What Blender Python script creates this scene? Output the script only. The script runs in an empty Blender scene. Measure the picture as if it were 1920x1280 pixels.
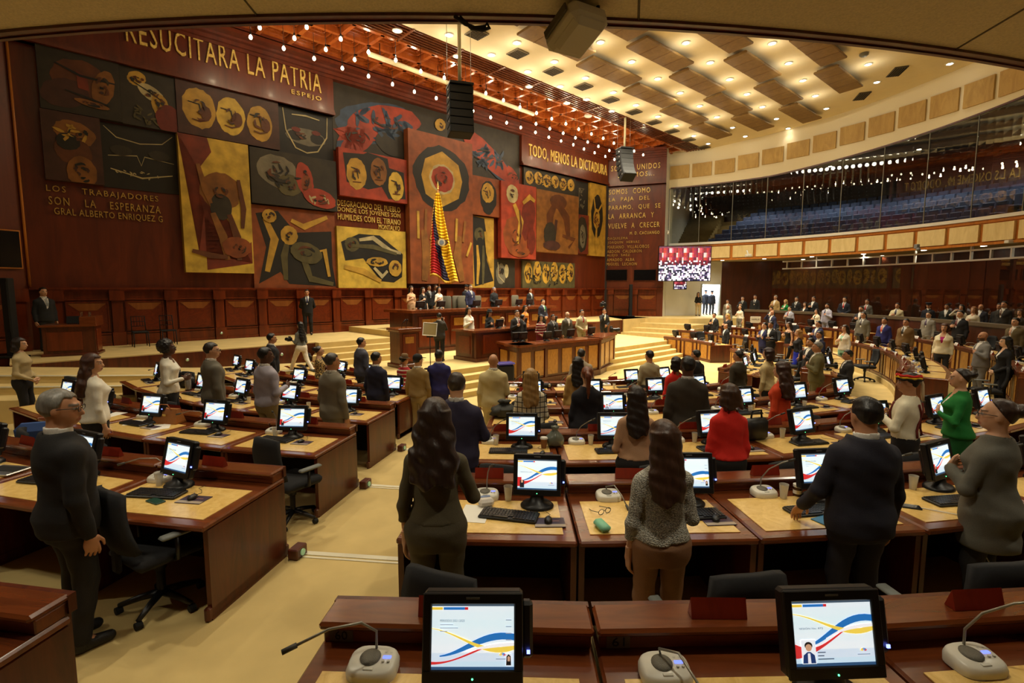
import bpy, math, random
import numpy as np
from mathutils import Matrix, Vector
SC = bpy.context.scene
COL = SC.collection
R = math.radians
random.seed(7)
# ---------------------------------------------------------------- camera, world, exposure
EYE = 2.8                                   # lens height above the pit datum
cd = bpy.data.cameras.new('camera'); cam = bpy.data.objects.new('camera', cd); COL.objects.link(cam)
cd.lens = 18.0; cd.sensor_width = 36.0; cd.clip_start = .05; cd.clip_end = 200
PITCH = math.atan(98.5/960.)
cam.location = (0, 0, EYE); cam.rotation_euler = (math.pi/2-PITCH, 0, 0)
SC.camera = cam
W = bpy.data.worlds.new('world'); SC.world = W; W.use_nodes = True
W.node_tree.nodes['Background'].inputs[0].default_value = (1, .78, .45, 1)
W.node_tree.nodes['Background'].inputs[1].default_value = .05
SC.view_settings.view_transform = 'Standard'; SC.view_settings.look = 'None'
SC.view_settings.gamma = 1; SC.view_settings.use_curve_mapping = False
SC.view_settings.exposure = 0.75
cy = SC.cycles
cy.max_bounces = 5; cy.diffuse_bounces = 3; cy.glossy_bounces = 3; cy.transmission_bounces = 4; cy.transparent_max_bounces = 12
cy.caustics_reflective = False; cy.caustics_refractive = False; cy.sample_clamp_indirect = 4; cy.use_denoising = True
WARM = (1, .91, .70); BULB = (1, .80, .5)
P_DOWN, P_BULB, P_SOFFIT, P_NEAR = 490., 15., 26., 62.   # watts: ceiling downlights, pendant bulbs, lights under the gallery
# ---------------------------------------------------------------- measured frame of the hall
def ray(px, py):
    a = (px-960)/960.; b = (640-py)/960.
    return (a, math.cos(PITCH)+b*math.sin(PITCH), -math.sin(PITCH)+b*math.cos(PITCH))
def onz(px, py, z):                         # where the sight line of a measured point meets height z
    d = ray(px, py); t = (z-EYE)/d[2]
    return (d[0]*t, d[1]*t, z)
def ony(px, py, y):                         # ... meets depth y
    d = ray(px, py); t = y/d[1]
    return (d[0]*t, y, EYE+d[2]*t)
U = (.72, .694); _n = math.hypot(*U); U = (U[0]/_n, U[1]/_n); N = (U[1], -U[0]); P0 = (-6.35, 22.1)
def ST(s, t=0., z=0.):                      # along the mural wall, out from it, up
    return Vector((P0[0]+U[0]*s+N[0]*t, P0[1]+U[1]*s+N[1]*t, z))
WROT = math.atan2(U[1], U[0])
C0 = (.5, 20.4)                             # centre of the seating rings
RN = {'A': 19.17, 'B': 17.1, 'C': 15.05, 'D': 13.0, 'F': 10.95, 'E': 8.9}
FL = {'A': .53, 'B': .37, 'C': .2, 'D': .03, 'F': -.13, 'E': -.3}
G0 = (2.4, 18.8); GR = 17.2                 # centre and radius of the gallery front
def RP(r, a, z=0., c=C0):                   # ring point, a = 0 straight back towards us, + to the right
    a = R(a); return Vector((c[0]+r*math.sin(a), c[1]-r*math.cos(a), z))
def GP(r, a, z=0.):
    a = R(a); return Vector((G0[0]+r*math.cos(a), G0[1]+r*math.sin(a), z))
# ---------------------------------------------------------------- mesh builder
class MB:
    def __init__(s): s.v = []; s.f = []; s.m = []; s.sm = []; s.c = []
    def add(s, vs, fs, mat=0, sm=False, M=None, col=None):
        b = len(s.v)
        if M is not None: vs = [tuple(M @ Vector(v)) for v in vs]
        s.v.extend(vs)
        for f in fs: s.f.append([b+i for i in f]); s.m.append(mat); s.sm.append(sm); s.c.append(col)
        return s
    def box(s, c, d, mat=0, bev=0., M=None, sm=False, col=None):
        x, y, z = d[0]/2, d[1]/2, d[2]/2
        if bev <= 0 or bev >= min(x, y, z):
            vs = [(c[0]+i*x, c[1]+j*y, c[2]+k*z) for k in (-1, 1) for j in (-1, 1) for i in (-1, 1)]
            fs = [(0, 2, 3, 1), (4, 5, 7, 6), (0, 1, 5, 4), (2, 6, 7, 3), (0, 4, 6, 2), (1, 3, 7, 5)]
            return s.add(vs, fs, mat, sm, M, col)
        vs = []; ix = {}
        for i in (-1, 1):
            for j in (-1, 1):
                for k in (-1, 1):
                    for ax in range(3):
                        e = [x-bev, y-bev, z-bev]; e[ax] += bev
                        ix[i, j, k, ax] = len(vs); vs.append((c[0]+i*e[0], c[1]+j*e[1], c[2]+k*e[2]))
        fs = []
        def q(l):
            a, b, d_, e = [Vector(vs[i]) for i in l]; n = (b-a).cross(d_-a); o = (a+b+d_+e)/4-Vector(c)
            fs.append(tuple(l) if n.dot(o) > 0 else tuple(reversed(l)))
        for g in (-1, 1):
            q([ix[g, -1, -1, 0], ix[g, 1, -1, 0], ix[g, 1, 1, 0], ix[g, -1, 1, 0]])
            q([ix[-1, g, -1, 1], ix[1, g, -1, 1], ix[1, g, 1, 1], ix[-1, g, 1, 1]])
            q([ix[-1, -1, g, 2], ix[1, -1, g, 2], ix[1, 1, g, 2], ix[-1, 1, g, 2]])
            for h in (-1, 1):
                q([ix[g, h, -1, 0], ix[g, h, 1, 0], ix[g, h, 1, 1], ix[g, h, -1, 1]])
                q([ix[g, -1, h, 0], ix[g, 1, h, 0], ix[g, 1, h, 2], ix[g, -1, h, 2]])
                q([ix[-1, g, h, 1], ix[1, g, h, 1], ix[1, g, h, 2], ix[-1, g, h, 2]])
                for k in (-1, 1):
                    t = [ix[g, h, k, 0], ix[g, h, k, 1], ix[g, h, k, 2]]
                    a, b, d_ = [Vector(vs[i]) for i in t]
                    fs.append(tuple(t) if (b-a).cross(d_-a).dot((a+b+d_)/3-Vector(c)) > 0 else tuple(reversed(t)))
        return s.add(vs, fs, mat, sm, M, col)
    def lathe(s, prof, c=(0, 0, 0), n=16, mat=0, sm=True, M=None, col=None, cap=True):   # prof = [(radius, z)]
        vs = []; fs = []
        for r, z in prof:
            for i in range(n):
                a = 2*math.pi*i/n; vs.append((c[0]+r*math.cos(a), c[1]+r*math.sin(a), c[2]+z))
        for k in range(len(prof)-1):
            for i in range(n):
                j = (i+1) % n; fs.append((k*n+i, k*n+j, (k+1)*n+j, (k+1)*n+i))
        s.add(vs, fs, mat, sm, M, col)
        if cap:
            b = len(prof)-1
            s.add(vs[:n], [tuple(reversed(range(n)))], mat, False, M, col); s.add(vs[b*n:], [tuple(range(n))], mat, False, M, col)
        return s
    def tube(s, pts, r, n=8, mat=0, M=None, col=None, sm=True):
        pts = [Vector(p) for p in pts]; rr = r if isinstance(r, (list, tuple)) else [r]*len(pts)
        vs = []; fs = []; up = Vector((0, 0, 1)); last = None
        for i, p in enumerate(pts):
            d = (pts[min(i+1, len(pts)-1)]-pts[max(i-1, 0)]).normalized()
            if last is None:
                u = d.cross(up) if abs(d.dot(up)) < .95 else d.cross(Vector((1, 0, 0)))
            else: u = last-d*last.dot(d)
            u.normalize(); last = u; w = d.cross(u)
            for k in range(n):
                a = 2*math.pi*k/n; vs.append(tuple(p+(u*math.cos(a)+w*math.sin(a))*rr[i]))
        for i in range(len(pts)-1):
            for k in range(n):
                j = (k+1) % n; fs.append((i*n+k, i*n+j, (i+1)*n+j, (i+1)*n+k))
        fs.append(tuple(reversed(range(n)))); fs.append(tuple((len(pts)-1)*n+k for k in range(n)))
        return s.add(vs, fs, mat, sm, M, col)
    def prism(s, poly, z0, z1, mat=0, M=None, col=None, sm=False):       # polygon in x,y extruded in z
        n = len(poly); a = sum(poly[i][0]*poly[(i+1) % n][1]-poly[(i+1) % n][0]*poly[i][1] for i in range(n))
        if a < 0: poly = list(reversed(poly))
        vs = [(x, y, z0) for x, y in poly]+[(x, y, z1) for x, y in poly]
        s.add(vs, [tuple(reversed(range(n))), tuple(range(n, 2*n))], mat, False, M, col)
        return s.add(vs, [(i, (i+1) % n, n+(i+1) % n, n+i) for i in range(n)], mat, sm, M, col)
    def ring(s, P, r0, r1, a0, a1, z0, z1, step=3., mat=0, z1b=None, sm=False, col=None):   # solid ring sector, P(r, a, z)
        n = max(1, int(math.ceil(abs(a1-a0)/step))); vs = []; fs = []
        for i in range(n+1):
            a = a0+(a1-a0)*i/n; zt = z1(a) if callable(z1) else z1; zb = z0(a) if callable(z0) else z0
            vs += [tuple(P(r0, a, zb)), tuple(P(r1, a, zb)), tuple(P(r1, a, zt)), tuple(P(r0, a, zt))]
        for i in range(n):
            b = i*4
            for k in range(4):
                j = (k+1) % 4; fs.append((b+k, b+4+k, b+4+j, b+j))
        fs += [(0, 1, 2, 3), (n*4+3, n*4+2, n*4+1, n*4)]
        return s.add(vs, fs, mat, sm, None, col)
    def ball(s, c, r, mat=0, n=10, M=None, col=None):
        rr = r if isinstance(r, (list, tuple)) else (r, r, r); vs = []; fs = []; m = max(4, n//2+1)
        for i in range(m+1):
            p = math.pi*i/m
            for k in range(n):
                a = 2*math.pi*k/n
                vs.append((c[0]+rr[0]*math.sin(p)*math.cos(a), c[1]+rr[1]*math.sin(p)*math.sin(a), c[2]-rr[2]*math.cos(p)))
        for i in range(m):
            for k in range(n):
                j = (k+1) % n; fs.append((i*n+k, i*n+j, (i+1)*n+j, (i+1)*n+k))
        return s.add(vs, fs, mat, True, M, col)
    def mesh(s, name, mats):
        me = bpy.data.meshes.new(name); me.from_pydata(s.v, [], s.f)
        for m in (mats if isinstance(mats, (list, tuple)) else [mats]): me.materials.append(m)
        me.polygons.foreach_set('material_index', s.m); me.polygons.foreach_set('use_smooth', s.sm)
        if any(c is not None for c in s.c):
            at = me.color_attributes.new('Col', 'FLOAT_COLOR', 'CORNER'); out = []
            for f, c in zip(s.f, s.c): out += list((c or (1, 1, 1))[:3]+(1,))*len(f)
            at.data.foreach_set('color', out)
        me.validate(); me.update(); return me
    def build(s, name, mats, parent=None, loc=None, rz=None, **kw):
        return link(name, s.mesh(name, mats), parent, loc, rz, **kw)
def link(name, me, parent=None, loc=None, rz=None, **kw):
    o = bpy.data.objects.new(name, me); COL.objects.link(o)
    if parent is not None: o.parent = parent
    if loc is not None: o.location = loc
    if rz is not None: o.rotation_euler = (0, 0, rz)
    for k, v in kw.items(): o[k] = v
    return o
def thing(name, label, cat, loc=(0, 0, 0), rz=0., group=None):          # an Empty at the thing's base
    o = link(name, None, None, loc, rz); o['label'] = label; o['category'] = cat
    if group: o['group'] = group
    return o
def tag(o, label, cat, group=None, kind=None):
    o['label'] = label; o['category'] = cat
    if group: o['group'] = group
    if kind: o['kind'] = kind
    return o
KIDS = {}
def kids(o):
    if o.name not in KIDS: KIDS[o.name] = [c for c in bpy.data.objects if c.parent is o]
    return KIDS[o.name]
def dup(root, loc, rz, label, group=None, skip=()):                      # a copy of a thing with copies of its parts and sub-parts
    r = root.copy(); COL.objects.link(r); r.location = loc; r.rotation_euler = (0, 0, rz); r['label'] = label
    if group: r['group'] = group
    for ch in kids(root):
        if ch.name.split('.')[0] in skip: continue
        c = ch.copy(); COL.objects.link(c); c.parent = r
        for g in kids(ch):
            d = g.copy(); COL.objects.link(d); d.parent = c
    return r
def struct(name, mb, m, label=None):
    o = mb.build(name, m); o['kind'] = 'structure'
    if label: o['label'] = label
    return o
def XF(loc, rz=0., rx=0., ry=0.):
    return Matrix.Translation(loc) @ Matrix.Rotation(rz, 4, 'Z') @ Matrix.Rotation(ry, 4, 'Y') @ Matrix.Rotation(rx, 4, 'X')
# ---------------------------------------------------------------- materials
def lin(c): return tuple(((x/255+.055)/1.055)**2.4 if x/255 > .04045 else x/255/12.92 for x in c)
MC = {}
def _new(name):
    m = bpy.data.materials.new(name); m.use_nodes = True
    nt = m.node_tree; return m, nt, nt.nodes['Principled BSDF'], nt.nodes.new, nt.links.new
def flat(name, c, rough=.5, metal=0., emit=0., noise=0., nscale=30., bump=0., coat=0., alpha=1., stretch=(1, 1, 1), sheen=0.):
    if name in MC: return MC[name]
    m, nt, b, nn, ln = _new(name); c = lin(c)
    b.inputs['Base Color'].default_value = (*c, 1); b.inputs['Roughness'].default_value = rough
    b.inputs['Metallic'].default_value = metal; b.inputs['Coat Weight'].default_value = coat
    b.inputs['Alpha'].default_value = alpha
    if sheen: b.inputs['Sheen Weight'].default_value = sheen
    if emit: b.inputs['Emission Color'].default_value = (*c, 1); b.inputs['Emission Strength'].default_value = emit
    if noise or bump:
        tc = nn('ShaderNodeTexCoord'); mp = nn('ShaderNodeMapping'); mp.inputs['Scale'].default_value = stretch
        nz = nn('ShaderNodeTexNoise'); nz.inputs['Scale'].default_value = nscale; nz.inputs['Detail'].default_value = 4
        ln(tc.outputs['Object'], mp.inputs[0]); ln(mp.outputs[0], nz.inputs['Vector'])
        if noise:
            rp = nn('ShaderNodeValToRGB'); ln(nz.outputs['Fac'], rp.inputs[0])
            rp.color_ramp.elements[0].position = .25; rp.color_ramp.elements[1].position = .75
            rp.color_ramp.elements[0].color = (*[x*(1-noise) for x in c], 1)
            rp.color_ramp.elements[1].color = (*[min(1, x*(1+noise)) for x in c], 1); ln(rp.outputs[0], b.inputs['Base Color'])
        if bump:
            bp = nn('ShaderNodeBump'); bp.inputs['Strength'].default_value = bump; bp.inputs['Distance'].default_value = .01
            ln(nz.outputs['Fac'], bp.inputs['Height']); ln(bp.outputs[0], b.inputs['Normal'])
    MC[name] = m; return m
def wood(name, c1, c2, scale=6., rough=.32, stretch=(1, 1, .12), coat=.15, coord='Object', dist=1.5):
    if name in MC: return MC[name]
    m, nt, b, nn, ln = _new(name)
    tc = nn('ShaderNodeTexCoord'); mp = nn('ShaderNodeMapping'); mp.inputs['Scale'].default_value = stretch
    nz = nn('ShaderNodeTexNoise'); nz.inputs['Scale'].default_value = scale; nz.inputs['Detail'].default_value = 7
    nz.inputs['Roughness'].default_value = .65; nz.inputs['Distortion'].default_value = dist
    rp = nn('ShaderNodeValToRGB'); e = rp.color_ramp.elements
    e[0].position = .3; e[1].position = .7; e[0].color = (*lin(c1), 1); e[1].color = (*lin(c2), 1)
    ln(tc.outputs[coord], mp.inputs[0]); ln(mp.outputs[0], nz.inputs['Vector']); ln(nz.outputs['Fac'], rp.inputs[0]); ln(rp.outputs[0], b.inputs['Base Color'])
    b.inputs['Roughness'].default_value = rough; b.inputs['Coat Weight'].default_value = coat; b.inputs['Coat Roughness'].default_value = .15
    bp = nn('ShaderNodeBump'); bp.inputs['Strength'].default_value = .06; ln(nz.outputs['Fac'], bp.inputs['Height']); ln(bp.outputs[0], b.inputs['Normal'])
    MC[name] = m; return m
def glow(name, c, s):
    if name in MC: return MC[name]
    m, nt, b, nn, ln = _new(name); e = nn('ShaderNodeEmission'); e.inputs[0].default_value = (*c, 1); e.inputs[1].default_value = s
    ln(e.outputs[0], nt.nodes['Material Output'].inputs['Surface']); MC[name] = m; return m
def colmat(name, rough=.6, noise=.25, nscale=9., bump=0., emit=0., sheen=0.):   # colour comes from the mesh's own paint attribute
    if name in MC: return MC[name]
    m, nt, b, nn, ln = _new(name); a = nn('ShaderNodeAttribute'); a.attribute_name = 'Col'
    tc = nn('ShaderNodeTexCoord'); nz = nn('ShaderNodeTexNoise'); nz.inputs['Scale'].default_value = nscale; nz.inputs['Detail'].default_value = 5
    ln(tc.outputs['Object'], nz.inputs['Vector'])
    mr = nn('ShaderNodeMapRange'); mr.inputs['From Min'].default_value = .3; mr.inputs['From Max'].default_value = .7
    mr.inputs['To Min'].default_value = 1-noise; mr.inputs['To Max'].default_value = 1+noise; ln(nz.outputs['Fac'], mr.inputs[0])
    mx = nn('ShaderNodeVectorMath'); mx.operation = 'SCALE'; ln(a.outputs['Color'], mx.inputs[0]); ln(mr.outputs[0], mx.inputs['Scale'])
    ln(mx.outputs[0], b.inputs['Base Color']); b.inputs['Roughness'].default_value = rough
    if emit: ln(a.outputs['Color'], b.inputs['Emission Color']); b.inputs['Emission Strength'].default_value = emit; b.inputs['Base Color'].default_value = (0, 0, 0, 1)
    if bump:
        bp = nn('ShaderNodeBump'); bp.inputs['Strength'].default_value = bump; bp.inputs['Distance'].default_value = .01
        ln(nz.outputs['Fac'], bp.inputs['Height']); ln(bp.outputs[0], b.inputs['Normal'])
    MC[name] = m; return m
def glassmat(name, tint=(1, 1, 1), fmin=.04, fmax=.9, rough=0.):                  # thin pane: clear with a grazing reflection
    if name in MC: return MC[name]
    m, nt, b, nn, ln = _new(name); t = nn('ShaderNodeBsdfTransparent'); t.inputs[0].default_value = (*tint, 1)
    g = nn('ShaderNodeBsdfGlossy'); g.inputs['Roughness'].default_value = rough
    lw = nn('ShaderNodeLayerWeight'); lw.inputs['Blend'].default_value = .35
    mr = nn('ShaderNodeMapRange'); mr.inputs['To Min'].default_value = fmin; mr.inputs['To Max'].default_value = fmax
    ln(lw.outputs['Fresnel'], mr.inputs[0]); mx = nn('ShaderNodeMixShader'); ln(mr.outputs[0], mx.inputs[0]); ln(t.outputs[0], mx.inputs[1]); ln(g.outputs[0], mx.inputs[2])
    ln(mx.outputs[0], nt.nodes['Material Output'].inputs['Surface']); MC[name] = m; return m
WOOD = wood('mahogany', (58, 22, 9), (104, 44, 17))
WOODR = wood('red_mahogany', (112, 42, 12), (150, 62, 20), scale=3., stretch=(1, 1, .1))
WALLW = wood('mural_wall_veneer', (80, 30, 11), (112, 46, 17), scale=2.2, stretch=(1, 1, .15), rough=.38)
WAIN = wood('wainscot_wood', (78, 28, 9), (128, 52, 17), scale=3., rough=.3)
WOODL = wood('honey_wood', (176, 106, 40), (206, 132, 56), scale=5.)
WOODH = wood('hutch_wood', (84, 38, 15), (132, 66, 28), scale=5., stretch=(.12, 1, 1), rough=.25, coat=.4)
BURL = wood('burl_veneer', (222, 178, 92), (250, 214, 134), scale=7., stretch=(1, 1, 1), rough=.3, dist=2.5, coat=.3)
BURLD = wood('burl_front', (150, 100, 38), (192, 138, 60), scale=6., stretch=(1, 1, .5), rough=.35, dist=2.5)
CARPET = flat('carpet', (206, 180, 118), rough=.95, noise=.12, nscale=2.2, bump=.25)
CARPETS = flat('carpet_step', (200, 174, 112), rough=.95, noise=.1, nscale=6)
PLASTER = flat('cream_plaster', (234, 218, 180), rough=.85, noise=.03, nscale=3)
WHITEW = flat('white_wall', (232, 230, 220), rough=.8, noise=.03, nscale=2)
TILE = flat('acoustic_tile', (214, 198, 160), rough=.95, noise=.14, nscale=70, bump=.3)
PANELB = wood('beige_panel', (216, 190, 128), (236, 214, 156), scale=3., stretch=(1, 1, .3), rough=.6, coat=0)
CLOUD = wood('cloud_veneer', (118, 90, 46), (142, 110, 60), scale=3., stretch=(1, 1, 1), rough=.6, coat=0)
BLACK = flat('black_plastic', (20, 20, 22), rough=.4)
BLACKM = flat('black_matte', (14, 14, 15), rough=.8)
DARK = flat('dark_void', (9, 8, 7), rough=.9)
GREY = flat('grey_plastic', (120, 122, 122), rough=.5)
SILVER = flat('silver_metal', (196, 196, 192), rough=.28, metal=.9)
ALU = flat('aluminium_frame', (206, 204, 196), rough=.35, metal=.6)
WHITEP = flat('white_plastic', (226, 224, 214), rough=.35)
PAPER = flat('paper', (240, 236, 224), rough=.8)
GOLD = flat('gold_leaf', (240, 198, 108), rough=.4, metal=.15, noise=.35, nscale=14)
GOLDD = flat('dull_gold_paint', (190, 152, 74), rough=.5, noise=.2, nscale=12)
CHAIRF = flat('chair_fabric', (26, 26, 28), rough=.9, noise=.2, nscale=60)
NOSE = flat('step_nosing', (226, 218, 190), rough=.5)
GLASS = glassmat('gallery_glass', (.86, .88, .86), .03, .5)
CUPG = glassmat('clear_cup', (.92, .9, .86), .12, .95, .05)
# ---------------------------------------------------------------- lettering
def text_geo(txt, width=None, height=None, depth=.02, spacing=1., word=1.):
    cu = bpy.data.curves.new('t', 'FONT'); cu.body = txt; cu.extrude = depth/2; cu.space_character = spacing; cu.space_word = word; cu.resolution_u = 2
    o = bpy.data.objects.new('t', cu); COL.objects.link(o); dg = bpy.context.evaluated_depsgraph_get()
    me = bpy.data.meshes.new_from_object(o.evaluated_get(dg)); v = [tuple(x.co) for x in me.vertices]; f = [tuple(p.vertices) for p in me.polygons]
    bpy.data.objects.remove(o); bpy.data.curves.remove(cu); bpy.data.meshes.remove(me)
    if not v: return v, f
    x0 = min(p[0] for p in v); x1 = max(p[0] for p in v); y0 = min(p[1] for p in v); y1 = max(p[1] for p in v)
    sx = width/(x1-x0) if width else None; sy = height/(y1-y0) if height else None
    sx = sx or sy; sy = sy or sx
    return [((p[0]-x0)*sx, (p[1]-y0)*sy, p[2]) for p in v], f
def text_on(mb, txt, M, width=None, height=None, depth=.02, mat=0, spacing=1., word=1., col=None):   # local x right, y up, z out
    v, f = text_geo(txt, width, height, depth, spacing, word); mb.add(v, f, mat, False, M, col)
def WM(s, z, t=.02):                        # frame on the mural wall: x along, y up, z out
    p = ST(s, t, z); return Matrix(((U[0], 0, N[0], p.x), (U[1], 0, N[1], p.y), (0, 1, 0, p.z), (0, 0, 0, 1)))
def face_frame(p, q, z, off=.02):           # frame on a vertical wall from p to q (left to right as seen)
    u = Vector((q[0]-p[0], q[1]-p[1], 0)).normalized(); n = Vector((u.y, -u.x, 0))
    o = Vector((p[0], p[1], z))+n*off
    return Matrix(((u.x, 0, n.x, o.x), (u.y, 0, n.y, o.y), (0, 1, 0, o.z), (0, 0, 0, 1)))
# ================================================================ THE SETTING
def onwall(px, py, p, q):                   # measured point on a vertical wall from p to q -> (distance from p, z)
    u = Vector((q[0]-p[0], q[1]-p[1])).normalized(); d = ray(px, py)
    den = d[0]*u.y-d[1]*u.x; t = (p[0]*u.y-p[1]*u.x)/den
    return ((d[0]*t-p[0])*u.x+(d[1]*t-p[1])*u.y, EYE+d[2]*t)
# ---- floors: pit, seating tiers, platform, stage, ramp
m = MB(); m.ring(RP, .05, 9.9, -180, 180, -.6, -.3, 6)
tiers = [('F', 9.9, 11.95), ('D', 11.95, 14.), ('C', 14., 16.05), ('B', 16.05, 18.1), ('A', 18.1, 23.)]
for k, r0, r1 in tiers:
    if k in 'AB': m.ring(RP, r0, r1, -62, 42, -.6, FL[k], 3)
    else: m.ring(RP, r0, r1, -74, 130, -.6, FL[k], 3)
m.ring(RP, 16.35, 21.6, 42, 130, -.6, .55, 3)
m.ring(RP, 16.05, 16.35, 42, 130, -.6, .2, 3)
struct('floor', m, CARPET)
m = MB()
for k, r0, r1 in tiers:
    m.ring(RP, r0-.012, r0+.05, -74 if k not in 'AB' else -62, 42, FL[k]-.02, FL[k]+.006, 3)
    m.ring(RP, r0+.075, r0+.1, -74 if k not in 'AB' else -62, 42, FL[k]-.02, FL[k]+.006, 3)
struct('trim_1', m, NOSE)
def stprism(m, pts, z0, z1, mat=0): m.prism([tuple(ST(a, b))[:2] for a, b in pts], z0, z1, mat)
m = MB(); stprism(m, [(-11, -.1), (18.2, -.1), (17.6, 3.3), (8.5, 3.1), (8, 3.5), (-11, 3.5)], -.3, 1.03)
m.prism([(6.5, 29.8), (8.2, 31.45), (10.6, 30.7), (14.6, 31.2), (17.5, 33), (18, 37.5), (9, 37.5), (6, 34)], -.3, 1.03)
struct('floor', m, CARPET)                  # the raised stage along the mural
m = MB(); stprism(m, [(-11, 3.5), (8, 3.5), (8, 3.52), (-11, 3.52)], .2, 1.0); stprism(m, [(8.5, 3.1), (17.4, 3.3), (17.4, 3.33), (8.5, 3.13)], .2, .99)
struct('trim_2', m, WOOD)                   # dark wooden stage front
m = MB(); stprism(m, [(-3.6, 3.5), (13, 3.2), (12, 8), (-3.6, 8)], -.3, .35)
for i in range(3): stprism(m, [(-3.9+.3*i, 8+.34*i), (-3.6, 3.5), (12, 8), (11, 8+.34*(i+1)), (-3.6+.2*i, 8+.34*(i+1))], -.3, .35-.165*(i+1), 0)
for i in range(4): stprism(m, [(-3.7, 3.5), (-.9, 3.5), (-.9, 3.5+.32*(4-i)), (-3.7-.25*(3-i), 3.5+.32*(4-i))], .3, .35+.17*(i+1)-.0, 0)
struct('floor', m, CARPET)                  # presiding platform and its steps
RAMP = [(-11.2, 1.0), (-9.5, .8), (-7, .53), (-3.6, .36)]
m = MB()                                    # ramp beside the stage at the left
for j, (t0, t1, dz) in enumerate([(3.5, 5.3, 0), (5.3, 5.9, -.16), (5.9, 6.6, -.32)]):
    for (s0, za), (s1, zb) in zip(RAMP, RAMP[1:]):
        a, b, c, d = ST(s0, t0, za+dz), ST(s1, t0, zb+dz), ST(s1, t1, zb+dz), ST(s0, t1, za+dz)
        lo = [Vector((p.x, p.y, -.3)) for p in (a, b, c, d)]
        m.add([tuple(p) for p in (a, b, c, d)+tuple(lo)], [(3, 2, 1, 0), (4, 5, 6, 7), (3, 7, 6, 2), (0, 1, 5, 4), (0, 4, 7, 3), (1, 2, 6, 5)])
struct('floor', m, CARPET)
m = MB()
for t1, dz in ((5.3, 0), (5.9, -.16)):
    m.tube([ST(s_, t1, z_+dz) for s_, z_ in RAMP], .022, 6)
struct('trim_3', m, NOSE)
m = MB()                                    # curved stair up to the door side
for i, (r0, z) in enumerate([(9.3, -.1), (10.2, .1), (11.1, .3), (12., .5), (12.8, .75)]): m.ring(RP, r0, 14.5, 131, 152, -.6, z, 3)
struct('floor', m, CARPETS)
# ---- mural wall, left wall, end wall, post, door wall
m = MB(); stprism(m, [(-10.5, -.4), (17.6, -.4), (17.35, 0), (-10.5, 0)], .9, 11.9); struct('wall_mural', m, WALLW)
LW0 = ST(-10.5, 0); LW1 = (LW0.x-3.6, LW0.y-9.0)
m = MB(); m.prism([(LW0.x, LW0.y), LW1, (LW1[0]-.3, LW1[1]), (LW0.x-.3, LW0.y+.2)], -.3, 11.9); struct('wall_left', m, WALLW)
m = MB(); m.tube([ST(-10.47, .04, 2.85), ST(-10.47, .04, 11)], .035, 6); struct('trim_4', m, WOODL)
EW0, EW1 = (6.32, 34.3), (9.72, 33.1)
m = MB(); m.prism([EW0, EW1, (EW1[0]+.1, EW1[1]+.6), (EW0[0], EW0[1]+.8)], .9, 11.9); struct('wall_end', m, WALLW)
DW0, DW1, DW2, DW3 = (10.2, 34.05), (12.62, 34.4), (14.05, 34.6), (17.75, 32.9)
m = MB(); m.prism([(9.72, 33.12), DW0, (10.2, 34.6), (9.7, 34.2)], .9, 11.6); struct('pillar', m, WHITEW)
m = MB(); m.prism([DW0, DW1, (DW1[0], DW1[1]+.25), (DW0[0], DW0[1]+.3)], 1.03, 4.7); m.prism([DW1, DW2, (DW2[0], DW2[1]+.25), (DW1[0], DW1[1]+.25)], 3.1, 4.7)
struct('wall_door', m, WHITEW)
m = MB(); m.prism([(12.3, 36.6), (15.2, 36.9), (15.2, 37.1), (12.3, 36.9)], 1.0, 3.6); m.prism([(12.3, 34.7), (12.35, 36.7), (12.2, 36.7), (12.2, 34.7)], 1., 3.6)
m.prism([(12.2, 34.7), (15.2, 34.9), (15.2, 37), (12.2, 37)], 3.5, 3.6); struct('wall_corridor', m, WHITEW)
ld = bpy.data.lights.new('corridor_lamp', 'AREA'); ld.energy = 260; ld.size = 1.2; ld.color = (.75, .86, 1)
lo = bpy.data.objects.new('corridor_lamp', ld); COL.objects.link(lo); lo.location = (13.5, 35.8, 3.4); lo['kind'] = 'structure'
m = MB()
for p, q in ((DW1, (DW1[0]+.09, DW1[1]+.01)), ((DW2[0]-.09, DW2[1]-.01), DW2)): m.prism([(p[0], p[1]-.06), (q[0], q[1]-.06), (q[0], q[1]+.2), (p[0], p[1]+.2)], 1.03, 3.12)
struct('door_1', m, ALU)
BACKW = wood('back_wall_veneer', (52, 22, 9), (84, 37, 14), scale=2., stretch=(1, 1, .15), rough=.3)
m = MB(); m.ring(RP, 21.3, 21.6, 30, 126, .3, 4.7, 3); m.prism([DW2, DW3, (DW3[0]+.1, DW3[1]+.3), (DW2[0], DW2[1]+.3)], .9, 4.7)
struct('wall_right', m, BACKW)
m = MB(); m.ring(RP, 22.6, 22.9, -62, 42, .3, 4.8, 4); struct('wall_back', m, BACKW)
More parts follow.
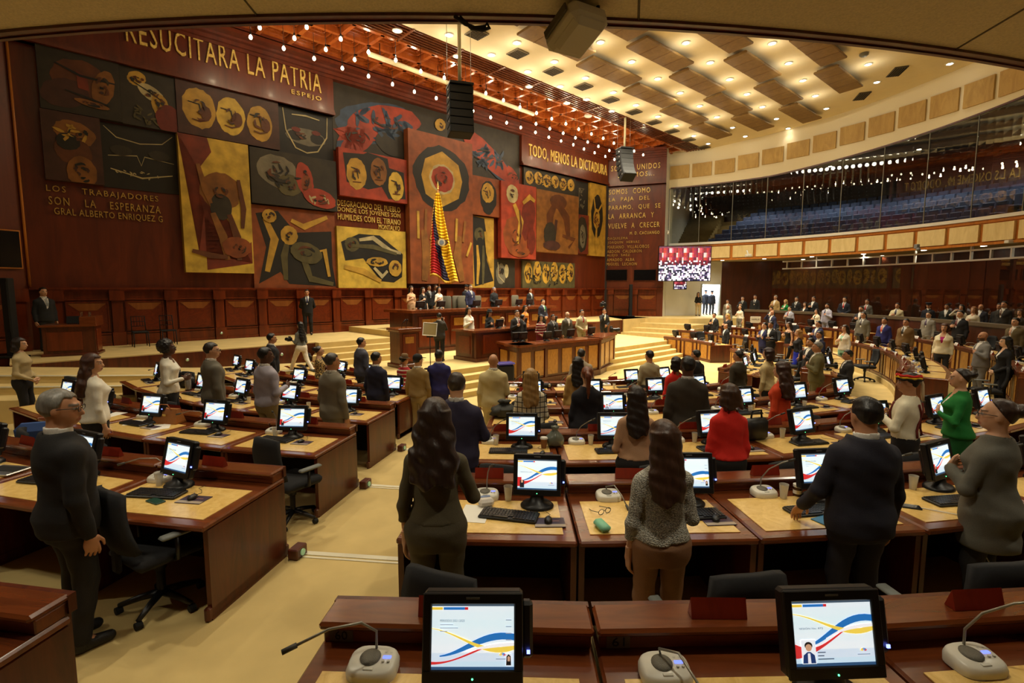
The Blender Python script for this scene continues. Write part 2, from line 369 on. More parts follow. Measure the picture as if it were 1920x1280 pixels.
# ---- wainscot
INL = wood('inlay_wood', (122, 68, 28), (150, 90, 40), scale=4.)
BUR2 = wood('wainscot_burl', (84, 28, 8), (120, 46, 14), scale=4., stretch=(1, 1, 1), dist=3)
def wainbay(m, F, x0, x1, z0=1.03, z1=2.8):      # F(x, z, out) -> world matrix-free point
    def bx(a, b, c, d, t0, t1, mat=0):
        vs = [F(x, z, t) for t in (t0, t1) for z in (c, d) for x in (a, b)]
        m.add([tuple(v) for v in vs], [(0, 2, 3, 1), (4, 5, 7, 6), (0, 1, 5, 4), (2, 6, 7, 3), (0, 4, 6, 2), (1, 3, 7, 5)], mat)
    p = .17
    bx(x0-p, x0+p, z0, z0+.42, 0, .2); bx(x0-p+.03, x0+p-.03, z0+.42, z1-.36, 0, .15); bx(x0-p-.02, x0+p+.02, z1-.36, z1, 0, .22)
    a, b = x0+p+.02, x1-p-.02
    bx(a, b, z0, z1, 0, .05); bx(a, b, z0, z0+.1, 0, .16); bx(a, b, z0+.1, z0+.34, .05, .12, 0); bx(a, b, z0+.36, z0+.4, 0, .14)
    bx(a, b, z1-.34, z1-.3, 0, .1); bx(a, b, z1-.08, z1, 0, .16)
    u, v = a+.05, b-.05; c0, c1 = z0+.48, z1-.42
    bx(u, v, c0, c1, 0, .075, 2)
    bx(u-.03, u, c0-.03, c1+.03, 0, .1); bx(v, v+.03, c0-.03, c1+.03, 0, .1); bx(u, v, c0-.03, c0, 0, .1); bx(u, v, c1, c1+.03, 0, .1)
    w = v-u; vs = [F(u+.02, c1-.02, .085), F(v-.02, c1-.02, .085), F(v-w*.27, c1-.24, .085), F(u+w*.27, c1-.24, .085)]
    m.add([tuple(x) for x in vs], [(0, 3, 2, 1)], 1)
m = MB()
for i in range(19): wainbay(m, lambda x, z, t: ST(x, t, z), -9.95+1.437*i, -9.95+1.437*(i+1))
eu = Vector((EW1[0]-EW0[0], EW1[1]-EW0[1], 0)).normalized(); en = Vector((eu.y, -eu.x, 0))
EF = lambda x, z, t: Vector((EW0[0], EW0[1], z))+eu*x+en*t
for i in range(2): wainbay(m, EF, .3+1.55*i, .3+1.55*(i+1))
lu = Vector((LW1[0]-LW0.x, LW1[1]-LW0.y, 0)).normalized(); ln_ = Vector((-lu.y, lu.x, 0))
for i in range(4): wainbay(m, lambda x, z, t: Vector((LW0.x, LW0.y, z))+lu*x+ln_*t, .3+1.437*i, .3+1.437*(i+1))
o = struct('trim_5', m, [WAIN, INL, BUR2])
m = MB(); stprism(m, [(-10.5, 0), (17.3, 0), (17.1, .24), (-10.5, .24)], 2.78, 2.84)
vs = [EF(0, 0, 0), EF(3.55, 0, 0), EF(3.55, 0, .24), EF(0, 0, .24)]; m.prism([tuple(v)[:2] for v in vs], 2.78, 2.84); struct('trim_6', m, WAIN)
# ---- letter bands and crown
m = MB()
def wbox(m, s0, s1, z0, z1, t0, t1, mat=0): stprism(m, [(s0, t0), (s1, t0), (s1, t1), (s0, t1)], z0, z1, mat)
for s0, s1, z0 in ((-10.4, -1.19, 9.62), (9.34, 17.2, 9.45)):
    wbox(m, s0, s1, z0, 11.3, 0, .22); wbox(m, s0, s1, z0, z0+.1, 0, .34); wbox(m, s0, s1, z0+.1, z0+.2, 0, .28)
for i, (z0, z1, t) in enumerate([(11., 11.1, .3), (11.1, 11.22, .42), (11.22, 11.3, .6), (11.3, 11.42, .95), (11.42, 11.5, 1.05)]): wbox(m, -10.5, 17.5, z0, z1, 0, t)
def ebox(m, x0, x1, z0, z1, t0, t1, mat=0): m.prism([tuple(EF(x, 0, t))[:2] for x, t in ((x0, t0), (x1, t0), (x1, t1), (x0, t1))], z0, z1, mat)
ebox(m, 0, 3.6, 9.4, 11.3, 0, .2); ebox(m, 0, 3.6, 9.4, 9.5, 0, .32)
for z0, z1, t in [(11., 11.1, .3), (11.1, 11.22, .42), (11.22, 11.3, .6), (11.3, 11.45, .9)]: ebox(m, -.2, 3.6, z0, z1, 0, t)
struct('trim_7', m, WALLW)
# ---- ceiling: coffered strip, dark slotted strip, white slab
CZ = lambda t: 11.35+.055*(t-3)
m = MB(); wbox(m, -12, 20.5, 11.75, 11.85, 0, 5.0); COFW = wood('coffer_wood', (140, 66, 26), (188, 100, 42), scale=3., rough=.22, coat=.5)
for i in range(31): s = -10.5+1.045*i; wbox(m, s-.07, s+.07, 11.42, 11.76, .9, 3.95)
for j in range(4): t = .95+.99*j; wbox(m, -12, 20.5, 11.42, 11.76, t-.07, t+.07)
for i in range(30):
    for j in range(3):
        s, t = -10.5+1.045*(i+.5), .95+.99*(j+.5)
        for k, (h, z) in enumerate([(.4, 11.6), (.28, 11.66), (.15, 11.7)]):
            for a, b, c, d in ((s-h, s+h, t-h, t-h+.05), (s-h, s+h, t+h-.05, t+h), (s-h, s-h+.05, t-h, t+h), (s+h-.05, s+h, t-h, t+h)): wbox(m, a, b, z, 11.76, c, d)
struct('ceiling', m, COFW)
m = MB(); SLW = wood('slat_wood', (84, 40, 17), (120, 60, 25))
for j in range(6): t = 4.08+.16*j; wbox(m, -12, 21, 11.44, 11.5, t, t+.035)
for i in range(16): s = -11.+2.09*i; wbox(m, s-.04, s+.04, 11.42, 11.52, 3.9, 5.0)
struct('ceiling', m, SLW)
m = MB(); wbox(m, -12, 21, 11.66, 11.74, 3.9, 5.1); struct('ceiling', m, DARK)
m = MB()
a, b, c, d = ST(-13, 4.98, CZ(4.98)), ST(27, 4.98, CZ(4.98)), ST(27, 30, CZ(30)), ST(-13, 30, CZ(30))
up = [v+Vector((0, 0, .15)) for v in (a, b, c, d)]
m.add([tuple(v) for v in (a, b, c, d)+tuple(up)], [(0, 1, 2, 3), (7, 6, 5, 4), (0, 4, 5, 1), (1, 5, 6, 2), (2, 6, 7, 3), (3, 7, 4, 0)])
struct('ceiling', m, PLASTER)
# ---- gallery on the right: soffit, front band, sill, glass, fascia, tiers, end wall, back
fz = lambda a: 9.3+max(0., min(1., (43-a)/40))*.85
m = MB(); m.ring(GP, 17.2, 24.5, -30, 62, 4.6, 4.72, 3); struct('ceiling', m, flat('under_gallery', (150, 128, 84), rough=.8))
m = MB(); m.ring(GP, 17.12, 17.3, -30, 62.3, 4.58, 5.6, 1.5); m.ring(GP, 17.05, 17.15, -30, 62.3, 4.58, 4.68, 1.5)
m.ring(GP, 17.06, 17.15, -30, 62.3, 5.48, 5.58, 1.5); struct('wall_gallery', m, WOODL)
m = MB(); m.ring(GP, 17.0, 17.36, -30, 62.5, 5.6, 5.74, 1.5); struct('trim_8', m, WHITEP)
m = MB(); m.ring(GP, 17.15, 17.45, -30, 63, fz, lambda a: 12.9, 1.5); struct('wall_fascia', m, flat('fascia_plaster', (240, 230, 200), rough=.85))
PANELU = wood('upper_panel', (176, 142, 78), (204, 170, 102), scale=3., stretch=(1, 1, .3), rough=.6, coat=0)
m = MB(); m.ring(GP, 17.13, 17.16, -30, 62.6, lambda a: fz(a)-.05, lambda a: fz(a)+.02, 1.5); struct('trim_9', m, WOOD)
for i in range(13):                         # each pane of the gallery front
    a1 = 56.5-6.55*(i-1) if i else 62.6; a0 = 56.5-6.55*i
    m = MB(); m.ring(GP, 17.2, 17.215, a0+.05, a1-.05, 5.72, fz, 1.2); o = struct('window_%d' % (i+1), m, GLASS)
    m = MB(); m.ring(GP, 17.19, 17.225, a0-.05, a0+.05, 5.72, fz, 1); struct('trim_%d' % (10+i), m, flat('mullion', (120, 118, 104), rough=.3))
for i in range(20):
    a = 60.8-4.5525*i
    if a < -22: break
    zc = 10.25+max(0, min(1, (52-a)/33))*.6; h = .40+.08*max(0, min(1, (50-a)/40))
    m = MB(); m.ring(GP, 17.06, 17.145, a-1.95, a+1.95, lambda b, zc=zc, h=h: zc-h-.01, lambda b, zc=zc, h=h: zc+h, 1)
    tag(m.build('acoustic_panel', PANELU), '%s beige acoustic panel from the left on the white upper fascia' % ['first', 'second', 'third', 'fourth', 'fifth', 'sixth', 'seventh', 'eighth', 'ninth', 'tenth', 'eleventh', 'twelfth', 'thirteenth', 'fourteenth', 'fifteenth', 'sixteenth', 'seventeenth', 'eighteenth', 'nineteenth', 'twentieth'][i], 'panel', 'acoustic panels on the upper fascia')
    b = 51.9-4.5525*i+4.5525
    if i < 17:
        m = MB(); m.ring(GP, 17.02, 17.115, b-1.98, b+1.98, 4.72, 5.42, 1)
        tag(m.build('acoustic_panel', PANELB), '%s pale panel from the left on the honey wood gallery front' % ['first', 'second', 'third', 'fourth', 'fifth', 'sixth', 'seventh', 'eighth', 'ninth', 'tenth', 'eleventh', 'twelfth', 'thirteenth', 'fourteenth', 'fifteenth', 'sixteenth', 'seventeenth'][i], 'panel', 'pale panels on the gallery front')
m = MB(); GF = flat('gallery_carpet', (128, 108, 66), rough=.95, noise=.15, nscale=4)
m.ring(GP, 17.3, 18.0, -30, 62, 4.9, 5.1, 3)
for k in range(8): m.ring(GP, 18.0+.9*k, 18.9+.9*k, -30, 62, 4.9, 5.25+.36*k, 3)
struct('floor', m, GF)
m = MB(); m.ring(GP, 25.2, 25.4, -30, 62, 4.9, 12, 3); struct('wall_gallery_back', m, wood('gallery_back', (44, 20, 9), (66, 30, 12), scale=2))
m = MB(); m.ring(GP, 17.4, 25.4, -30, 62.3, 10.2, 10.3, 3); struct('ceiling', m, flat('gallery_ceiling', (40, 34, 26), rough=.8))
m = MB(); p, q = GP(17.3, 62.2), GP(25.4, 62.2); n = Vector((-math.sin(R(62)), math.cos(R(62)), 0))
m.prism([tuple(p)[:2], tuple(q)[:2], tuple(q+n*.2)[:2], tuple(p+n*.2)[:2]], 4.6, 10.3); struct('wall_gallery_side', m, WHITEW)
m = MB()                                    # stair climbing along the side wall of the gallery
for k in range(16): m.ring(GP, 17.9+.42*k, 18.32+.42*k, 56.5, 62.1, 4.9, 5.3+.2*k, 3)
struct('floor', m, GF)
# ---- soffit over the camera with its wooden edge
CS = (-.8, 20.9)
SP = lambda r, a, z=0.: RP(r, a, z, CS)
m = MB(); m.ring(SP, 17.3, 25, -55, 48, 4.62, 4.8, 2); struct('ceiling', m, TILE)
m = MB(); m.ring(SP, 17.2, 17.31, -55, 48, 4.6, 4.95, 1.5); m.ring(SP, 17.225, 17.25, -55, 48, 4.59, 4.6, 1.5); struct('trim_30', m, wood('edge_mahogany', (70, 24, 10), (104, 38, 16)))
m = MB(); SEAM = flat('tile_seam', (96, 84, 58), rough=.9)
for a in (-30, -20.5, -11.5, -3, 5.5, 14, 23, 32): m.tube([SP(17.3, a, 4.618), SP(22, a+(1.5 if a < 0 else -4), 4.618)], .008, 4)
for r in (18.35, 19.6): m.ring(SP, r, r+.016, -55, 48, 4.61, 4.625, 2)
struct('trim_31', m, SEAM)
# ================================================================ WALL LETTERING
def inscription(label, lines, M_of, mat, name='wall_inscription'):
    r = thing(name, label, 'lettering')
    for txt, x0, x1, z0, h, sp, wd in lines:
        m = MB(); text_on(m, txt, M_of(x0, z0), x1-x0, h, .05, 0, sp, wd); m.build('text_line', mat, r)
WMf = lambda t: (lambda x, z: WM(x, z, t))
inscription('tall gilded RESUCITARA LA PATRIA letters along the upper left wall band', [('RESUCITARA LA PATRIA', -7.8, -1.7, 10.33, .74, 1.15, 1.1), ('ESPEJO', -2.85, -1.71, 10.0, .2, 1.3, 1)], WMf(.25), GOLD)
inscription('gilded TODO MENOS LA DICTADURA letters on the wood band right of the red wing', [('TODO, MENOS LA DICTADURA', 9.83, 17.02, 9.93, .72, 1.1, 1.1)], WMf(.25), GOLD)
inscription('dull gold LOS TRABAJADORES lettering low on the left of the wall', [('LOS   TRABAJADORES', -9.93, -7.22, 5.57, .23, 1.25, 1.3), ('SON   LA   ESPERANZA', -9.9, -7.18, 5.25, .23, 1.25, 1.3), ('GRAL ALBERTO ENRIQUEZ G', -9.8, -7.14, 4.94, .23, 1.1, 1)], WMf(.03), GOLDD)
inscription('pale four-line DESGRACIADO DEL PUEBLO lettering beneath the red panel', [('DESGRACIADO DEL PUEBLO', -1.1, 1.84, 6.18, .24, 1.1, 1.1), ('DONDE LOS JOVENES SON', -1.1, 1.84, 5.9, .24, 1.1, 1.1), ('HUMILDES CON EL TIRANO', -1.1, 1.84, 5.63, .24, 1.1, 1.1), ('MONTALVO', .75, 1.8, 5.38, .21, 1.1, 1)], WMf(.03), GOLD)
def EM(px0, px1, py0, py1, off=.03):
    a = onwall(px0, py1, EW0, EW1); b = onwall(px1, py1, EW0, EW1); c = onwall(px0, py0, EW0, EW1)
    return a[0], b[0], a[1], c[1]-a[1]
def endlines(rows):
    out = []
    for t, a, b, y0, y1, sp in rows: x0, x1, z, h = EM(a, b, y0, y1); out.append((t, x0, x1, z, h, sp, 1.2))
    return out
EMf = lambda off: (lambda x, z: face_frame(EW0, EW1, z, off) @ Matrix.Translation((x, 0, 0)))
inscription('gilded SOLO UNIDOS SEREMOS lettering on the end wall under the crown', endlines([('SOLO    UNIDOS', 1147, 1238, 313, 323, 1.3), ('SEREMOS...', 1160, 1227, 326, 335, 1.3)]), EMf(.24), GOLD)
inscription('pale SOMOS COMO LA PAJA DEL PARAMO verse on the end wall', endlines([('SOMOS  COMO', 1142, 1219, 356, 365.5, 1.25), ('LA  PAJA  DEL', 1142, 1218, 371, 380.5, 1.25), ('PARAMO,  QUE  SE', 1141.5, 1238, 386, 395.5, 1.25), ('LA  ARRANCA  Y', 1141, 1226, 401.5, 411, 1.25), ('VUELVE  A  CRECER', 1140.5, 1236.5, 419.5, 429, 1.25), ('M. D. CACUANGO', 1181, 1236.5, 434.5, 440, 1.2)]), EMf(.04), GOLD)
inscription('column of seven names in small dull gold letters on the end wall', endlines([('DAQUILEMA', 1139.5, 1177, 445, 450.5, 1.2), ('JOAQUIN  HERVAS', 1139.3, 1198.5, 452.5, 458.5, 1.2), ('MARIANO  VILLALOBOS', 1139, 1217, 460.5, 466.5, 1.2), ('ABDON  CALDERON', 1138.5, 1203, 469, 474.5, 1.2), ('ALEJO  SAEZ', 1138, 1181, 476.5, 482, 1.2), ('AMADEO  ALBA', 1138, 1189.5, 484.5, 490, 1.2), ('MIGUEL  LECHON', 1137.5, 1194, 492.5, 498, 1.2)]), EMf(.04), GOLDD)
# ================================================================ MURAL PANELS: plain generic stand-ins, blocks of the same size and colour
PAINT = colmat('oil_paint', rough=.55, noise=.3, nscale=2.6, bump=.15)
PAL = dict(k=(26, 24, 20), d=(44, 39, 29), o=(176, 138, 50), y=(196, 164, 62), r=(110, 42, 20), R=(150, 54, 31), b=(49, 68, 92), n=(90, 48, 20), t=(128, 82, 32), w=(175, 162, 119), g=(82, 75, 44), u=(66, 37, 29), G=(109, 104, 88), O=(128, 65, 27), m=(102, 34, 19))
def blob(rng, cx, cy, rx, ry, rot, n=30, rough=.045):
    p = [rng.uniform(1-rough, 1+rough) for _ in range(n)]; c, s = math.cos(rot), math.sin(rot)
    return [(cx+rx*p[i]*math.cos(2*math.pi*i/n)*c-ry*p[i]*math.sin(2*math.pi*i/n)*s, cy+rx*p[i]*math.cos(2*math.pi*i/n)*s+ry*p[i]*math.sin(2*math.pi*i/n)*c) for i in range(n)]
def clip(poly, w, h):
    for ax, lim, sg in ((0, 0, 1), (0, w, -1), (1, 0, 1), (1, h, -1)):
        out = []
        for i in range(len(poly)):
            a, b = poly[i-1], poly[i]; ia, ib = sg*(a[ax]-lim) >= 0, sg*(b[ax]-lim) >= 0
            if ia != ib:
                t = (lim-a[ax])/(b[ax]-a[ax]); q = [a[0]+(b[0]-a[0])*t, a[1]+(b[1]-a[1])*t]; q[ax] = lim; out.append(tuple(q))
            if ib: out.append(b)
        poly = out
        if not poly: return poly
    return poly
def mural(s0, s1, z0, z1, dep, bg, shapes, label, seed=1, t0=.01):
    rng = random.Random(seed); w, h = s1-s0, z1-z0; m = MB(); extra = []
    M = WM(s0, z0, t0); m.box((w/2, h/2, dep/2), (w, h, dep), 0, 0, M, col=lin(PAL[bg])); lay = 0
    for sh in shapes:
        kind, c = sh[0], lin(PAL[sh[1]]); lay += 1; zz = dep+.004*lay
        if kind == 'e' and sh[1] in 'oytwgGRO' and sh[4]*w > .2:
            cx, cyy, rx, ry = sh[2]*w, sh[3]*h, sh[4]*w, sh[5]*h
            for _ in range(7):
                a = rng.uniform(0, 6.28); q = rng.uniform(.15, .6); b = a+rng.uniform(.5, 1.6)
                extra.append((sh[1], [(cx+rx*q*math.cos(a+(b-a)*i/5)+rng.uniform(-.03, .03), cyy+ry*q*math.sin(a+(b-a)*i/5)) for i in range(6)], rng.uniform(.02, .05)))
        if kind == 'e': polys = [blob(rng, sh[2]*w, sh[3]*h, sh[4]*w, sh[5]*h, R(sh[6] if len(sh) > 6 else 0))]
        elif kind == 'p': polys = [[(x*w, y*h) for x, y in sh[2]]]
        elif kind == 'l':                    # band through points, width sh[2]
            P = [Vector((x*w, y*h)) for x, y in sh[3]]; L = []; Q = []
            for i, q in enumerate(P):
                d = (P[min(i+1, len(P)-1)]-P[max(i-1, 0)]).normalized(); n = Vector((-d.y, d.x))*sh[2]*.5*(1 if 0 < i < len(P)-1 else .6)
                L.append(tuple(q+n)); Q.append(tuple(q-n))
            polys = [[L[i], L[i+1], Q[i+1], Q[i]] for i in range(len(P)-1)]
        else:                                # 's' scatter of strokes in an ellipse
            polys = []
            for _ in range(sh[6]):
                a = rng.uniform(0, 2*math.pi); q = math.sqrt(rng.random()); l = sh[7]
                polys.append(blob(rng, (sh[2]+sh[4]*q*math.cos(a))*w, (sh[3]+sh[5]*q*math.sin(a))*h, l, l*.3, rng.uniform(0, 3.14), 8, .3))
        for p in polys:
            p = clip(p, w, h)
            if len(p) < 3: continue
            ar = sum(p[i-1][0]*p[i][1]-p[i][0]*p[i-1][1] for i in range(len(p)))
            if ar < 0: p = p[::-1]
            m.add([(x, y, zz) for x, y in p], [tuple(range(len(p)))], 0, False, M, c)
    for cc, P, wd in extra:                  # brush strokes over the lighter shapes
        P = [Vector(q) for q in P]; L = []; Q = []; zz += .0005; col = lin(PAL[rng.choice('knnud')])
        for i, q in enumerate(P):
            d = (P[min(i+1, 5)]-P[max(i-1, 0)]).normalized(); n = Vector((-d.y, d.x))*wd*math.sin(.3+2.5*i/5); L.append(tuple(q+n)); Q.append(tuple(q-n))
        for i in range(5):
            p = clip([L[i], Q[i], Q[i+1], L[i+1]], w, h)
            if len(p) > 2:
                if sum(p[k-1][0]*p[k][1]-p[k][0]*p[k-1][1] for k in range(len(p))) < 0: p = p[::-1]
                m.add([(x, y, zz) for x, y in p], [tuple(range(len(p)))], 0, False, M, col)
    return tag(m.build('mural_panel', PAINT), label, 'mural panel', 'painted panels of the wall mural')
A = mural
A(-9.9, -8.04, 7.9, 9.68, .22, 'd', [('e', 'n', .5, .55, .36, .32), ('e', 'u', .3, .3, .3, .22, 20), ('e', 't', .78, .5, .14, .3, -15), ('p', 'r', [(.45, .7), (.58, .62), (.6, .4), (.46, .42)]), ('l', 'k', .07, [(.2, .75), (.5, .62), (.95, .6)]), ('l', 'k', .06, [(.3, .35), (.6, .28), (.85, .22)]), ('e', 't', .62, .2, .22, .05, -8)], 'dark brown abstract panel at top left corner of the mural', 1)
A(-8.03, -6.58, 7.89, 9.68, .16, 'd', [('e', 'o', .3, .8, .17, .12, 30), ('e', 'w', .55, .6, .26, .12, -30), ('e', 'o', .7, .42, .16, .2, 10), ('l', 'k', .04, [(.2, .75), (.5, .62), (.75, .5)]), ('e', 'm', .85, .2, .25, .25), ('s', 'g', .4, .2, .3, .15, 14, .1)], 'charcoal panel with bone-yellow fragments, second along the top row', 2)
A(-6.57, -3.34, 7.92, 9.62, .2, 'u', [('e', 'o', .2, .52, .155, .38), ('e', 'y', .5, .5, .14, .37), ('e', 'o', .79, .47, .13, .36)]+[x for cx in (.2, .5, .79) for x in (('l', 'k', .05, [(cx-.1, .62), (cx, .6), (cx+.02, .4)]), ('l', 'n', .05, [(cx-.07, .3), (cx, .27), (cx+.08, .32)]), ('e', 'n', cx+.06, .45, .05, .14))], 'dark red panel with three ochre ovals in a row', 3)
A(-3.34, -1.2, 7.9, 9.62, .04, 'k', [('e', 'G', .5, .42, .36, .18), ('e', 'k', .3, .42, .13, .11), ('e', 'k', .7, .42, .13, .11), ('l', 'w', .05, [(.1, .95), (.14, .5), (.3, .15), (.5, .08), (.7, .15), (.88, .5), (.9, .95)]), ('e', 'm', .32, .55, .08, .05), ('e', 'm', .68, .55, .08, .05), ('l', 'w', .06, [(.25, .85), (.5, .88), (.75, .85)])], 'black panel with pale curved outlines under the word PATRIA', 4)
A(-9.93, -8.6, 5.93, 7.88, .24, 'u', [('e', 't', .55, .72, .36, .17, -15), ('e', 'n', .5, .45, .32, .2, -20), ('e', 't', .62, .15, .26, .25), ('e', 'k', .42, .58, .2, .12), ('s', 'o', .55, .7, .3, .12, 7, .14)], 'brown panel with clustered knob shapes at lower left edge', 5)
A(-8.6, -6.62, 5.92, 7.85, .03, 'k', [('l', 'w', .03, [(.05, .95), (.2, .8), (.5, .75), (.8, .8), (.95, .95)]), ('l', 'w', .03, [(.08, .5), (.45, .55), (.5, .4), (.55, .55), (.95, .5)]), ('l', 'w', .05, [(.1, .3), (.5, .2), (.92, .3)]), ('s', 'w', .5, .25, .36, .05, 16, .05), ('e', 'd', .25, .6, .14, .08), ('e', 'd', .75, .6, .14, .08)], 'recessed black panel with white chalk-like lines', 6)
A(-6.62, -4.47, 3.36, 7.88, .26, 'y', [('p', 'r', [(.0, 1), (.4, 1), (.45, .9), (.2, .72), (.3, .45), (.2, .15), (.7, .12), (.98, .25), (.98, .08), (.3, .02), (.3, .42)]), ('e', 't', .55, .62, .3, .14, -10), ('e', 'd', .55, .5, .16, .1), ('l', 't', .28, [(.42, .45), (.55, .28), (.6, .1)]), ('l', 'n', .26, [(.66, .45), (.76, .28), (.78, .1)]), ('l', 't', .2, [(.25, .8), (.33, .62), (.4, .52)]), ('l', 'n', .18, [(.82, .72), (.88, .5), (.85, .35)]), ('e', 'O', .75, .2, .22, .08), ('l', 'n', .2, [(.1, .16), (.35, .13), (.6, .12)])], 'tall golden yellow panel with brown limb-like bands', 7)
A(-4.42, -1.2, 5.9, 7.86, .24, 'd', [('e', 'G', .3, .62, .24, .3, -15), ('e', 'd', .25, .5, .08, .08), ('e', 'g', .42, .4, .14, .2), ('e', 'R', .6, .55, .1, .32, 10), ('e', 'O', .62, .45, .06, .2), ('e', 'R', .78, .22, .2, .18, -12), ('s', 'w', .8, .18, .15, .08, 6, .13), ('s', 'k', .35, .55, .2, .2, 12, .14)], 'charcoal panel with grey mass and orange-red shapes', 8)
A(-4.44, -1.27, 2.84, 5.86, .1, 'O', [('p', 'k', [(.05, .05), (.15, .5), (.05, .9), (.3, .95), (.5, .7), (.95, .75), (.95, .3), (.99, .02), (.4, .05), (.3, .2)]), ('l', 'o', .3, [(.15, .85), (.25, .6), (.15, .2)]), ('l', 'g', .26, [(.4, .6), (.35, .4), (.36, .1)]), ('e', 'o', .42, .66, .1, .12), ('l', 'o', .24, [(.45, .85), (.6, .78), (.9, .93)]), ('l', 'g', .26, [(.55, .45), (.62, .25), (.66, .12), (.95, .05)]), ('l', 'o', .2, [(.7, .45), (.85, .5), (.9, .15)]), ('e', 'g', .62, .45, .2, .13, -15), ('e', 'o', .2, .88, .08, .08)], 'orange panel with black field and crossing olive bands', 9)
A(-1.18, 9.34, 8.36, 11.02, .03, 'd', [('e', 'b', .2, .55, .19, .32, 12), ('e', 'R', .23, .6, .17, .25, 14), ('e', 'R', .1, .25, .09, .2, 40), ('e', 'b', .07, .2, .07, .14, 40), ('s', 'R', .08, .2, .06, .15, 14, .5), ('e', 'd', .27, .3, .09, .22), ('s', 'b', .24, .6, .15, .2, 26, .3), ('e', 'b', .82, .35, .17, .2, -32), ('e', 'R', .78, .45, .2, .2, -30), ('s', 'b', .8, .42, .14, .16, 24, .3), ('e', 'R', .95, .15, .06, .12, -50), ('e', 'o', .5, .78, .03, .1, 30)], 'wide upper panel with two red and blue feathered sweeps', 10)
A(-1.12, 2.04, 6.56, 8.44, .22, 'R', [('p', 'k', [(.06, .9), (.35, .95), (.4, 1), (.7, .95), (.72, .75), (.95, .7), (.97, .1), (.7, .05), (.6, .3), (.4, .2), (.1, .3)]), ('e', 'o', .24, .5, .14, .34), ('e', 't', .56, .62, .12, .3), ('e', 'y', .82, .36, .12, .32)]+[x for cx, cy in ((.24, .5), (.56, .62), (.82, .36)) for x in (('l', 'k', .06, [(cx-.08, cy+.12), (cx, cy+.1), (cx+.02, cy-.1)]), ('l', 'n', .06, [(cx-.06, cy-.18), (cx+.06, cy-.17)]))], 'bright red panel with three ochre ovals on black', 11, .115)
A(-1.25, 1.97, 2.83, 5.34, .22, 'y', [('p', 'k', [(.05, .75), (.3, .9), (.6, .9), (.95, .6), (.93, .2), (.8, .1), (.6, .12), (.35, .5), (.1, .45)]), ('e', 'g', .2, .72, .1, .12), ('l', 'w', .2, [(.3, .8), (.5, .85), (.75, .65), (.92, .62)]), ('l', 'g', .2, [(.2, .7), (.5, .7), (.85, .6)]), ('e', 'o', .55, .45, .16, .08), ('l', 'o', .26, [(.08, .35), (.35, .28), (.6, .12)]), ('l', 'w', .2, [(.5, .35), (.62, .2), (.7, .3)]), ('e', 'o', .82, .35, .1, .14)], 'bright yellow panel with pale slanting bands on black', 12)
A(2.06, 5.7, 3.04, 9.8, .34, 'O', [('e', 'k', .5, .72, .44, .215), ('p', 'o', [(.5, .9), (.76, .83), (.82, .72), (.76, .6), (.5, .53), (.24, .6), (.18, .72), (.24, .83)]), ('e', 'w', .5, .715, .2, .1), ('e', 'R', .5, .715, .17, .085), ('l', 't', .5, [(.2, .02), (.24, .2), (.2, .36)]), ('l', 'o', .22, [(.12, .3), (.12, .48)]), ('l', 't', .22, [(.22, .32), (.24, .5)]), ('l', 'o', .2, [(.3, .3), (.36, .4)]), ('l', 't', .5, [(.8, .02), (.72, .2), (.76, .34)]), ('l', 'o', .22, [(.7, .3), (.72, .46)]), ('l', 't', .22, [(.82, .3), (.86, .45)]), ('l', 'o', .2, [(.88, .2), (.96, .3)])], 'tall central terracotta panel with black disc and red centre', 13, .115)
A(5.76, 7.64, 6.5, 8.4, .16, 'O', [('e', 'k', .6, .5, .3, .42), ('e', 'o', .58, .6, .22, .26), ('e', 'k', .58, .2, .18, .16), ('l', 'k', .07, [(.4, .65), (.56, .62), (.58, .45)])], 'small orange panel with ochre and black oval right of centre', 14, .115)
A(7.66, 10.3, 4.44, 8.38, .28, 'R', [('e', 'O', .4, .3, .34, .26, 15), ('e', 'm', .75, .55, .2, .3, -10), ('e', 'w', .3, .85, .16, .12), ('l', 'o', .4, [(.35, .72), (.55, .5), (.45, .2)]), ('l', 'n', .16, [(.5, .65), (.55, .45), (.5, .2)]), ('l', 'o', .3, [(.6, .75), (.8, .85), (.95, .8)]), ('e', 'm', .85, .25, .12, .18), ('e', 'O', .5, .1, .3, .08)], 'flame orange and red panel with swelling curves', 15, .115)
A(10.36, 14.05, 4.88, 8.32, .36, 't', [('l', 'n', .6, [(.3, .15), (.3, .6), (.45, .85), (.7, .6), (.75, .25)]), ('e', 'n', .5, .85, .2, .12), ('l', 'u', .4, [(.4, .2), (.45, .55)]), ('l', 'n', .3, [(.6, .3), (.9, .25), (.75, .1)]), ('e', 'd', .3, .3, .14, .2), ('e', 'u', .35, .12, .2, .08)], 'tan panel with bent brown arch shape standing proud', 16)
A(9.57, 13.98, 8.38, 9.42, .14, 'd', [('e', 'o', .1+.16*i, .5+.06*(i % 2), .075, .34) for i in range(6)]+[('s', 'k', .5, .5, .45, .3, 40, .1), ('s', 'y', .5, .5, .45, .3, 14, .08)], 'low olive panel with a row of mottled ochre rounds', 17)
A(14.07, 15.36, 7.36, 9.33, .05, 'k', [('s', 'G', .5, .5, .25, .35, 16, .1), ('l', 'G', .05, [(.3, .2), (.3, .8), (.7, .8)])], 'narrow black panel with faint grey scribbles', 18)
A(14.06, 15.36, 4.98, 7.35, .12, 'r', [('e', 'd', .5, .5, .42, .46), ('e', 'G', .55, .45, .22, .3), ('l', 'k', .07, [(.4, .6), (.55, .55), (.55, .35)])], 'narrow red panel with dark and grey oval', 19)
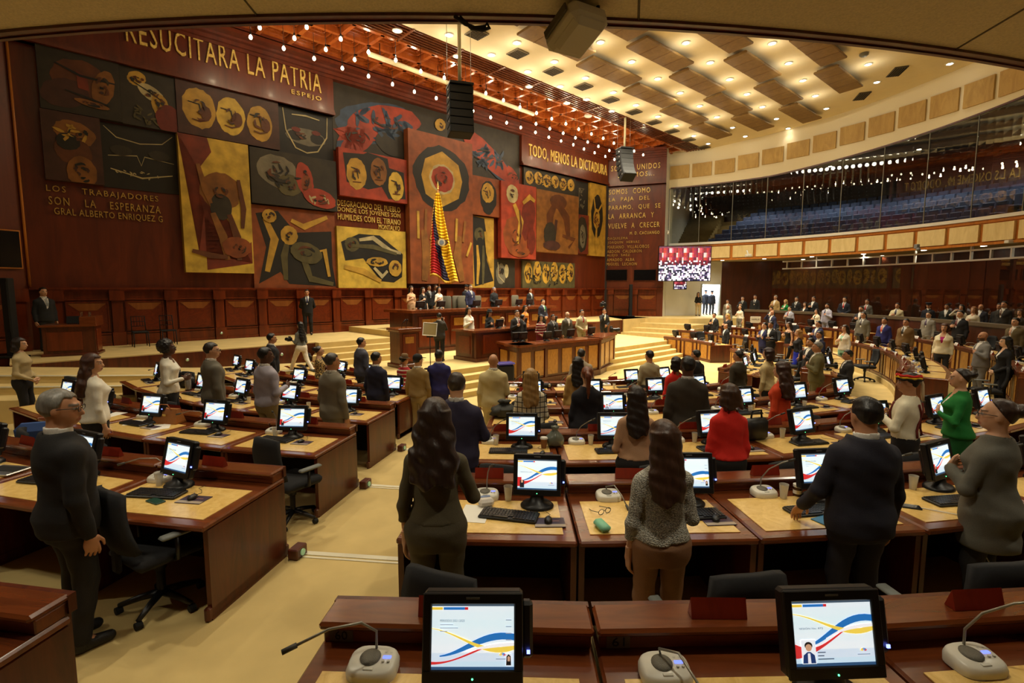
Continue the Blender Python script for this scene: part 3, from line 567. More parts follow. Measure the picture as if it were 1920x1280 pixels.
A(15.38, 17.05, 4.9, 9.38, .18, 'o', [('e', 'k', .45, .55, .36, .3), ('e', 'o', .42, .52, .2, .14), ('l', 'o', .2, [(.35, .62), (.15, .95)]), ('l', 'o', .2, [(.5, .62), (.9, .8)]), ('s', 'r', .42, .5, .15, .12, 12, .12), ('l', 'o', .24, [(.42, .4), (.4, .2), (.42, .05)])], 'narrow yellow panel with black field at the far right', 20)
A(5.72, 7.36, 2.86, 6.44, .14, 'o', [('p', 'k', [(.1, 1), (.6, .98), (.75, .6), (.7, .4), (.98, .1), (.2, .02), (.15, .5)]), ('e', 'g', .4, .75, .2, .1), ('e', 'k', .42, .66, .12, .05), ('l', 'o', .22, [(.3, .6), (.35, .35), (.3, .05)]), ('l', 'g', .2, [(.55, .6), (.55, .35), (.52, .05)]), ('l', 'o', .2, [(.62, .8), (.72, .5), (.85, .3)])], 'narrow yellow panel with pale bony uprights beside the flag', 21)
A(7.38, 8.97, 2.85, 4.36, .06, 'd', [('e', 'G', .35, .5, .22, .36), ('e', 'w', .6, .6, .1, .24), ('e', 'k', .4, .6, .08, .1), ('l', 'w', .06, [(.2, .9), (.25, .4), (.5, .2)])], 'small grey and black panel low beside the wainscot', 22)
A(9.5, 14.06, 2.85, 4.36, .12, 'g', [('e', 'o', .1+.16*i, .55+.08*(i % 2), .07, .38) for i in range(6)]+[('s', 'k', .5, .5, .46, .4, 46, .13), ('s', 'w', .5, .6, .42, .3, 12, .08)], 'low wide panel of mottled ochre and black uprights', 23)
# ================================================================ LIGHTS AND CEILING FITTINGS
ORD = ['first', 'second', 'third', 'fourth', 'fifth', 'sixth', 'seventh', 'eighth', 'ninth', 'tenth', 'eleventh', 'twelfth', 'thirteenth', 'fourteenth', 'fifteenth', 'sixteenth', 'seventeenth', 'eighteenth', 'nineteenth', 'twentieth', 'twenty-first', 'twenty-second', 'twenty-third', 'twenty-fourth', 'twenty-fifth']
def nth(i): return ORD[i] if i < len(ORD) else '%dth' % (i+1)
def onceil(px, py, dz=0.):
    d = ray(px, py); t = 5.
    for _ in range(30):
        x, y = d[0]*t, d[1]*t; tt = (x-P0[0])*N[0]+(y-P0[1])*N[1]; t = (CZ(tt)+dz-EYE)/d[2]
    return Vector((d[0]*t, d[1]*t, EYE+d[2]*t))
LAMPW = glow('lamp_lens', (1, .88, .66), 12.)
LAMPB = glow('bulb_glow', (1, .82, .5), 12.)
def lamp(parent, kind, energy, loc, color=WARM, size=.08, **kw):
    l = bpy.data.lights.new('lamp_light', kind); l.energy = energy; l.color = color
    if kind in ('POINT', 'SPOT'): l.shadow_soft_size = size
    for k, v in kw.items(): setattr(l, k, v)
    o = bpy.data.objects.new('lamp_light', l); COL.objects.link(o); o.parent = parent; o.location = loc; return o
def down(t, glow_=True):
    far = (Vector(t.location[:2])-Vector(G0)).length; k = .03 if far > 14.6 else .3 if far > 13.8 else .6 if (t.location.x-P0[0])*N[0]+(t.location.y-P0[1])*N[1] > 9.8 and t.location.y > 12 else 1.
    lamp(t, 'SPOT', P_DOWN*k, (0, 0, -.1), WARM, .12, spot_size=R(112), spot_blend=1.); far < 14 and lamp(t, 'POINT', 8., (0, 0, -.5), WARM, .12)  # the point light hung below the lens is added fill for the ceiling
mb = MB(); mb.lathe([(.17, 0), (.17, -.02), (.12, -.03), (.12, 0)], n=20, cap=False); DL_RING = mb.mesh('trim_ring', WHITEP)
mb = MB(); mb.ball((0, 0, -.015), (.1, .1, .04), 0, 12); DL_LENS = mb.mesh('lens', LAMPW)
o_ = lambda x, y: (900+x/1.882, y/1.882)
DL = {'slotted strip': [(745, 57), (857, 105), o_(173, 305), o_(307, 363)], 'square vents': [(842, 65), o_(40, 193), o_(168, 252), o_(283, 304), o_(376, 350), o_(465, 391)],
      'first row of ceiling baffles': [o_(130, 150), o_(262, 217), o_(372, 274), o_(470, 325), o_(550, 370), o_(627, 410), o_(692, 443), o_(754, 478), o_(805, 506)],
      'second row of ceiling baffles': [o_(425, 148), o_(535, 217), o_(627, 277), o_(706, 327), o_(775, 373), o_(836, 412), o_(891, 449), o_(936, 480)],
      'third row of ceiling baffles': [o_(727, 150), o_(812, 220), o_(880, 279), o_(942, 331), o_(996, 376), o_(1046, 418), o_(1087, 452)],
      'fourth row of ceiling baffles': [o_(1031, 152), o_(1089, 222), o_(1139, 283), o_(1183, 337), o_(1222, 382)],
      'outer rectangular vents': [o_(1370, 226), o_(1400, 289), o_(1658, 224)]}
for where, L in DL.items():
    for i, q in enumerate(L):
        p = onceil(*q)
        t = thing('ceiling_downlight', '%s bright round downlight from the near end beside the %s' % (nth(i), where), 'ceiling light', p, 0, 'round ceiling downlights')
        link('trim_ring', DL_RING, t); link('lens', DL_LENS, t); down(t, q[0] < 1470)
# a few more downlights the soffit hides
for i, (s, t) in enumerate([(-8, 8), (-4, 8), (-8, 13), (-3.5, 13), (1, 13), (-6, 18), (-1, 18), (4, 18), (9, 18), (13, 20)]):
    p = ST(s, t, CZ(t)); q = thing('ceiling_downlight', '%s round downlight out of sight above the near soffit' % nth(i), 'ceiling light', p, 0, 'round ceiling downlights')
    link('trim_ring', DL_RING, q); link('lens', DL_LENS, q); down(q)
mb = MB(); mb.tube([(0, 0, 0), (0, 0, .78)], .008, 6); mb.lathe([(.012, -.02), (.03, 0), (.03, .06), (.012, .09)], n=10); PB_ROD = mb.mesh('stem', BLACK)
mb = MB(); mb.lathe([(.004, -.15), (.035, -.135), (.055, -.09), (.045, -.045), (.022, -.01)], n=12); PB_BULB = mb.mesh('bulb', LAMPB)
B1 = [(470, 72), (532, 93), (589, 112), (642, 130), (691, 145), (736, 160), (777, 174), (818, 186), (852, 199), (887, 210), (920, 222), (950, 232), (976.5, 241), (1004, 250), (1029, 259), (1052, 266), (1075, 273), (1095, 281), (1115, 288), (1135, 295), (1152, 300.5)]
B2 = [(487, 54), (552, 74), (611, 95), (665, 114), (1005, 234), (1031, 243), (1056, 251.5), (1079, 260), (1102, 268), (1122, 276), (1142.5, 284)]
B3 = [(575, 53), (639, 75.5), (691, 100), (742, 115), (789, 136), (833, 148), (873, 162), (911, 177), (944, 190), (975, 203), (1006, 214), (1034.5, 224.5), (1061, 234), (1085, 244), (1109, 253), (1131, 261), (1151, 270), (1189, 285), (1206, 292)]
for rn, L in (('row nearest the mural', B1), ('middle row', B2), ('outer row', B3)):
    for i, q in enumerate(L):
        x, y, z = onz(q[0], q[1]-1, 10.62)
        t = thing('pendant_bulb', '%s glowing bare bulb from the left in the %s of hanging bulbs' % (nth(i), rn), 'light bulb', (x, y, z+.1), 0, 'bare bulbs hanging from the coffers')
        link('stem', PB_ROD, t); link('bulb', PB_BULB, t)
        if i % 2 == (0 if rn[0] != 'm' else 1): lamp(t, 'POINT', P_BULB, (0, 0, -.2), BULB, .05)
# veneer baffles, vents, smoke detector
CL = [[(95, 95), (220, 95), (235, 100), (175, 130)], [(213, 148), (265, 130), (388, 185), (335, 213)], [(357, 225), (425, 198), (553, 285), (485, 307)], [(525, 310), (585, 293), (685, 362), (625, 380)], [(648, 388), (700, 370), (788, 423), (735, 440)], [(750, 447), (800, 432), (873, 478), (825, 490)],
      None, [(530, 160), (605, 127), (733, 228), (657, 253)], [(685, 265), (750, 242), (852, 320), (783, 338)], [(805, 345), (862, 328), (945, 392), (885, 408)], [(900, 412), (950, 400), (1022, 450), (968, 464)],
      None, [(878, 207), (965, 180), (1045, 268), (965, 292)], [(983, 300), (1060, 281), (1128, 358), (1052, 375)], [(1067, 377), (1130, 363), (1190, 420), (1125, 434)], [(1193, 243), (1285, 227), (1333, 312), (1245, 330)]]
ctr = [(2.9, 8.35), (6.1, 8.2), (9.4, 8.0), (12.7, 7.8), (16, 7.55), (2.9, 10.45), (6.2, 10.3), (9.5, 10.05), (12.8, 9.85), (16.1, 9.65), (6.2, 12.4), (9.6, 12.15), (13, 11.9), (16.4, 11.7), (9.7, 14.3), (13.2, 14.05), (-.4, 8.6), (-.4, 10.7), (2.8, 12.7), (2.8, 14.7), (6.2, 14.5)]
nm = ['row nearest the mural', 'second row', 'third row', 'fourth row']
cnt = {}
mb = MB(); mb.box((0, 0, .0), (2.95, .86, .09), 0, .02); mb.box((0, 0, .07), (2.75, .68, .08), 0)
for x in (-.72, 0, .72): mb.box((x, 0, -.046), (.012, .86, .004), 1)
CM = mb.mesh('ceiling_baffle', [CLOUD, WOOD])
for s, t in ctr:
    # positions were measured on a level plane; carry them up to the sloping slab along the same sight line
    p = ST(s, t, 11.0); k = 1.
    for _ in range(20):
        q = Vector((p.x*k, p.y*k, EYE+(11.0-EYE)*k)); tt = (q.x-P0[0])*N[0]+(q.y-P0[1])*N[1]; k = (CZ(tt)-.22-EYE)/(11.0-EYE)
    row = 0 if t < 9 else 1 if t < 11 else 2 if t < 13.2 else 3; cnt[row] = cnt.get(row, 0)+1
    o = link('ceiling_baffle', CM, None, q, WROT-.05); o.rotation_euler.x = -.055; o.scale = (k, k, 1)
    tag(o, 'brown veneer ceiling baffle, %s in the %s' % (nth(cnt[row]-1), nm[row]), 'ceiling baffle', 'veneer baffles under the ceiling')
mb = MB(); mb.box((0, 0, 0), (.62, .62, .05), 0, .01)
for i in range(7): mb.box((0, -.24+.08*i, -.03), (.54, .02, .02), 1)
VM = mb.mesh('ceiling_vent', [flat('vent_grey', (112, 100, 76), rough=.6), DARK])
for i, q in enumerate([(894, 64), (970.6, 101), (1037, 134), (1094, 162.5), (1144.5, 187.5), (1188.5, 210), (1225.7, 229.5), (1260, 246), (1291, 262), (1320, 276)]):
    o = link('ceiling_vent', VM, None, onceil(*q, -.02), WROT); tag(o, '%s square grey vent from the near end of the ceiling row' % nth(i), 'vent', 'square ceiling vents')
mb = MB(); mb.box((0, 0, 0), (1.0, .5, .05), 0, .01)
for i in range(5): mb.box((0, -.18+.09*i, -.03), (.9, .04, .02), 1)
VM2 = mb.mesh('ceiling_vent', [flat('vent_dark', (70, 62, 48), rough=.6), DARK])
for i, q in enumerate([(1682, 134.5), (1616, 180.5)]):
    o = link('ceiling_vent', VM2, None, onceil(*q, -.02), WROT+.5); tag(o, ['larger', 'smaller'][i]+' dark slotted vent near the curved white fascia', 'vent')
mb = MB(); mb.lathe([(.2, .03), (.2, -.03), (.12, -.07), (.02, -.07)], n=20); o = mb.build('smoke_detector', WHITEP, None, onz(1103, 217, 11.42)); tag(o, 'round pale detector on the dark slotted ceiling strip', 'detector')
mb = MB(); mb.lathe([(.16, .03), (.16, -.05), (.1, -.1), (.02, -.1)], n=20); o = mb.build('smoke_detector', GREY, None, onceil(1620, 101, -.02)); tag(o, 'round grey detector close under the soffit edge', 'detector')
a, b = Vector(onz(692, 101, 10.95)), Vector(onz(1000, 214, 10.95))
t = thing('light_bar', 'long cream light bar hung below the coffered strip', 'light bar', a)
mb = MB(); mb.tube([(0, 0, 0), tuple(b-a)], .085, 10); mb.build('bar', flat('cream_bar', (226, 214, 176), rough=.4), t)
for k in (.05, .35, .65, .95):
    mb = MB(); p = (b-a)*k; mb.tube([p, p+Vector((0, 0, .5))], .015, 6); mb.build('hanger', BLACK, t)
# lights in the soffits
mb = MB(); mb.lathe([(.1, 0), (.1, -.012), (.02, -.014)], n=16); SL = mb.mesh('soffit_light', LAMPW)
for i, a in enumerate([2, 10, 18, 27, 35.5, 44, 52, -8]):
    p = GP(17.75, a, 4.6); t = thing('soffit_light', '%s round light from the right under the gallery edge' % nth(i), 'ceiling light', p, 0, 'lights under the gallery')
    link('lens', SL, t); lamp(t, 'SPOT', P_SOFFIT*(1. if i < 7 else .4), (0, 0, -.05), WARM, .08, spot_size=R(150), spot_blend=.6)
for i, (r, a) in enumerate([(20.2, 4), (20.2, 16), (20.2, 28), (20.2, 40)]):
    p = GP(r, a, 4.6); t = thing('soffit_light', '%s dim light deep under the gallery' % nth(i), 'ceiling light', p, 0, 'lights under the gallery')
    link('lens', SL, t); lamp(t, 'SPOT', P_SOFFIT*.5, (0, 0, -.05), WARM, .08, spot_size=R(140), spot_blend=.6)
for i, a in enumerate((50, 38, 26, 14, 2)):
    p = GP(21.5, a, 10.2); t = thing('soffit_light', '%s light added inside the upper gallery to show its seats' % nth(i), 'ceiling light', p, 0, 'lights added inside the gallery')
    link('lens', SL, t); lamp(t, 'SPOT', 340, (0, 0, -.05), WARM, .1, spot_size=R(140), spot_blend=.8)  # interior lights added so the blue seats show through the glass
for i, a in enumerate((-42, -30, -18, -6, 6, 18, 30, 42)):
    p = SP(18.6, a, 4.62); t = thing('soffit_light', '%s round light from the left in the soffit overhead' % nth(i), 'ceiling light', p, 0, 'lights in the near soffit')
    link('lens', SL, t); lamp(t, 'SPOT', P_NEAR, (0, 0, -.05), WARM, .1, spot_size=R(150), spot_blend=.8)
# ---- hanging loudspeaker columns
def speakercol(px, py0, py1, yy, w, curve, label, rodtop):
    x, y, z0 = ony(px, py0, yy); z1 = ony(px, py1, yy)[2]; n = 6; h = (z0-z1)/n
    t = thing('line_speaker', label, 'loudspeaker', (x, y, z0), .3)
    cx, cz, a = 0., 0., 0.
    for i in range(n):
        a = curve*(i/(n-1))**1.3*.9
        M = Matrix.Translation((0, cx, cz)) @ Matrix.Rotation(-a, 4, 'X')
        m = MB(); m.box((0, 0, -h/2), (w, w*.75, h*.94), 0, .02, M); m.box((0, -w*.38, -h/2), (w*.9, .02, h*.82), 1, 0, M)
        for sx in (-1, 1): m.box((sx*w*.51, -.1, -h/2), (.02, .06, .05), 2, 0, M)
        m.build('speaker_cabinet', [BLACKM, flat('speaker_grille', (30, 29, 26), rough=.75, bump=.4, nscale=120), SILVER], t)
        d = M.to_3x3() @ Vector((0, 0, -h)); cx += d.y; cz += d.z
    m = MB(); m.box((0, 0, .05), (w*1.0, w*.9, .06)); m.build('flying_frame', BLACK, t)
    m = MB(); m.tube([(0, 0, .05), (0, 0, rodtop-z0)], .055, 8); m.build('hanging_pole', flat('cream_pole', (232, 220, 178), rough=.4), t)
    for sx in (-1, 1):
        m = MB(); m.tube([(sx*w*.5, .1, .05), (sx*w*.5, .1, rodtop-z0)], .008, 4); m.build('cable', SILVER, t)
speakercol(862, 165, 256, 16., .72, .12, 'straight black column of loudspeakers hanging before the red wing panel', 11.5)
speakercol(1171, 281, 341, 27., .72, .75, 'curved black column of loudspeakers hanging near the end wall', 11.6)
# ---- white camera housing and loose cable at the soffit edge
x, y, z = ony(1080, 58, 3.55)
t = thing('projector', 'white angular projector body hung at the edge of the near soffit', 'projector', (x, y, z), R(30))
t.scale = (.84, .84, .84)
m = MB(); m.box((0, 0, 0), (.36, .42, .17), 0, .05, Matrix.Rotation(-.35, 4, 'X')); m.box((0, -.02, -.06), (.3, .34, .1), 0, .04, Matrix.Rotation(-.35, 4, 'X')); m.build('body', flat('housing_grey', (206, 198, 172), rough=.5), t)
m = MB(); m.box((-.19, 0, .03), (.02, .3, .07), 0, .008, Matrix.Rotation(-.35, 4, 'X')); m.build('side_vent', flat('housing_dark', (92, 84, 66), rough=.6), t)
m = MB(); m.lathe([(.12, .1), (.12, .22), (.09, .3), (.06, .5)], (.03, .05, 0), 16); m.tube([(.15, .05, -.02), (.16, .06, .12), (.1, .06, .2)], .035, 8); m.build('mount', flat('housing_grey', (176, 166, 138)), t)
m = MB(); m.tube([(-.02, -.05, .45), (-.09, -.09, .38), (-.07, -.12, .28), (.05, -.13, .26), (.12, -.12, .2), (.13, -.1, .08)], .016, 8); m.build('cable', BLACK, t)
p = [ony(*q, 3.6) for q in ((852, 30), (872, 45), (890, 52), (910, 50), (913, 44), (918, 52), (905, 57), (885, 54), (862, 32))]
m = MB(); m.tube(p, .012, 6); tag(m.build('loose_cable', BLACK), 'loop of loose black cable dangling from the soffit edge', 'cable')
# ---- screens on the walls
SCR = colmat('screen_image', emit=.55, noise=0)
def crowd_screen(m, M, w, h, seed, nx=36, ny=22):
    rng = random.Random(seed)
    for i in range(nx):
        for j in range(ny):
            v = j/ny
            if v > .55: q = [(150, 50, 66), (120, 44, 60), (190, 90, 100), (100, 40, 56), (170, 60, 56), (150, 50, 66), (206, 186, 190)][(i*5//7*3+(j//3)*2) % 7] if v < .93 else (110, 60, 80); c = tuple(min(255, max(0, x+rng.randint(-14, 14))) for x in q)
            elif v > .42: c = rng.choice([(120, 30, 50), (90, 24, 40), (60, 30, 50), (226, 222, 236)])
            else: c = rng.choice([(235, 232, 245), (190, 190, 226), (50, 50, 90), (30, 30, 60), (250, 250, 255), (20, 24, 40), (120, 100, 140)])
            x0, x1, y0, y1 = w*i/nx, w*(i+1)/nx, h*j/ny, h*(j+1)/ny
            m.add([(x0, y0, 0), (x1, y0, 0), (x1, y1, 0), (x0, y1, 0)], [(0, 1, 2, 3)], 0, False, M, lin(c))
def wallscreen(name, label, p, q, z0, z1, seed, lit=True, nx=36, ny=22, frame=BLACK):
    t = thing(name, label, 'screen', (0, 0, 0)); w = math.hypot(q[0]-p[0], q[1]-p[1]); F = face_frame(p, q, z0, 0)
    m = MB(); m.box((w/2, (z1-z0)/2, -.06), (w+.08, z1-z0+.08, .1), 0, .01, F); m.build('frame', frame, t)
    m = MB(); M = F @ Matrix.Translation((0, 0, .002))
    if lit: crowd_screen(m, M, w, z1-z0, seed, nx, ny); m.build('display', SCR, t)
    else: m.box((w/2, (z1-z0)/2, 0), (w, z1-z0, .01), 0, 0, M); m.build('display', flat('dark_screen', (12, 12, 16), rough=.15), t)
a, b = ony(1235, 526, 32.5), ony(1333, 462, 32.5)
wallscreen('video_screen', 'large bright video screen showing the hall at the end wall', (a[0], 32.55), (b[0], 32.45), a[2], b[2], 3)
a, b = ony(1264, 541.5, 33.2), ony(1287, 528, 33.2)
wallscreen('video_screen', 'small monitor hanging under the large bright video screen', (a[0], 33.2), (b[0], 33.2), a[2], b[2], 4, True, 10, 6)
for i, (x0, x1) in enumerate([(1137, 1176), (1189, 1230)]):
    a = onwall(x0, 525.5, EW0, EW1); b = onwall(x1, 505.5, EW0, EW1); p = EF(a[0], 0, .08); q = EF(b[0], 0, .08)
    wallscreen('wall_monitor', ['left', 'right'][i]+' dark recessed monitor beneath the list of names', p, q, a[1], b[1], 9, False, frame=WOOD)
p = Vector((LW0.x, LW0.y, 0))+lu*.15+ln_*.1; q = Vector((LW0.x, LW0.y, 0))+lu*2.2+ln_*.1
wallscreen('wall_monitor', 'dark monitor in a wooden frame at the far left wall', q, p, 3.4, 4.4, 9, False, frame=WOODL)
m = MB(); M = XF(ony(1252, 434, 33.25)); m.box((0, 0, 0), (.1, .3, .1), 0, .02, M); m.ball((0, -.1, -.1), .08, 0, 10, M); tag(m.build('security_camera', WHITEP), 'small white security camera on the white post', 'camera')
x, y, z = ony(1719, 462, 22.9); m = MB(); M = XF((x, y, z)); m.box((0, 0, 0), (.14, .2, .2), 0, .02, M); m.ball((0, -.1, -.14), .09, 0, 10, M); tag(m.build('security_camera', GREY), 'dark camera at the lower edge of the gallery front', 'camera')
x, y, z = ony(1896, 453, 20.2); m = MB(); m.box((x, y, z), (.4, .2, .12), 0, .02); tag(m.build('signal_box', WHITEP), 'white box under the gallery front at the right edge', 'box')
x, y, z = ony(1403, 479, 30.6); m = MB(); M = XF((x, y, z)); m.box((0, 0, 0), (.3, .3, .16), 0, .03, M); m.tube([(0, 0, .05), (0, .2, .3)], .04, 8, 0, M); tag(m.build('security_camera', WHITEP), 'white camera under the left end of the gallery', 'camera')
# ================================================================ DESKS, MONITORS, MICROPHONES, CHAIRS
ROWN = {'A': 'nearest row', 'B': 'second row', 'C': 'third row', 'D': 'fourth row', 'F': 'fifth row', 'E': 'front row'}
DZ = .735
def taper(mb, Rk):                          # rows are rings: narrow every desk towards the centre
    mb.v = [(x*(1-max(0, y)/Rk), y, z) for x, y, z in mb.v]; return mb
def make_desk(Rk, w=1.235):
    t = thing('legislator_desk', 'x', 'desk', (0, 0, -50), 0, 'curved rows of wooden desks'); T = lambda m: taper(m, Rk); h = w/2
    m = MB(); m.box((0, .49, .712), (w, .98, .046), 0, .012); T(m).build('worktop', WOODH, t)
    m = MB(); m.box((0, .375, .737), (w-.17, .55, .006)); T(m).build('burl_inlay', BURL, t)
    m = MB(); m.box((0, .89, .822), (w, .19, .038), 0, .013); m.box((0, .9, .77), (w-.02, .15, .07), 0, .006); T(m).build('ledge_top', WOODH, t)
    for s in (-1, 1):
        m = MB(); m.box((s*(h-.02), .5, .345), (.04, .92, .69)); m.box((s*(h-.025), .5, .055), (.05, 1.0, .11), 0, .015); T(m).build('side_panel', WOOD, t)
    m = MB(); m.box((0, .97, .4), (w-.02, .03, .8)); m.box((0, .985, .05), (w, .05, .1), 0, .01); m.box((0, .988, .79), (w, .04, .09)); T(m).build('front_panel', WOOD, t)
    m = MB()
    for x, ww in ((-.475, .15), (0, .52), (.475, .15)): m.box((x, .993, .42), (ww, .012, .6), 0, .004)
    T(m).build('front_inlay', BURLD, t)
    m = MB(); m.box((0, .8, .35), (w-.08, .02, .68)); T(m).build('modesty_panel', DARK, t)
    return t
# ---- the picture on the screens
SCRD = colmat('monitor_image', emit=.5, noise=0)
def bez(p, n=14):
    out = []
    for i in range(n+1):
        t = i/n; out.append(tuple((1-t)**3*p[0][k]+3*t*(1-t)**2*p[1][k]+3*t*t*(1-t)*p[2][k]+t**3*p[3][k] for k in (0, 1)))
    return out
def strip(m, up, lo, z, col, M):
    for i in range(len(up)-1): m.add([(lo[i][0], lo[i][1], z), (lo[i+1][0], lo[i+1][1], z), (up[i+1][0], up[i+1][1], z), (up[i][0], up[i][1], z)], [(0, 1, 2, 3)], 0, False, M, lin(col))
def rect(m, x0, y0, x1, y1, z, col, M): m.add([(x0, y0, z), (x1, y0, z), (x1, y1, z), (x0, y1, z)], [(0, 1, 2, 3)], 0, False, M, lin(col))
def screen_page(m, M, w, h, var, fine):
    for i in range(8): rect(m, 0, h*i/8, w, h*(i+1)/8, 0, (246-4*(4-abs(i-5)), 250, 255) if i > 1 else (206+10*i, 232, 248), M)
    rect(m, 0, 0, w, h*.045, .0006, (52, 84, 120), M); rect(m, 0, h*.955, w, h, .0006, (70, 88, 104), M)
    rect(m, 0, h*.9, w*.13, h*.94, .0008, (244, 206, 70), M); rect(m, w*.14, h*.9, w*.4, h*.94, .0008, (46, 120, 196), M); rect(m, w*.4, h*.9, w*.44, h*.94, .0008, (214, 44, 50), M)
    k = -.22 if var == 0 else 0.
    red = bez([(0, (.34+k)*h), (.28*w, (.16+k*.3)*h), (.42*w, (.4+k*.6)*h), (.7*w, (.58+k)*h)]); redl = bez([(0, (.12+k*.2)*h), (.2*w, (.12+k*.2)*h), (.44*w, (.34+k*.6)*h), (.7*w, (.575+k)*h)])
    strip(m, red, redl, .0008, (214, 52, 52), M)
    bl = bez([(.1*w, (.3+k*.4)*h), (.4*w, (.36+k*.4)*h), (.6*w, (.86+k)*h), (w, (.76+k)*h)]); bll = bez([(.1*w, (.28+k*.4)*h), (.42*w, (.3+k*.4)*h), (.64*w, (.74+k)*h), (w, (.66+k)*h)])
    strip(m, bl, bll, .001, (40, 116, 190), M)
    yl = bez([(0, (.80+k*.8)*h), (.36*w, (.74+k*.8)*h), (.6*w, (.44+k)*h), (w, (.6+k)*h)]); yll = bez([(0, (.79+k*.8)*h), (.36*w, (.72+k*.8)*h), (.64*w, (.34+k)*h), (w, (.52+k)*h)])
    strip(m, yl, yll, .0012, (246, 214, 84), M)
    wh = bez([(.4*w, (.42+k*.6)*h), (.6*w, (.56+k)*h), (.7*w, (.62+k)*h), (w, (.63+k)*h)]); whl = bez([(.4*w, (.41+k*.6)*h), (.6*w, (.53+k)*h), (.72*w, (.55+k)*h), (w, (.58+k)*h)])
    strip(m, wh, whl, .0014, (252, 252, 255), M)
    for i in range(5):                      # fan-shaped emblem
        a0, a1 = R(20+28*i), R(46+28*i); cx, cyy, r = .86*w, .2*h, .045*w
        m.add([(cx+r*.35*math.cos(a0), cyy+r*.35*math.sin(a0), .0014), (cx+r*math.cos(a0), cyy+r*math.sin(a0), .0014), (cx+r*math.cos(a1), cyy+r*math.sin(a1), .0014), (cx+r*.35*math.cos(a1), cyy+r*.35*math.sin(a1), .0014)], [(0, 1, 2, 3)], 0, False, M, lin([(214, 60, 60), (70, 120, 200), (120, 160, 200), (246, 190, 60), (246, 214, 84)][i]))
    rect(m, .78*w, .155*h, .94*w, .17*h, .0012, (150, 160, 176), M)
    if var == 1:
        rect(m, .08*w, .04*h, .26*w, .4*h, .0016, (240, 246, 252), M)
        o = [(.17+.05*math.cos(a), .29+.055*math.sin(a)) for a in [2*math.pi*i/14 for i in range(14)]]
        m.add([(.08*w+.01*w, .05*h, .0018), (.25*w, .05*h, .0018), (.24*w, .17*h, .0018), (.19*w, .22*h, .0018), (.15*w, .22*h, .0018), (.1*w, .17*h, .0018)], [tuple(range(6))], 0, False, M, lin((34, 58, 110)))
        m.add([(.15*w, .05*h, .002), (.19*w, .05*h, .002), (.185*w, .2*h, .002), (.155*w, .2*h, .002)], [(0, 1, 2, 3)], 0, False, M, lin((240, 240, 244)))
        m.add([(x*w, (y+.02)*h*1.02, .0019) for x, y in o], [tuple(range(14))], 0, False, M, lin((36, 30, 28)))
        m.add([(x*w, y*h, .0021) for x, y in [(.17+(a-.17)*.8, b-.005) for a, b in o]], [tuple(range(14))], 0, False, M, lin((206, 158, 124)))
        for i, l in enumerate((.1, .08, .2)): rect(m, .28*w, (.2-.05*i)*h, (.28+l)*w, (.215-.05*i)*h, .0016, (70, 80, 96), M)
    elif var == 0:
        rect(m, .9*w, .06*h, .97*w, .24*h, .0016, (232, 232, 236), M); m.add([(.905*w, .07*h, .0018), (.965*w, .07*h, .0018), (.96*w, .2*h, .0018), (.935*w, .235*h, .0018), (.91*w, .2*h, .0018)], [tuple(range(5))], 0, False, M, lin((30, 26, 26)))
        m.add([(.922*w, .13*h, .002), (.95*w, .13*h, .002), (.952*w, .19*h, .002), (.935*w, .21*h, .002), (.92*w, .19*h, .002)], [tuple(range(5))], 0, False, M, lin((210, 164, 132)))
    elif var == 2:
        rect(m, 0, .1*h, .1*w, .4*h, .0009, (206, 44, 44), M); rect(m, .06*w, .06*h, .17*w, .3*h, .0016, (30, 30, 36), M); rect(m, .09*w, .22*h, .14*w, .32*h, .0018, (206, 160, 130), M)
    tx = {0: 'PERIODO 2021-2025', 1: 'SESIÓN No. 872', 2: 'SESIÓN No. 872', 3: 'PERIODO 2021-2025'}[var]
    y = .72*h if var in (0, 3) else .56*h
    if fine: text_on(m, tx, M @ Matrix.Translation((.1*w if var in (0, 3) else .07*w, y, .0024)), .3*w, .035*h, .0004, 0, col=lin((70, 84, 104)))
    else: rect(m, .1*w, y, .4*w, y+.03*h, .0016, (120, 132, 150), M)
    if var in (0, 3):
        for i, l in enumerate((.16, .22, .09)): rect(m, .1*w, y-.05*h*(i+1), (.1+l)*w, y-.05*h*(i+1)+.014*h, .0016, (168, 178, 192), M)
        for i in range(4): rect(m, .9*w, (.74-.1*i)*h, .97*w, (.755-.1*i)*h, .0016, (150, 160, 176), M)
TILT = Matrix.Translation((0, .0, .25)) @ Matrix.Rotation(-.24, 4, 'X')
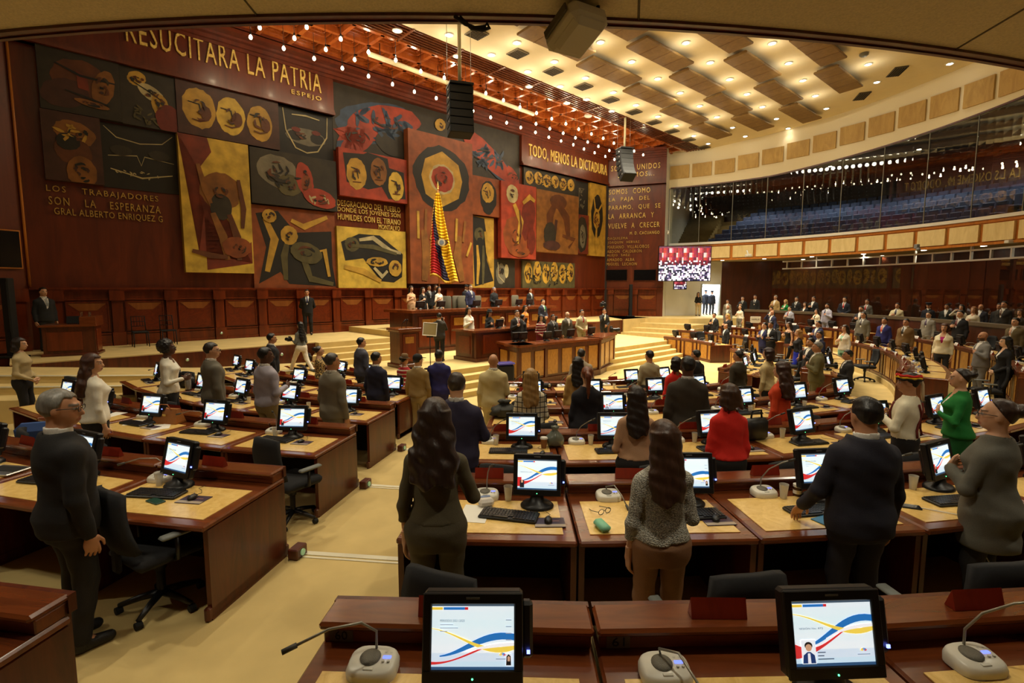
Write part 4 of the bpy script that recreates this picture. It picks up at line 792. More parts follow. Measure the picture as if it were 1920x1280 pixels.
def make_monitor(var, fine=False):
    t = thing('touch_monitor', 'x', 'monitor', (0, 0, -50), 0, 'black touch monitors on the desks')
    m = MB(); m.lathe([(.13, 0), (.13, .012), (.11, .03), (.06, .045), (.045, .1)], n=20, M=Matrix.Diagonal((1, .85, 1, 1))); m.box((0, .03, .13), (.09, .07, .14), 0, .02); m.build('stand', BLACK, t)
    m = MB(); m.box((0, .03, 0), (.37, .06, .315), 0, .012, TILT); m.box((0, .075, -.01), (.28, .05, .23), 0, .015, TILT)
    fx, fy = .304, .23
    for c, d in (((0, -.004, .136), (.37, .012, .04)), ((0, -.004, -.1345), (.37, .012, .046)), ((-.169, -.004, .004), (.033, .012, .24)), ((.169, -.004, .004), (.033, .012, .24))): m.box(c, d, 0, .004, TILT)
    m.box((0, -.0105, .138), (.05, .002, .007), 1, 0, TILT); m.ball((0, -.011, -.14), .004, 2, 6, TILT)
    hs = m.build('housing', [BLACK, flat('bezel_logo', (110, 110, 112)), glow('led_green', (.1, 1, .3), 2)], t)
    m = MB(); screen_page(m, TILT @ Matrix(((1, 0, 0, -fx/2), (0, 0, -1, -.0005), (0, 1, 0, -.112), (0, 0, 0, 1))), fx, fy, var, fine); m.build('display', SCRD, hs)
    m = MB(); m.box((.2, .03, .02), (.045, .05, .2), 0, .012, TILT); m.box((.205, -.003, -.05), (.012, .006, .012), 1, 0, TILT); m.build('card_reader', [BLACK, glow('led_blue', (.15, .2, 1), 3)], t)
    return t
MON = [make_monitor(v, True) for v in range(4)]
def make_mic(kind):
    t = thing('conference_microphone', 'x', 'microphone', (0, 0, -50), 0, 'white conference microphone units')
    m = MB(); pr = [(math.copysign(abs(math.cos(a))**.6, math.cos(a))*.1, math.copysign(abs(math.sin(a))**.6, math.sin(a))*.075) for a in [2*math.pi*i/28 for i in range(28)]]
    n = 28; rings = [(1, 0), (1.02, .016), (.95, .034), (.86, .042)]
    vs = [(x*s, y*s, z+(y+.075)*.12*(z > .01)) for s, z in rings for x, y in pr]; fs = [(k*n+i, k*n+(i+1) % n, (k+1)*n+(i+1) % n, (k+1)*n+i) for k in range(3) for i in range(n)]+[tuple(3*n+i for i in range(n))]
    m.add(vs, fs, 0, True); b = m.build('base', flat('mic_white', (222, 218, 204), rough=.35), t)
    m = MB(); m.lathe([(.042, .046), (.042, .054), (.02, .056)], (-.012, .012, 0), 18, M=Matrix.Rotation(.1, 4, 'X')); m.build('grille', flat('mic_grille', (108, 104, 92), rough=.5, bump=.4, nscale=300), b)
    m = MB(); m.box((.055, .01, .052), (.034, .016, .006), 0, .002); m.build('display', glow('mic_display', (.12, .16, 1.), 1.6), b)
    m = MB()
    for x, y in ((.045, .034), (.066, .034), (.045, -.014), (.066, -.014)): m.lathe([(.006, .04), (.006, .056)], (x, y, 0), 8)
    m.box((-.005, -.048, .045), (.04, .016, .006), 0, .002); m.build('button', flat('mic_button', (200, 198, 186)), b)
    P = {0: [(0, .05, .04), (0, .06, .12), (.01, .04, .2), (.03, -.02, .27), (.05, -.06, .29)], 1: [(0, .05, .04), (.0, .055, .13), (-.05, .02, .19), (-.16, -.04, .2), (-.27, -.1, .17)],
         2: [(0, .05, .04), (.01, .06, .12), (.06, .04, .2), (.14, -.01, .27), (.18, -.05, .3)], 3: [(0, .05, .04), (-.01, .05, .08), (.04, -.03, .12), (.08, -.12, .07), (.1, -.2, .02)]}[kind]
    m = MB(); m.tube(P, .0055, 7); g = m.build('gooseneck', flat('gooseneck', (150, 146, 134), rough=.35, metal=.5), t)
    d = (Vector(P[-1])-Vector(P[-2])).normalized()
    m = MB(); m.tube([Vector(P[-1])-d*.01, Vector(P[-1])+d*.045], .0105, 8); m.build('capsule', flat('mic_tip', (70, 68, 62), rough=.6), g)
    return t
MIC = [make_mic(i) for i in range(4)]
def make_keyboard():
    t = thing('keyboard', 'x', 'keyboard', (0, 0, -50), 0, 'black keyboards on the desks')
    m = MB(); m.box((0, 0, .011), (.44, .165, .02), 0, .007); m.build('case', BLACK, t)
    m = MB()
    for j in range(6):
        for i in range(18):
            if j == 0 and 4 < i < 11: continue
            m.box((-.2+.0232*i+(.003 if i > 14 else 0), -.062+.0245*j, .024), (.019, .019, .008))
    if True: m.box((-.06, -.062, .024), (.13, .019, .008))
    o = m.build('keys', flat('key_caps', (34, 34, 36), rough=.35), t); o['kind'] = 'stuff'; return t
KB = make_keyboard()
def make_mouse():
    t = thing('mouse', 'x', 'mouse', (0, 0, -50), 0, 'black mice on the desks')
    m = MB(); m.ball((0, 0, .008), (.03, .052, .026), 0, 14); m.v = [(x, y, max(z, 0)) for x, y, z in m.v]; m.build('shell', BLACK, t)
    m = MB(); m.box((0, .025, .033), (.007, .016, .006), 0, .002); m.build('wheel', GREY, t)
    m = MB(); m.tube([(0, .05, .01), (.01, .1, .006), (-.03, .16, .005), (-.08, .2, .005), (-.06, .26, .005)], .0022, 5); m.build('cord', BLACK, t); return t
MOU = make_mouse()
m = MB(); m.box((0, 0, .002), (.22, .15, .004)); m.box((0, -.05, .0045), (.22, .04, .001), 1); m.box((.03, .02, .0045), (.08, .012, .001), 2)
PADM = m.mesh('leaflet', [flat('leaflet_violet', (62, 46, 66), rough=.4), flat('leaflet_foot', (176, 160, 140), rough=.4), flat('leaflet_text', (140, 96, 90))])
def make_chair():
    t = thing('office_chair', 'x', 'chair', (0, 0, -50), 0, 'black swivel chairs behind the desks')
    m = MB(); m.box((0, 0, .47), (.5, .48, .09), 0, .035, sm=True); m.build('seat', CHAIRF, t)
    m = MB(); nx, nz = 7, 7; vs = []; fs = []
    for f in (0, 1):
        for j in range(nz):
            for i in range(nx):
                u, v = i/(nx-1)*2-1, j/(nz-1); w = .235*(1-.18*v*v)*(1-.12*(v < .08)); vs.append((u*w, -.24-.06*v+.05*(u*u)-.045*f-.04*math.sin(v*3.1), .56+.48*v-.03*(abs(u)**3)*(v > .8)))
    for j in range(nz-1):
        for i in range(nx-1):
            a = j*nx+i; b = nx*nz+a; fs += [(a+1, a, a+nx, a+nx+1), (b, b+1, b+nx+1, b+nx)]
    for i in range(nx-1): fs += [(i, i+1, nx*nz+i+1, nx*nz+i), (nx*(nz-1)+i+1, nx*(nz-1)+i, nx*nz+nx*(nz-1)+i, nx*nz+nx*(nz-1)+i+1)]
    for j in range(nz-1): fs += [(j*nx+nx, j*nx, nx*nz+j*nx, nx*nz+j*nx+nx), (j*nx+nx-1, j*nx+2*nx-1, nx*nz+j*nx+2*nx-1, nx*nz+j*nx+nx-1)]
    m.add(vs, fs, 0, True); m.box((0, -.27, .5), (.09, .04, .2), 0, .015); m.build('backrest', CHAIRF, t)
    for s in (-1, 1):
        m = MB(); m.tube([(s*.24, 0, .45), (s*.3, 0, .47), (s*.3, 0, .64)], .018, 6); m.build('arm_post', BLACK, t)
        m = MB(); m.box((s*.3, .02, .66), (.075, .27, .03), 0, .014, sm=True); m.build('armrest', flat('armrest_grey', (112, 116, 112), rough=.5), t)
    m = MB(); m.lathe([(.03, .1), (.03, .3), (.045, .31), (.045, .43)], n=10); m.build('column', BLACK, t)
    m = MB()
    for i in range(5):
        a = 2*math.pi*i/5+.3; m.tube([(0, 0, .12), (.14*math.cos(a), .14*math.sin(a), .1), (.28*math.cos(a), .28*math.sin(a), .065)], [.03, .025, .018], 6)
    m.build('star_base', BLACK, t)
    for i in range(5):
        a = 2*math.pi*i/5+.3; m = MB(); m.lathe([(.028, -.022), (.028, .022)], n=10, M=Matrix.Translation((.28*math.cos(a), .28*math.sin(a), .029)) @ Matrix.Rotation(math.pi/2, 4, 'X')); m.build('caster', BLACKM, t)
    return t
CHR = make_chair()
m = MB(); m.add([(-.12, -.025, 0), (.12, -.025, 0), (.12, .03, 0), (-.12, .03, 0), (-.12, 0, .085), (.12, 0, .085)], [(3, 2, 1, 0), (0, 1, 5, 4), (0, 4, 3), (1, 2, 5)], 0); m.add([(-.115, .0295, .005), (.115, .0295, .005), (.115, .003, .082), (-.115, .003, .082)], [(1, 0, 3, 2)], 1)
m.add([(-.12, .03, 0), (.12, .03, 0), (.12, 0, .085), (-.12, 0, .085)], [(1, 0, 3, 2)], 0); m.box((0, .022, .035), (.16, .004, .012), 2, 0, Matrix.Rotation(.2, 4, 'X') if False else None)
NAME = m.mesh('nameplate', [wood('plate_red', (120, 30, 16), (150, 44, 22), scale=6, coat=.4), PAPER, GREY])
def make_cup(full):
    t = thing('plastic_cup', 'x', 'cup', (0, 0, -50), 0, 'clear plastic cups of water on the desks')
    m = MB(); m.lathe([(.026, 0), (.029, .04), (.0365, .115), (.037, .117), (.0355, .115), (.028, .04), (.025, .003), (.001, .003)], n=18, cap=False); m.build('wall', flat('cup_clear', (236, 230, 214), rough=.15, alpha=.38), t)
    m = MB(); m.lathe([(.025, .004), (.025+.0008*full*10, full), (.001, full)], n=16); m.build('water', flat('water', (214, 206, 186), rough=.1, alpha=.45), t); return t
CUP = [make_cup(.06), make_cup(.03)]
BL = {'L': 'left block', 'M': 'middle block', 'R': 'right wing', 'Z': 'far right wing'}
DESKS = {}
def put_desks():
    lay = []
    for k, n in zip('ABCDFE', (2, 4, 5, 6, 6, 5)):
        r = RN[k]; st = math.degrees(1.25/r); a = math.degrees(math.asin((-2.2-.5)/r))-st/2
        for i in range(n): lay.append((k, 'L', i, a-st*i))
    for k, n, x0 in (('A', 4, -.9), ('B', 6, -.8), ('C', 7, -.72), ('D', 6, -.4), ('F', 5, -.32), ('E', 4, -.3)):
        r = RN[k]; st = math.degrees(1.25/r); a = math.degrees(math.asin((x0-.5)/r))+st/2
        for i in range(n): lay.append((k, 'M', i, a+st*i))
    for k, a0, n, b0, m_ in (('E', 43.5, 5, 97, 3), ('F', 46, 6, 94, 5), ('D', 46, 7, 94, 5), ('C', 47, 8, 94, 5)):
        r = RN[k]; st = math.degrees(1.25/r)
        for i in range(n): lay.append((k, 'R', i, a0+st*(i+.5)))
        for i in range(m_): lay.append((k, 'Z', i, b0+st*(i+.5)))
    protos = {}
    for k, b, i, a in lay:
        p = RP(RN[k]+(.1 if k+b == 'AL' else 0), a, FL[k]); rz = R(a)
        where = '%s from the %s, %s, %s' % (nth(i), {'L': 'aisle', 'M': 'left aisle', 'R': 'stairs', 'Z': 'near end'}[b], ROWN[k], BL[b])
        lab = 'wooden desk with burl top, '+where
        if k not in protos:
            o = make_desk(RN[k]); protos[k] = o; o.location = p; o.rotation_euler = (0, 0, rz); o['label'] = lab; kids(o)
        else: o = dup(protos[k], p, rz, lab)
        DESKS[b+k+str(i)] = (o, p, rz, where)
put_desks()
def on(d, x, y, z=DZ+.006):                 # point on a desk, in the desk's own axes
    o, p, rz, w = DESKS[d]; c, s = math.cos(rz), math.sin(rz)
    return Vector((p.x+x*c-y*s, p.y+x*s+y*c, p.z+z))
USED = {}
def place(proto, d, x, y, rot, label, key, z=DZ+.006):
    o, p, rz, w = DESKS[d]
    if key not in USED: USED[key] = 1; proto.location = on(d, x, y, z); proto.rotation_euler = (0, 0, rz+rot); proto['label'] = label; kids(proto); return proto
    return dup(proto, on(d, x, y, z), rz+rot, label)
rs = random.Random(5)
VAR = {'MA0': 0, 'MA1': 1, 'MB0': 2, 'MB1': 0, 'MB2': 3, 'MC0': 3, 'MC1': 0, 'MC2': 3, 'LB0': 3, 'LC0': 2, 'LD0': 3, 'MD0': 2}
NOMON = {'LB3'}
MX = {'MA0': (.11, .53, .04), 'MA1': (.24, .55, .02), 'MA2': (.4, .55, 0), 'MB0': (.35, .56, -.05), 'MB1': (.34, .58, -.04), 'MB2': (.23, .59, 0), 'MB3': (.2, .62, .3), 'MC0': (.19, .54, 0), 'MC1': (.07, .55, -.05), 'MC3': (.04, .48, .2), 'MF2': (.23, .52, 0), 'MD1': (.16, .5, 0), 'ME2': (.31, .58, 0), 'LB0': (-.18, .62, -.1), 'LB1': (-.03, .62, -.15), 'LF0': (.15, .6, 0)}
for d, (o, p, rz, w) in list(DESKS.items()):
    b, k, i = d[0], d[1], int(d[2:])
    v = VAR.get(d, rs.choice([1, 2, 3])); x, y, r_ = MX.get(d, ({'L': -.08, 'M': .1}.get(b, .24), .58 if b in 'LM' else .5, rs.uniform(-.12, .12)))
    if b == 'L': r_ += rs.choice([0, -.15, .15])
    if d not in NOMON: place(MON[v], d, x, y, r_, 'touch monitor on desk '+w, 'mon%d' % v)
    mx = {'MA0': -.31, 'MA1': -.35, 'MA2': -.28, 'MB0': -.06, 'MB1': -.27, 'MB2': -.17, 'MC0': -.2, 'MC1': -.34, 'MC3': -.3}.get(d, -.3 if b != 'L' else -.45)
    kd = {'MA0': 1, 'MA1': 3, 'MA2': 2, 'MB0': 0, 'MB1': 3, 'MB2': 2, 'LB0': 1, 'LC1': 1, 'LC0': 0}.get(d, 2 if b in 'M' else rs.choice([0, 1, 2]) if b == 'L' else 1)
    place(MIC[kd], d, mx, (.7 if k != 'A' else .66) if b in 'LM' else .62, 0 if b in 'LM' else rs.uniform(-.3, .3), 'white microphone unit on desk '+w, 'mic%d' % kd)
    if (b in 'LM' or k == 'E') and k != 'A' or d[:2] == 'LA':
        place(KB, d, {'MB0': .14, 'MB1': .3, 'MB2': .03}.get(d, .04 if b != 'L' else -.2), .36 if b != 'L' else .42, rs.uniform(-.12, .1) if d != 'MB0' else -.2, 'black keyboard on desk '+w, 'kb')
        place(MOU, d, .43 if b != 'L' else .16, .28 if b != 'L' else .4, rs.uniform(-.3, .3), 'black mouse on desk '+w, 'mou', DZ+.012)
        tag(link('leaflet', PADM, None, on(d, .44 if b != 'L' else .18, .27 if b != 'L' else .39), rz+.05), 'leaflet under the mouse on desk '+w, 'leaflet', 'violet leaflets on the desks')
    tag(link('nameplate', NAME, None, on(d, -.05 if b in 'LM' else -.32, .88, .843), rz+rs.uniform(-.1, .1)), 'nameplate on the ledge of desk '+w, 'nameplate', 'nameplates on the desk ledges')
    if d[:2] in ('MA',): cx_, cr = (.1, .25)
    else: cx_, cr = (rs.uniform(-.1, .15), rs.uniform(-.5, .5))
    if b in 'LM' or rs.random() < .3:
        place(CHR, d, {'LB0': .1, 'LC0': .38}.get(d, cx_ if b in 'LM' else rs.uniform(-.1, .1)), {'LB0': .12, 'LC0': -.1}.get(d, -.62), cr, 'black office chair at desk '+w, 'chr', 0)
for d, x, y, f in [('MB0', .12, .66, 1), ('MB2', -.05, .62, 1), ('MB3', -.04, .64, 0), ('MC0', -.12, .62, 0), ('MC1', -.18, .64, 0), ('MC2', -.09, .64, 0), ('MC3', -.1, .64, 0), ('MC4', .02, .6, 0), ('LB0', -.36, .6, 1), ('LC0', -.32, .56, 1), ('ME2', -.3, .3, 0), ('MD3', .1, .4, 0), ('MD4', .05, .4, 0), ('LD1', .4, .5, 1), ('LD2', .3, .45, 1), ('MC5', 0, .35, 1), ('MF4', -.1, .4, 1)]:
    place(CUP[f], d, x, y, 0, 'clear plastic cup on desk '+DESKS[d][3], 'cup%d' % f)
for d, tx in (('MA0', '60'), ('MA1', '61')):          # painted seat numbers under the ledge
    o, p, rz, w = DESKS[d]; m = MB(); m.box((-.5, .822, .772), (.1, .006, .056), 0); text_on(m, tx, Matrix(((1, 0, 0, -.527), (0, 0, -1, .818), (0, 1, 0, .753), (0, 0, 0, 1))), .054, .04, .002, 1)
    m.build('number_plate', [flat('plate_bronze', (92, 84, 62), rough=.5), BLACKM], o)
# ================================================================ PODIUM, LECTERN, FLAG, FURNITURE ON THE STAGE
def stbox(m, s0, s1, t0, t1, z0, z1, mat=0): m.prism([tuple(ST(a, b))[:2] for a, b in ((s0, t0), (s1, t0), (s1, t1), (s0, t1))], z0, z1, mat)
DAIS = 1.25
m = MB(); stbox(m, -.9, 8.3, .3, 3.9, 1.0, DAIS); struct('floor', m, CARPET)
t = thing('presiding_desk', 'long high dark wooden presiding desk below the flag', 'desk', (0, 0, 0))
m = MB(); stbox(m, -.15, 7.55, 3.7, 3.95, .35, 1.93); stbox(m, -.15, .15, 2.3, 3.9, .35, 1.93); stbox(m, 7.25, 7.55, 2.3, 3.9, .35, 1.93); stbox(m, -.25, 7.65, 3.9, 4.06, .35, .5); m.build('body', WOOD, t)
m = MB(); stbox(m, -.35, 7.75, 3.25, 4.2, 1.9, 2.0); stbox(m, -.35, .4, 2.2, 3.3, 1.9, 2.0); stbox(m, 7.0, 7.75, 2.2, 3.3, 1.9, 2.0); m.build('top', WOODH, t)
m = MB(); stbox(m, .15, 7.25, 2.7, 3.4, 1.86, 1.9); m.build('writing_shelf', WOOD, t)
for i in range(5):
    s0 = .1+1.5*i; m = MB(); stbox(m, s0, s0+1.3, 3.95, 3.98, .6, 1.75, 0); stbox(m, s0+.15, s0+1.15, 3.98, 4.0, 1.35, 1.65, 1); m.build('front_panel', [WAIN, BURLD], t)
t = thing('lectern', 'tall dark wooden lectern with two microphones left of the platform', 'lectern', (-3.42, 16.15, .35), R(42))
m = MB(); m.box((0, 0, .6), (.66, .62, 1.1)); m.box((0, 0, .06), (.82, .78, .12), 0, .02); m.build('body', WOOD, t)
m = MB(); m.box((0, 0, 1.19), (.82, .8, .09), 0, .015); m.box((0, 0, 1.13), (.74, .7, .05)); m.build('top', WOODH, t)
for s in (0, 1):
    m = MB(); M = Matrix.Rotation(s*math.pi/2+math.pi, 4, 'Z'); m.box((0, .325, .62), (.46, .02, .86), 0, .005, M); m.box((0, .337, .86), (.3, .01, .2), 1, 0, M); m.build('panel', [WAIN, BURLD], t)
for s in (-1, 1): m = MB(); m.tube([(s*.08, 0, 1.23), (s*.08, -.03, 1.36), (s*.03+.05, -.1, 1.5)], [.01, .01, .022], 7); m.build('microphone', BLACK, t)
t = thing('secretary_desk', 'dark wooden secretary desk in front of the presiding desk', 'desk', (0, 0, 0))
m = MB(); stbox(m, .2, 6.6, 7.0, 7.2, .35, 1.34); stbox(m, .2, .4, 6.1, 7.1, .35, 1.34); stbox(m, 6.4, 6.6, 6.1, 7.1, .35, 1.34); stbox(m, .14, 6.66, 6.05, 7.28, .35, .47); m.build('body', WOOD, t)
m = MB(); stbox(m, .1, 6.7, 6.55, 7.3, 1.34, 1.41); stbox(m, .1, .6, 6.0, 6.6, 1.34, 1.41); stbox(m, 6.2, 6.7, 6.0, 6.6, 1.34, 1.41); m.build('top', WOODH, t)
for i in range(4): m = MB(); s0 = .5+1.55*i; stbox(m, s0, s0+1.3, 7.2, 7.23, .6, 1.25); stbox(m, s0+.1, s0+1.2, 7.22, 7.24, .68, 1.17, 1); m.build('front_panel', [WAIN, BUR2], t)
m = MB(); stbox(m, .18, .2, 6.3, 6.9, .6, 1.2, 0); m.build('side_panel', BUR2, t)
CDP = [(-.42, 17.15), (.22, 15.9), (1.1, 16.75), (3.15, 18.4), (4.05, 20.3)]
t = thing('ministers_desk', 'angled five-sided desk with tall burl panels facing the benches', 'desk', (0, 0, 0))
m = MB(); n_ = Vector((-.55, .83)); mt = MB(); mb2 = MB()
for i in range(4):
    a, b = Vector(CDP[i]), Vector(CDP[i+1]); u = (b-a).normalized(); nn_ = Vector((u.y, -u.x))
    def qb(mm, x0, x1, o0, o1, z0, z1, mat=0): mm.prism([tuple(a+u*x+nn_*o) for x, o in ((x0, o0), (x1, o0), (x1, o1), (x0, o1))], z0, z1, mat)
    L = (b-a).length; qb(m, 0, L, -.06, 0, -.3, .98); qb(m, -.02, L+.02, -.04, .07, -.3, -.1); qb(m, -.03, L+.03, -.04, .06, .86, .98); qb(m, -.06, .06, -.05, .05, -.3, .98); qb(m, L-.06, L+.06, -.05, .05, -.3, .98)
    qb(mt, -.06, L+.06, -.62, .12, .98, 1.05)
    k = max(1, round(L/.72))
    for j in range(k): w = L/k; qb(mb2, w*j+.1, w*(j+1)-.1, 0, .02, -.02, .8)
m.build('body', WOOD, t); mt.build('top', WOODH, t)
for i in range(4):
    a, b = Vector(CDP[i]), Vector(CDP[i+1]); u = (b-a).normalized(); nn_ = Vector((u.y, -u.x)); L = (b-a).length; k = max(1, round(L/.72))
    for j in range(k): mm = MB(); w = L/k; mm.prism([tuple(a+u*x+nn_*o) for x, o in ((w*j+.1, 0), (w*(j+1)-.1, 0), (w*(j+1)-.1, .02), (w*j+.1, .02))], -.02, .8); mm.build('front_panel', BURLD, t)
# flag of three colours on a gold-tipped staff
x, y, z = ony(821, 352, 22.6); t = thing('flag', 'yellow, blue and red flag with a crest on a staff behind the desk', 'flag', (x, y, DAIS))
zt = z-DAIS
m = MB(); m.tube([(0, 0, 0), (0, 0, zt)], .025, 8); m.lathe([(.05, 0), (.02, .05), (.05, .1), (.004, .32)], (0, 0, zt-.05), 10, 1); m.lathe([(.22, 0), (.22, .05), (.05, .09)], n=16, mat=1); m.build('staff', [WOODL, GOLD], t)
FLG = colmat('flag_cloth', rough=.7, noise=.12, nscale=3); m = MB(); nu, nv = 36, 30; vs = []; fs = []; cs = []
for j in range(nv+1):
    for i in range(nu+1):
        u, v = i/nu, j/nv                   # u across the folds, v down
        wd = .12+.85*v**.8; xx = (u-.45)*wd*1.1+.2*v*v-.12*v+.2*u*v; yy = .14*math.sin(u*17+v*2)*(.3+.7*v)-.16; vs.append((xx, yy, zt-.25-3.55*v-.35*u*v+.1*math.sin(u*8)*v))
for j in range(nv):
    for i in range(nu):
        a = j*(nu+1)+i; q = i/nu+.75*(1-j/nv)**1.6-.06
        c = (244, 196, 20) if q > .62 else (24, 22, 60) if q > .36 else (190, 18, 22)
        if j == nv-1 or i == 0: c = (226, 176, 60)
        m.add([vs[a], vs[a+nu+1], vs[a+nu+2], vs[a+1]], [(0, 1, 2, 3)], 0, True, None, lin(c))
cl = m.build('cloth', FLG, t); md = cl.modifiers.new('thickness', 'SOLIDIFY'); md.thickness = .012
m = MB(); M = Matrix.Translation((.18, -.36, zt-2.35)) @ Matrix.Rotation(math.pi/2, 4, 'X'); m.lathe([(.16, 0), (.16, .02)], n=20, mat=0, M=M); m.lathe([(.22, -.01), (.22, .01)], n=8, mat=1, M=M @ Matrix.Diagonal((1.3, .7, 1, 1))); m.lathe([(.1, .02), (.1, .03)], n=16, mat=2, M=M); m.build('crest', [flat('crest_pale', (206, 190, 150)), flat('crest_dark', (90, 60, 30)), flat('crest_blue', (120, 130, 140))], cl)
# teleprompter glass and stand
x, y, z = ony(806, 617, 15.6); t = thing('teleprompter', 'square glass teleprompter on a thin stand before the platform', 'teleprompter', (x, y, .35), .12)
m = MB(); m.tube([(0, 0, 0), (0, 0, z-.35-.2)], .014, 8); m.lathe([(.2, 0), (.2, .02), (.03, .05)], n=16); m.box((0, -.05, z-.35-.22), (.2, .06, .05)); m.build('stand', BLACK, t)
M = Matrix.Translation((0, 0, z-.35)) @ Matrix.Rotation(-.45, 4, 'X') @ Matrix.Rotation(.08, 4, 'Y')
m = MB(); m.box((0, 0, 0), (.4, .012, .4), 0, .004, M); m.build('glass', flat('prompter_glass', (150, 132, 84), rough=.12, alpha=.8), t)
m = MB()
for c, d_ in (((0, 0, .205), (.43, .03, .02)), ((0, 0, -.205), (.43, .03, .02)), ((.205, 0, 0), (.02, .03, .43)), ((-.205, 0, 0), (.02, .03, .43))): m.box(c, d_, 0, .006, M)
m.build('frame', ALU, t)
x, y, z = ony(945, 677, 15.0); t = thing('floor_monitor', 'black covered floor monitor behind the bald man in cream', 'monitor', (x, y, -.3), R(20))
m = MB(); m.box((0, 0, .45), (.5, .5, .9), 0, .05); m.build('cover', BLACKM, t); m = MB(); m.box((0, -.1, .93), (.5, .36, .05), 0, .01, Matrix.Rotation(.3, 4, 'X') if False else None); m.build('screen', flat('violet_screen', (70, 64, 120), rough=.2, emit=.3), t)
# high chairs behind the presiding desk, wooden chairs by the wall, small desk at the far left
def highchair(px, py, label, dep=2.0):
    s = onwall(px, py, tuple(ST(0, dep))[:2], tuple(ST(1, dep))[:2])[0]
    t = thing('high_back_chair', label, 'chair', ST(s, dep, DAIS), WROT+math.pi, 'grey chairs behind the presiding desk')
    m = MB(); m.box((0, -.25, .85), (.5, .12, .78), 0, .055, sm=True); m.build('backrest', flat('grey_fabric', (92, 86, 70), rough=.85), t)
    m = MB(); m.box((0, .05, .46), (.5, .5, .1), 0, .04, sm=True); m.build('seat', flat('grey_fabric', (92, 86, 70)), t); m = MB(); m.lathe([(.25, 0), (.25, .04), (.04, .06), (.04, .42)], n=12); m.build('pedestal', BLACK, t)
for px, l in ((844, 'leftmost of the grey chairs beside the flag'), (862, 'second grey chair beside the flag'), (872, 'grey chair left of the man in navy at the presiding desk'), (901, 'grey chair right of the man in navy at the presiding desk'), (972, 'grey chair near the right end of the presiding desk')): highchair(px, 565, l, {862: 1.45, 872: 1.6, 901: 1.8}.get(px, 2.0))
def frame_chair(s, tt, label):
    t = thing('chiavari_chair', label, 'chair', ST(s, tt, 1.03), WROT+math.pi, 'dark slender chairs along the wall')
    m = MB(); m.box((0, 0, .45), (.4, .4, .04), 0, .01); m.build('seat', BLACKM, t)
    for a in (-1, 1):
        for b in (-1, 1): m = MB(); m.tube([(a*.18, b*.18, .45), (a*.19, b*.2, 0)], .014, 6); m.build('leg', BLACKM, t)
    m = MB()
    for a in (-1, 1): m.tube([(a*.18, -.18, .45), (a*.17, -.25, .93)], .014, 6)
    for k in (.62, .76, .92): m.tube([(-.18, -.2-.05*(k-.5), k), (.18, -.2-.05*(k-.5), k)], .011, 6)
    for k in range(4): m.tube([(-.11+.073*k, -.2, .62), (-.11+.073*k, -.23, .92)], .007, 5)
    m.build('backrest', BLACKM, t)
frame_chair(-8.1, 1.0, 'left slender dark chair against the wainscot beside the small desk'); frame_chair(-7.35, .9, 'right slender dark chair against the wainscot panel')
x, y, _ = onz(140, 664, 1.03); t = thing('side_desk', 'dark panelled wooden desk on the stage at far left', 'desk', (x, y, 1.0), R(28))
m = MB(); m.box((0, 0, .4), (1.1, .7, .8)); m.box((0, 0, .05), (1.2, .8, .1), 0, .02); m.build('body', WOOD, t)
m = MB(); m.box((0, 0, .83), (1.22, .84, .06), 0, .012); m.box((.42, 0, .95), (.36, .84, .22), 0, .012); m.build('top', WOODH, t)
m = MB(); m.box((-.1, -.36, .42), (.74, .02, .5), 0, .008); m.build('front_panel', WAIN, t); m = MB(); m.box((.56, 0, .42), (.02, .5, .6), 0, .008); m.build('side_panel', WAIN, t)
m = MB(); M = XF((x-.05, y+.1, 1.86), R(28)); m.box((0, 0, .1), (.3, .05, .22), 0, .01, M @ Matrix.Rotation(-.3, 4, 'X')); m.box((0, 0, .01), (.2, .16, .02), 0, .005, M); tag(m.build('touch_monitor', BLACK), 'small black monitor on the side desk at far left', 'monitor')
for i, px in enumerate((153, 169)):
    a = ony(px, 600, y+.15); m = MB(); m.lathe([(.028, 0), (.036, .12)], a[:2]+(2.06,), 12); tag(m.build('plastic_cup', CUPG), ['left', 'right'][i]+' clear cup on the side desk at far left', 'cup')
for px, py0, py1, yy, l in ((12, 521, 650, 13.2, 'tall slim black loudspeaker column standing at far left'), (1183, 533, 592, 33.2, 'tall slim black loudspeaker column by the end wall')):
    a, b = ony(px, py0, yy), ony(px, py1, yy); m = MB(); m.box((a[0], yy, (a[2]+1.03)/2), (.2, .2, a[2]-1.03), 0, .02); m.box((a[0], yy, 1.05), (.5, .4, .05), 0, .01); m.box((a[0], yy-.105, (a[2]+1.6)/2), (.15, .01, a[2]-1.8), 0); tag(m.build('column_speaker', BLACKM), l, 'loudspeaker')
def small_monitor(x, y, z, rz, label, w=.36):
    t = thing('desk_monitor', label, 'monitor', (x, y, z), rz); m = MB(); m.box((0, 0, .2), (w, .06, .26), 0, .012, Matrix.Rotation(-.25, 4, 'X')); m.build('housing', BLACK, t); m = MB(); m.lathe([(.11, 0), (.1, .03), (.03, .06), (.03, .15)], n=14); m.build('stand', BLACK, t)
    m = MB(); m.box((0, -.032, .2), (w-.05, .004, .2), 0, 0, Matrix.Rotation(-.25, 4, 'X')); m.build('display', flat('dim_screen', (60, 76, 96), rough=.2, emit=.25), t); m = MB(); m.box((0, .035, .2), (w*.6, .02, .12), 0, 0, Matrix.Rotation(-.25, 4, 'X')); m.build('back_cover', flat('monitor_back', (44, 44, 46), rough=.5), t)
for i, (s, tt, z) in enumerate([(.7, 2.95, 1.9), (1.7, 2.95, 1.9), (3.6, 2.95, 1.9), (4.9, 2.95, 1.9), (6.2, 2.95, 1.9), (6.9, 2.95, 1.9)]): small_monitor(*ST(s, tt+.2, z+.1), WROT+math.pi, '%s monitor from the left on the presiding desk' % nth(i), .42)
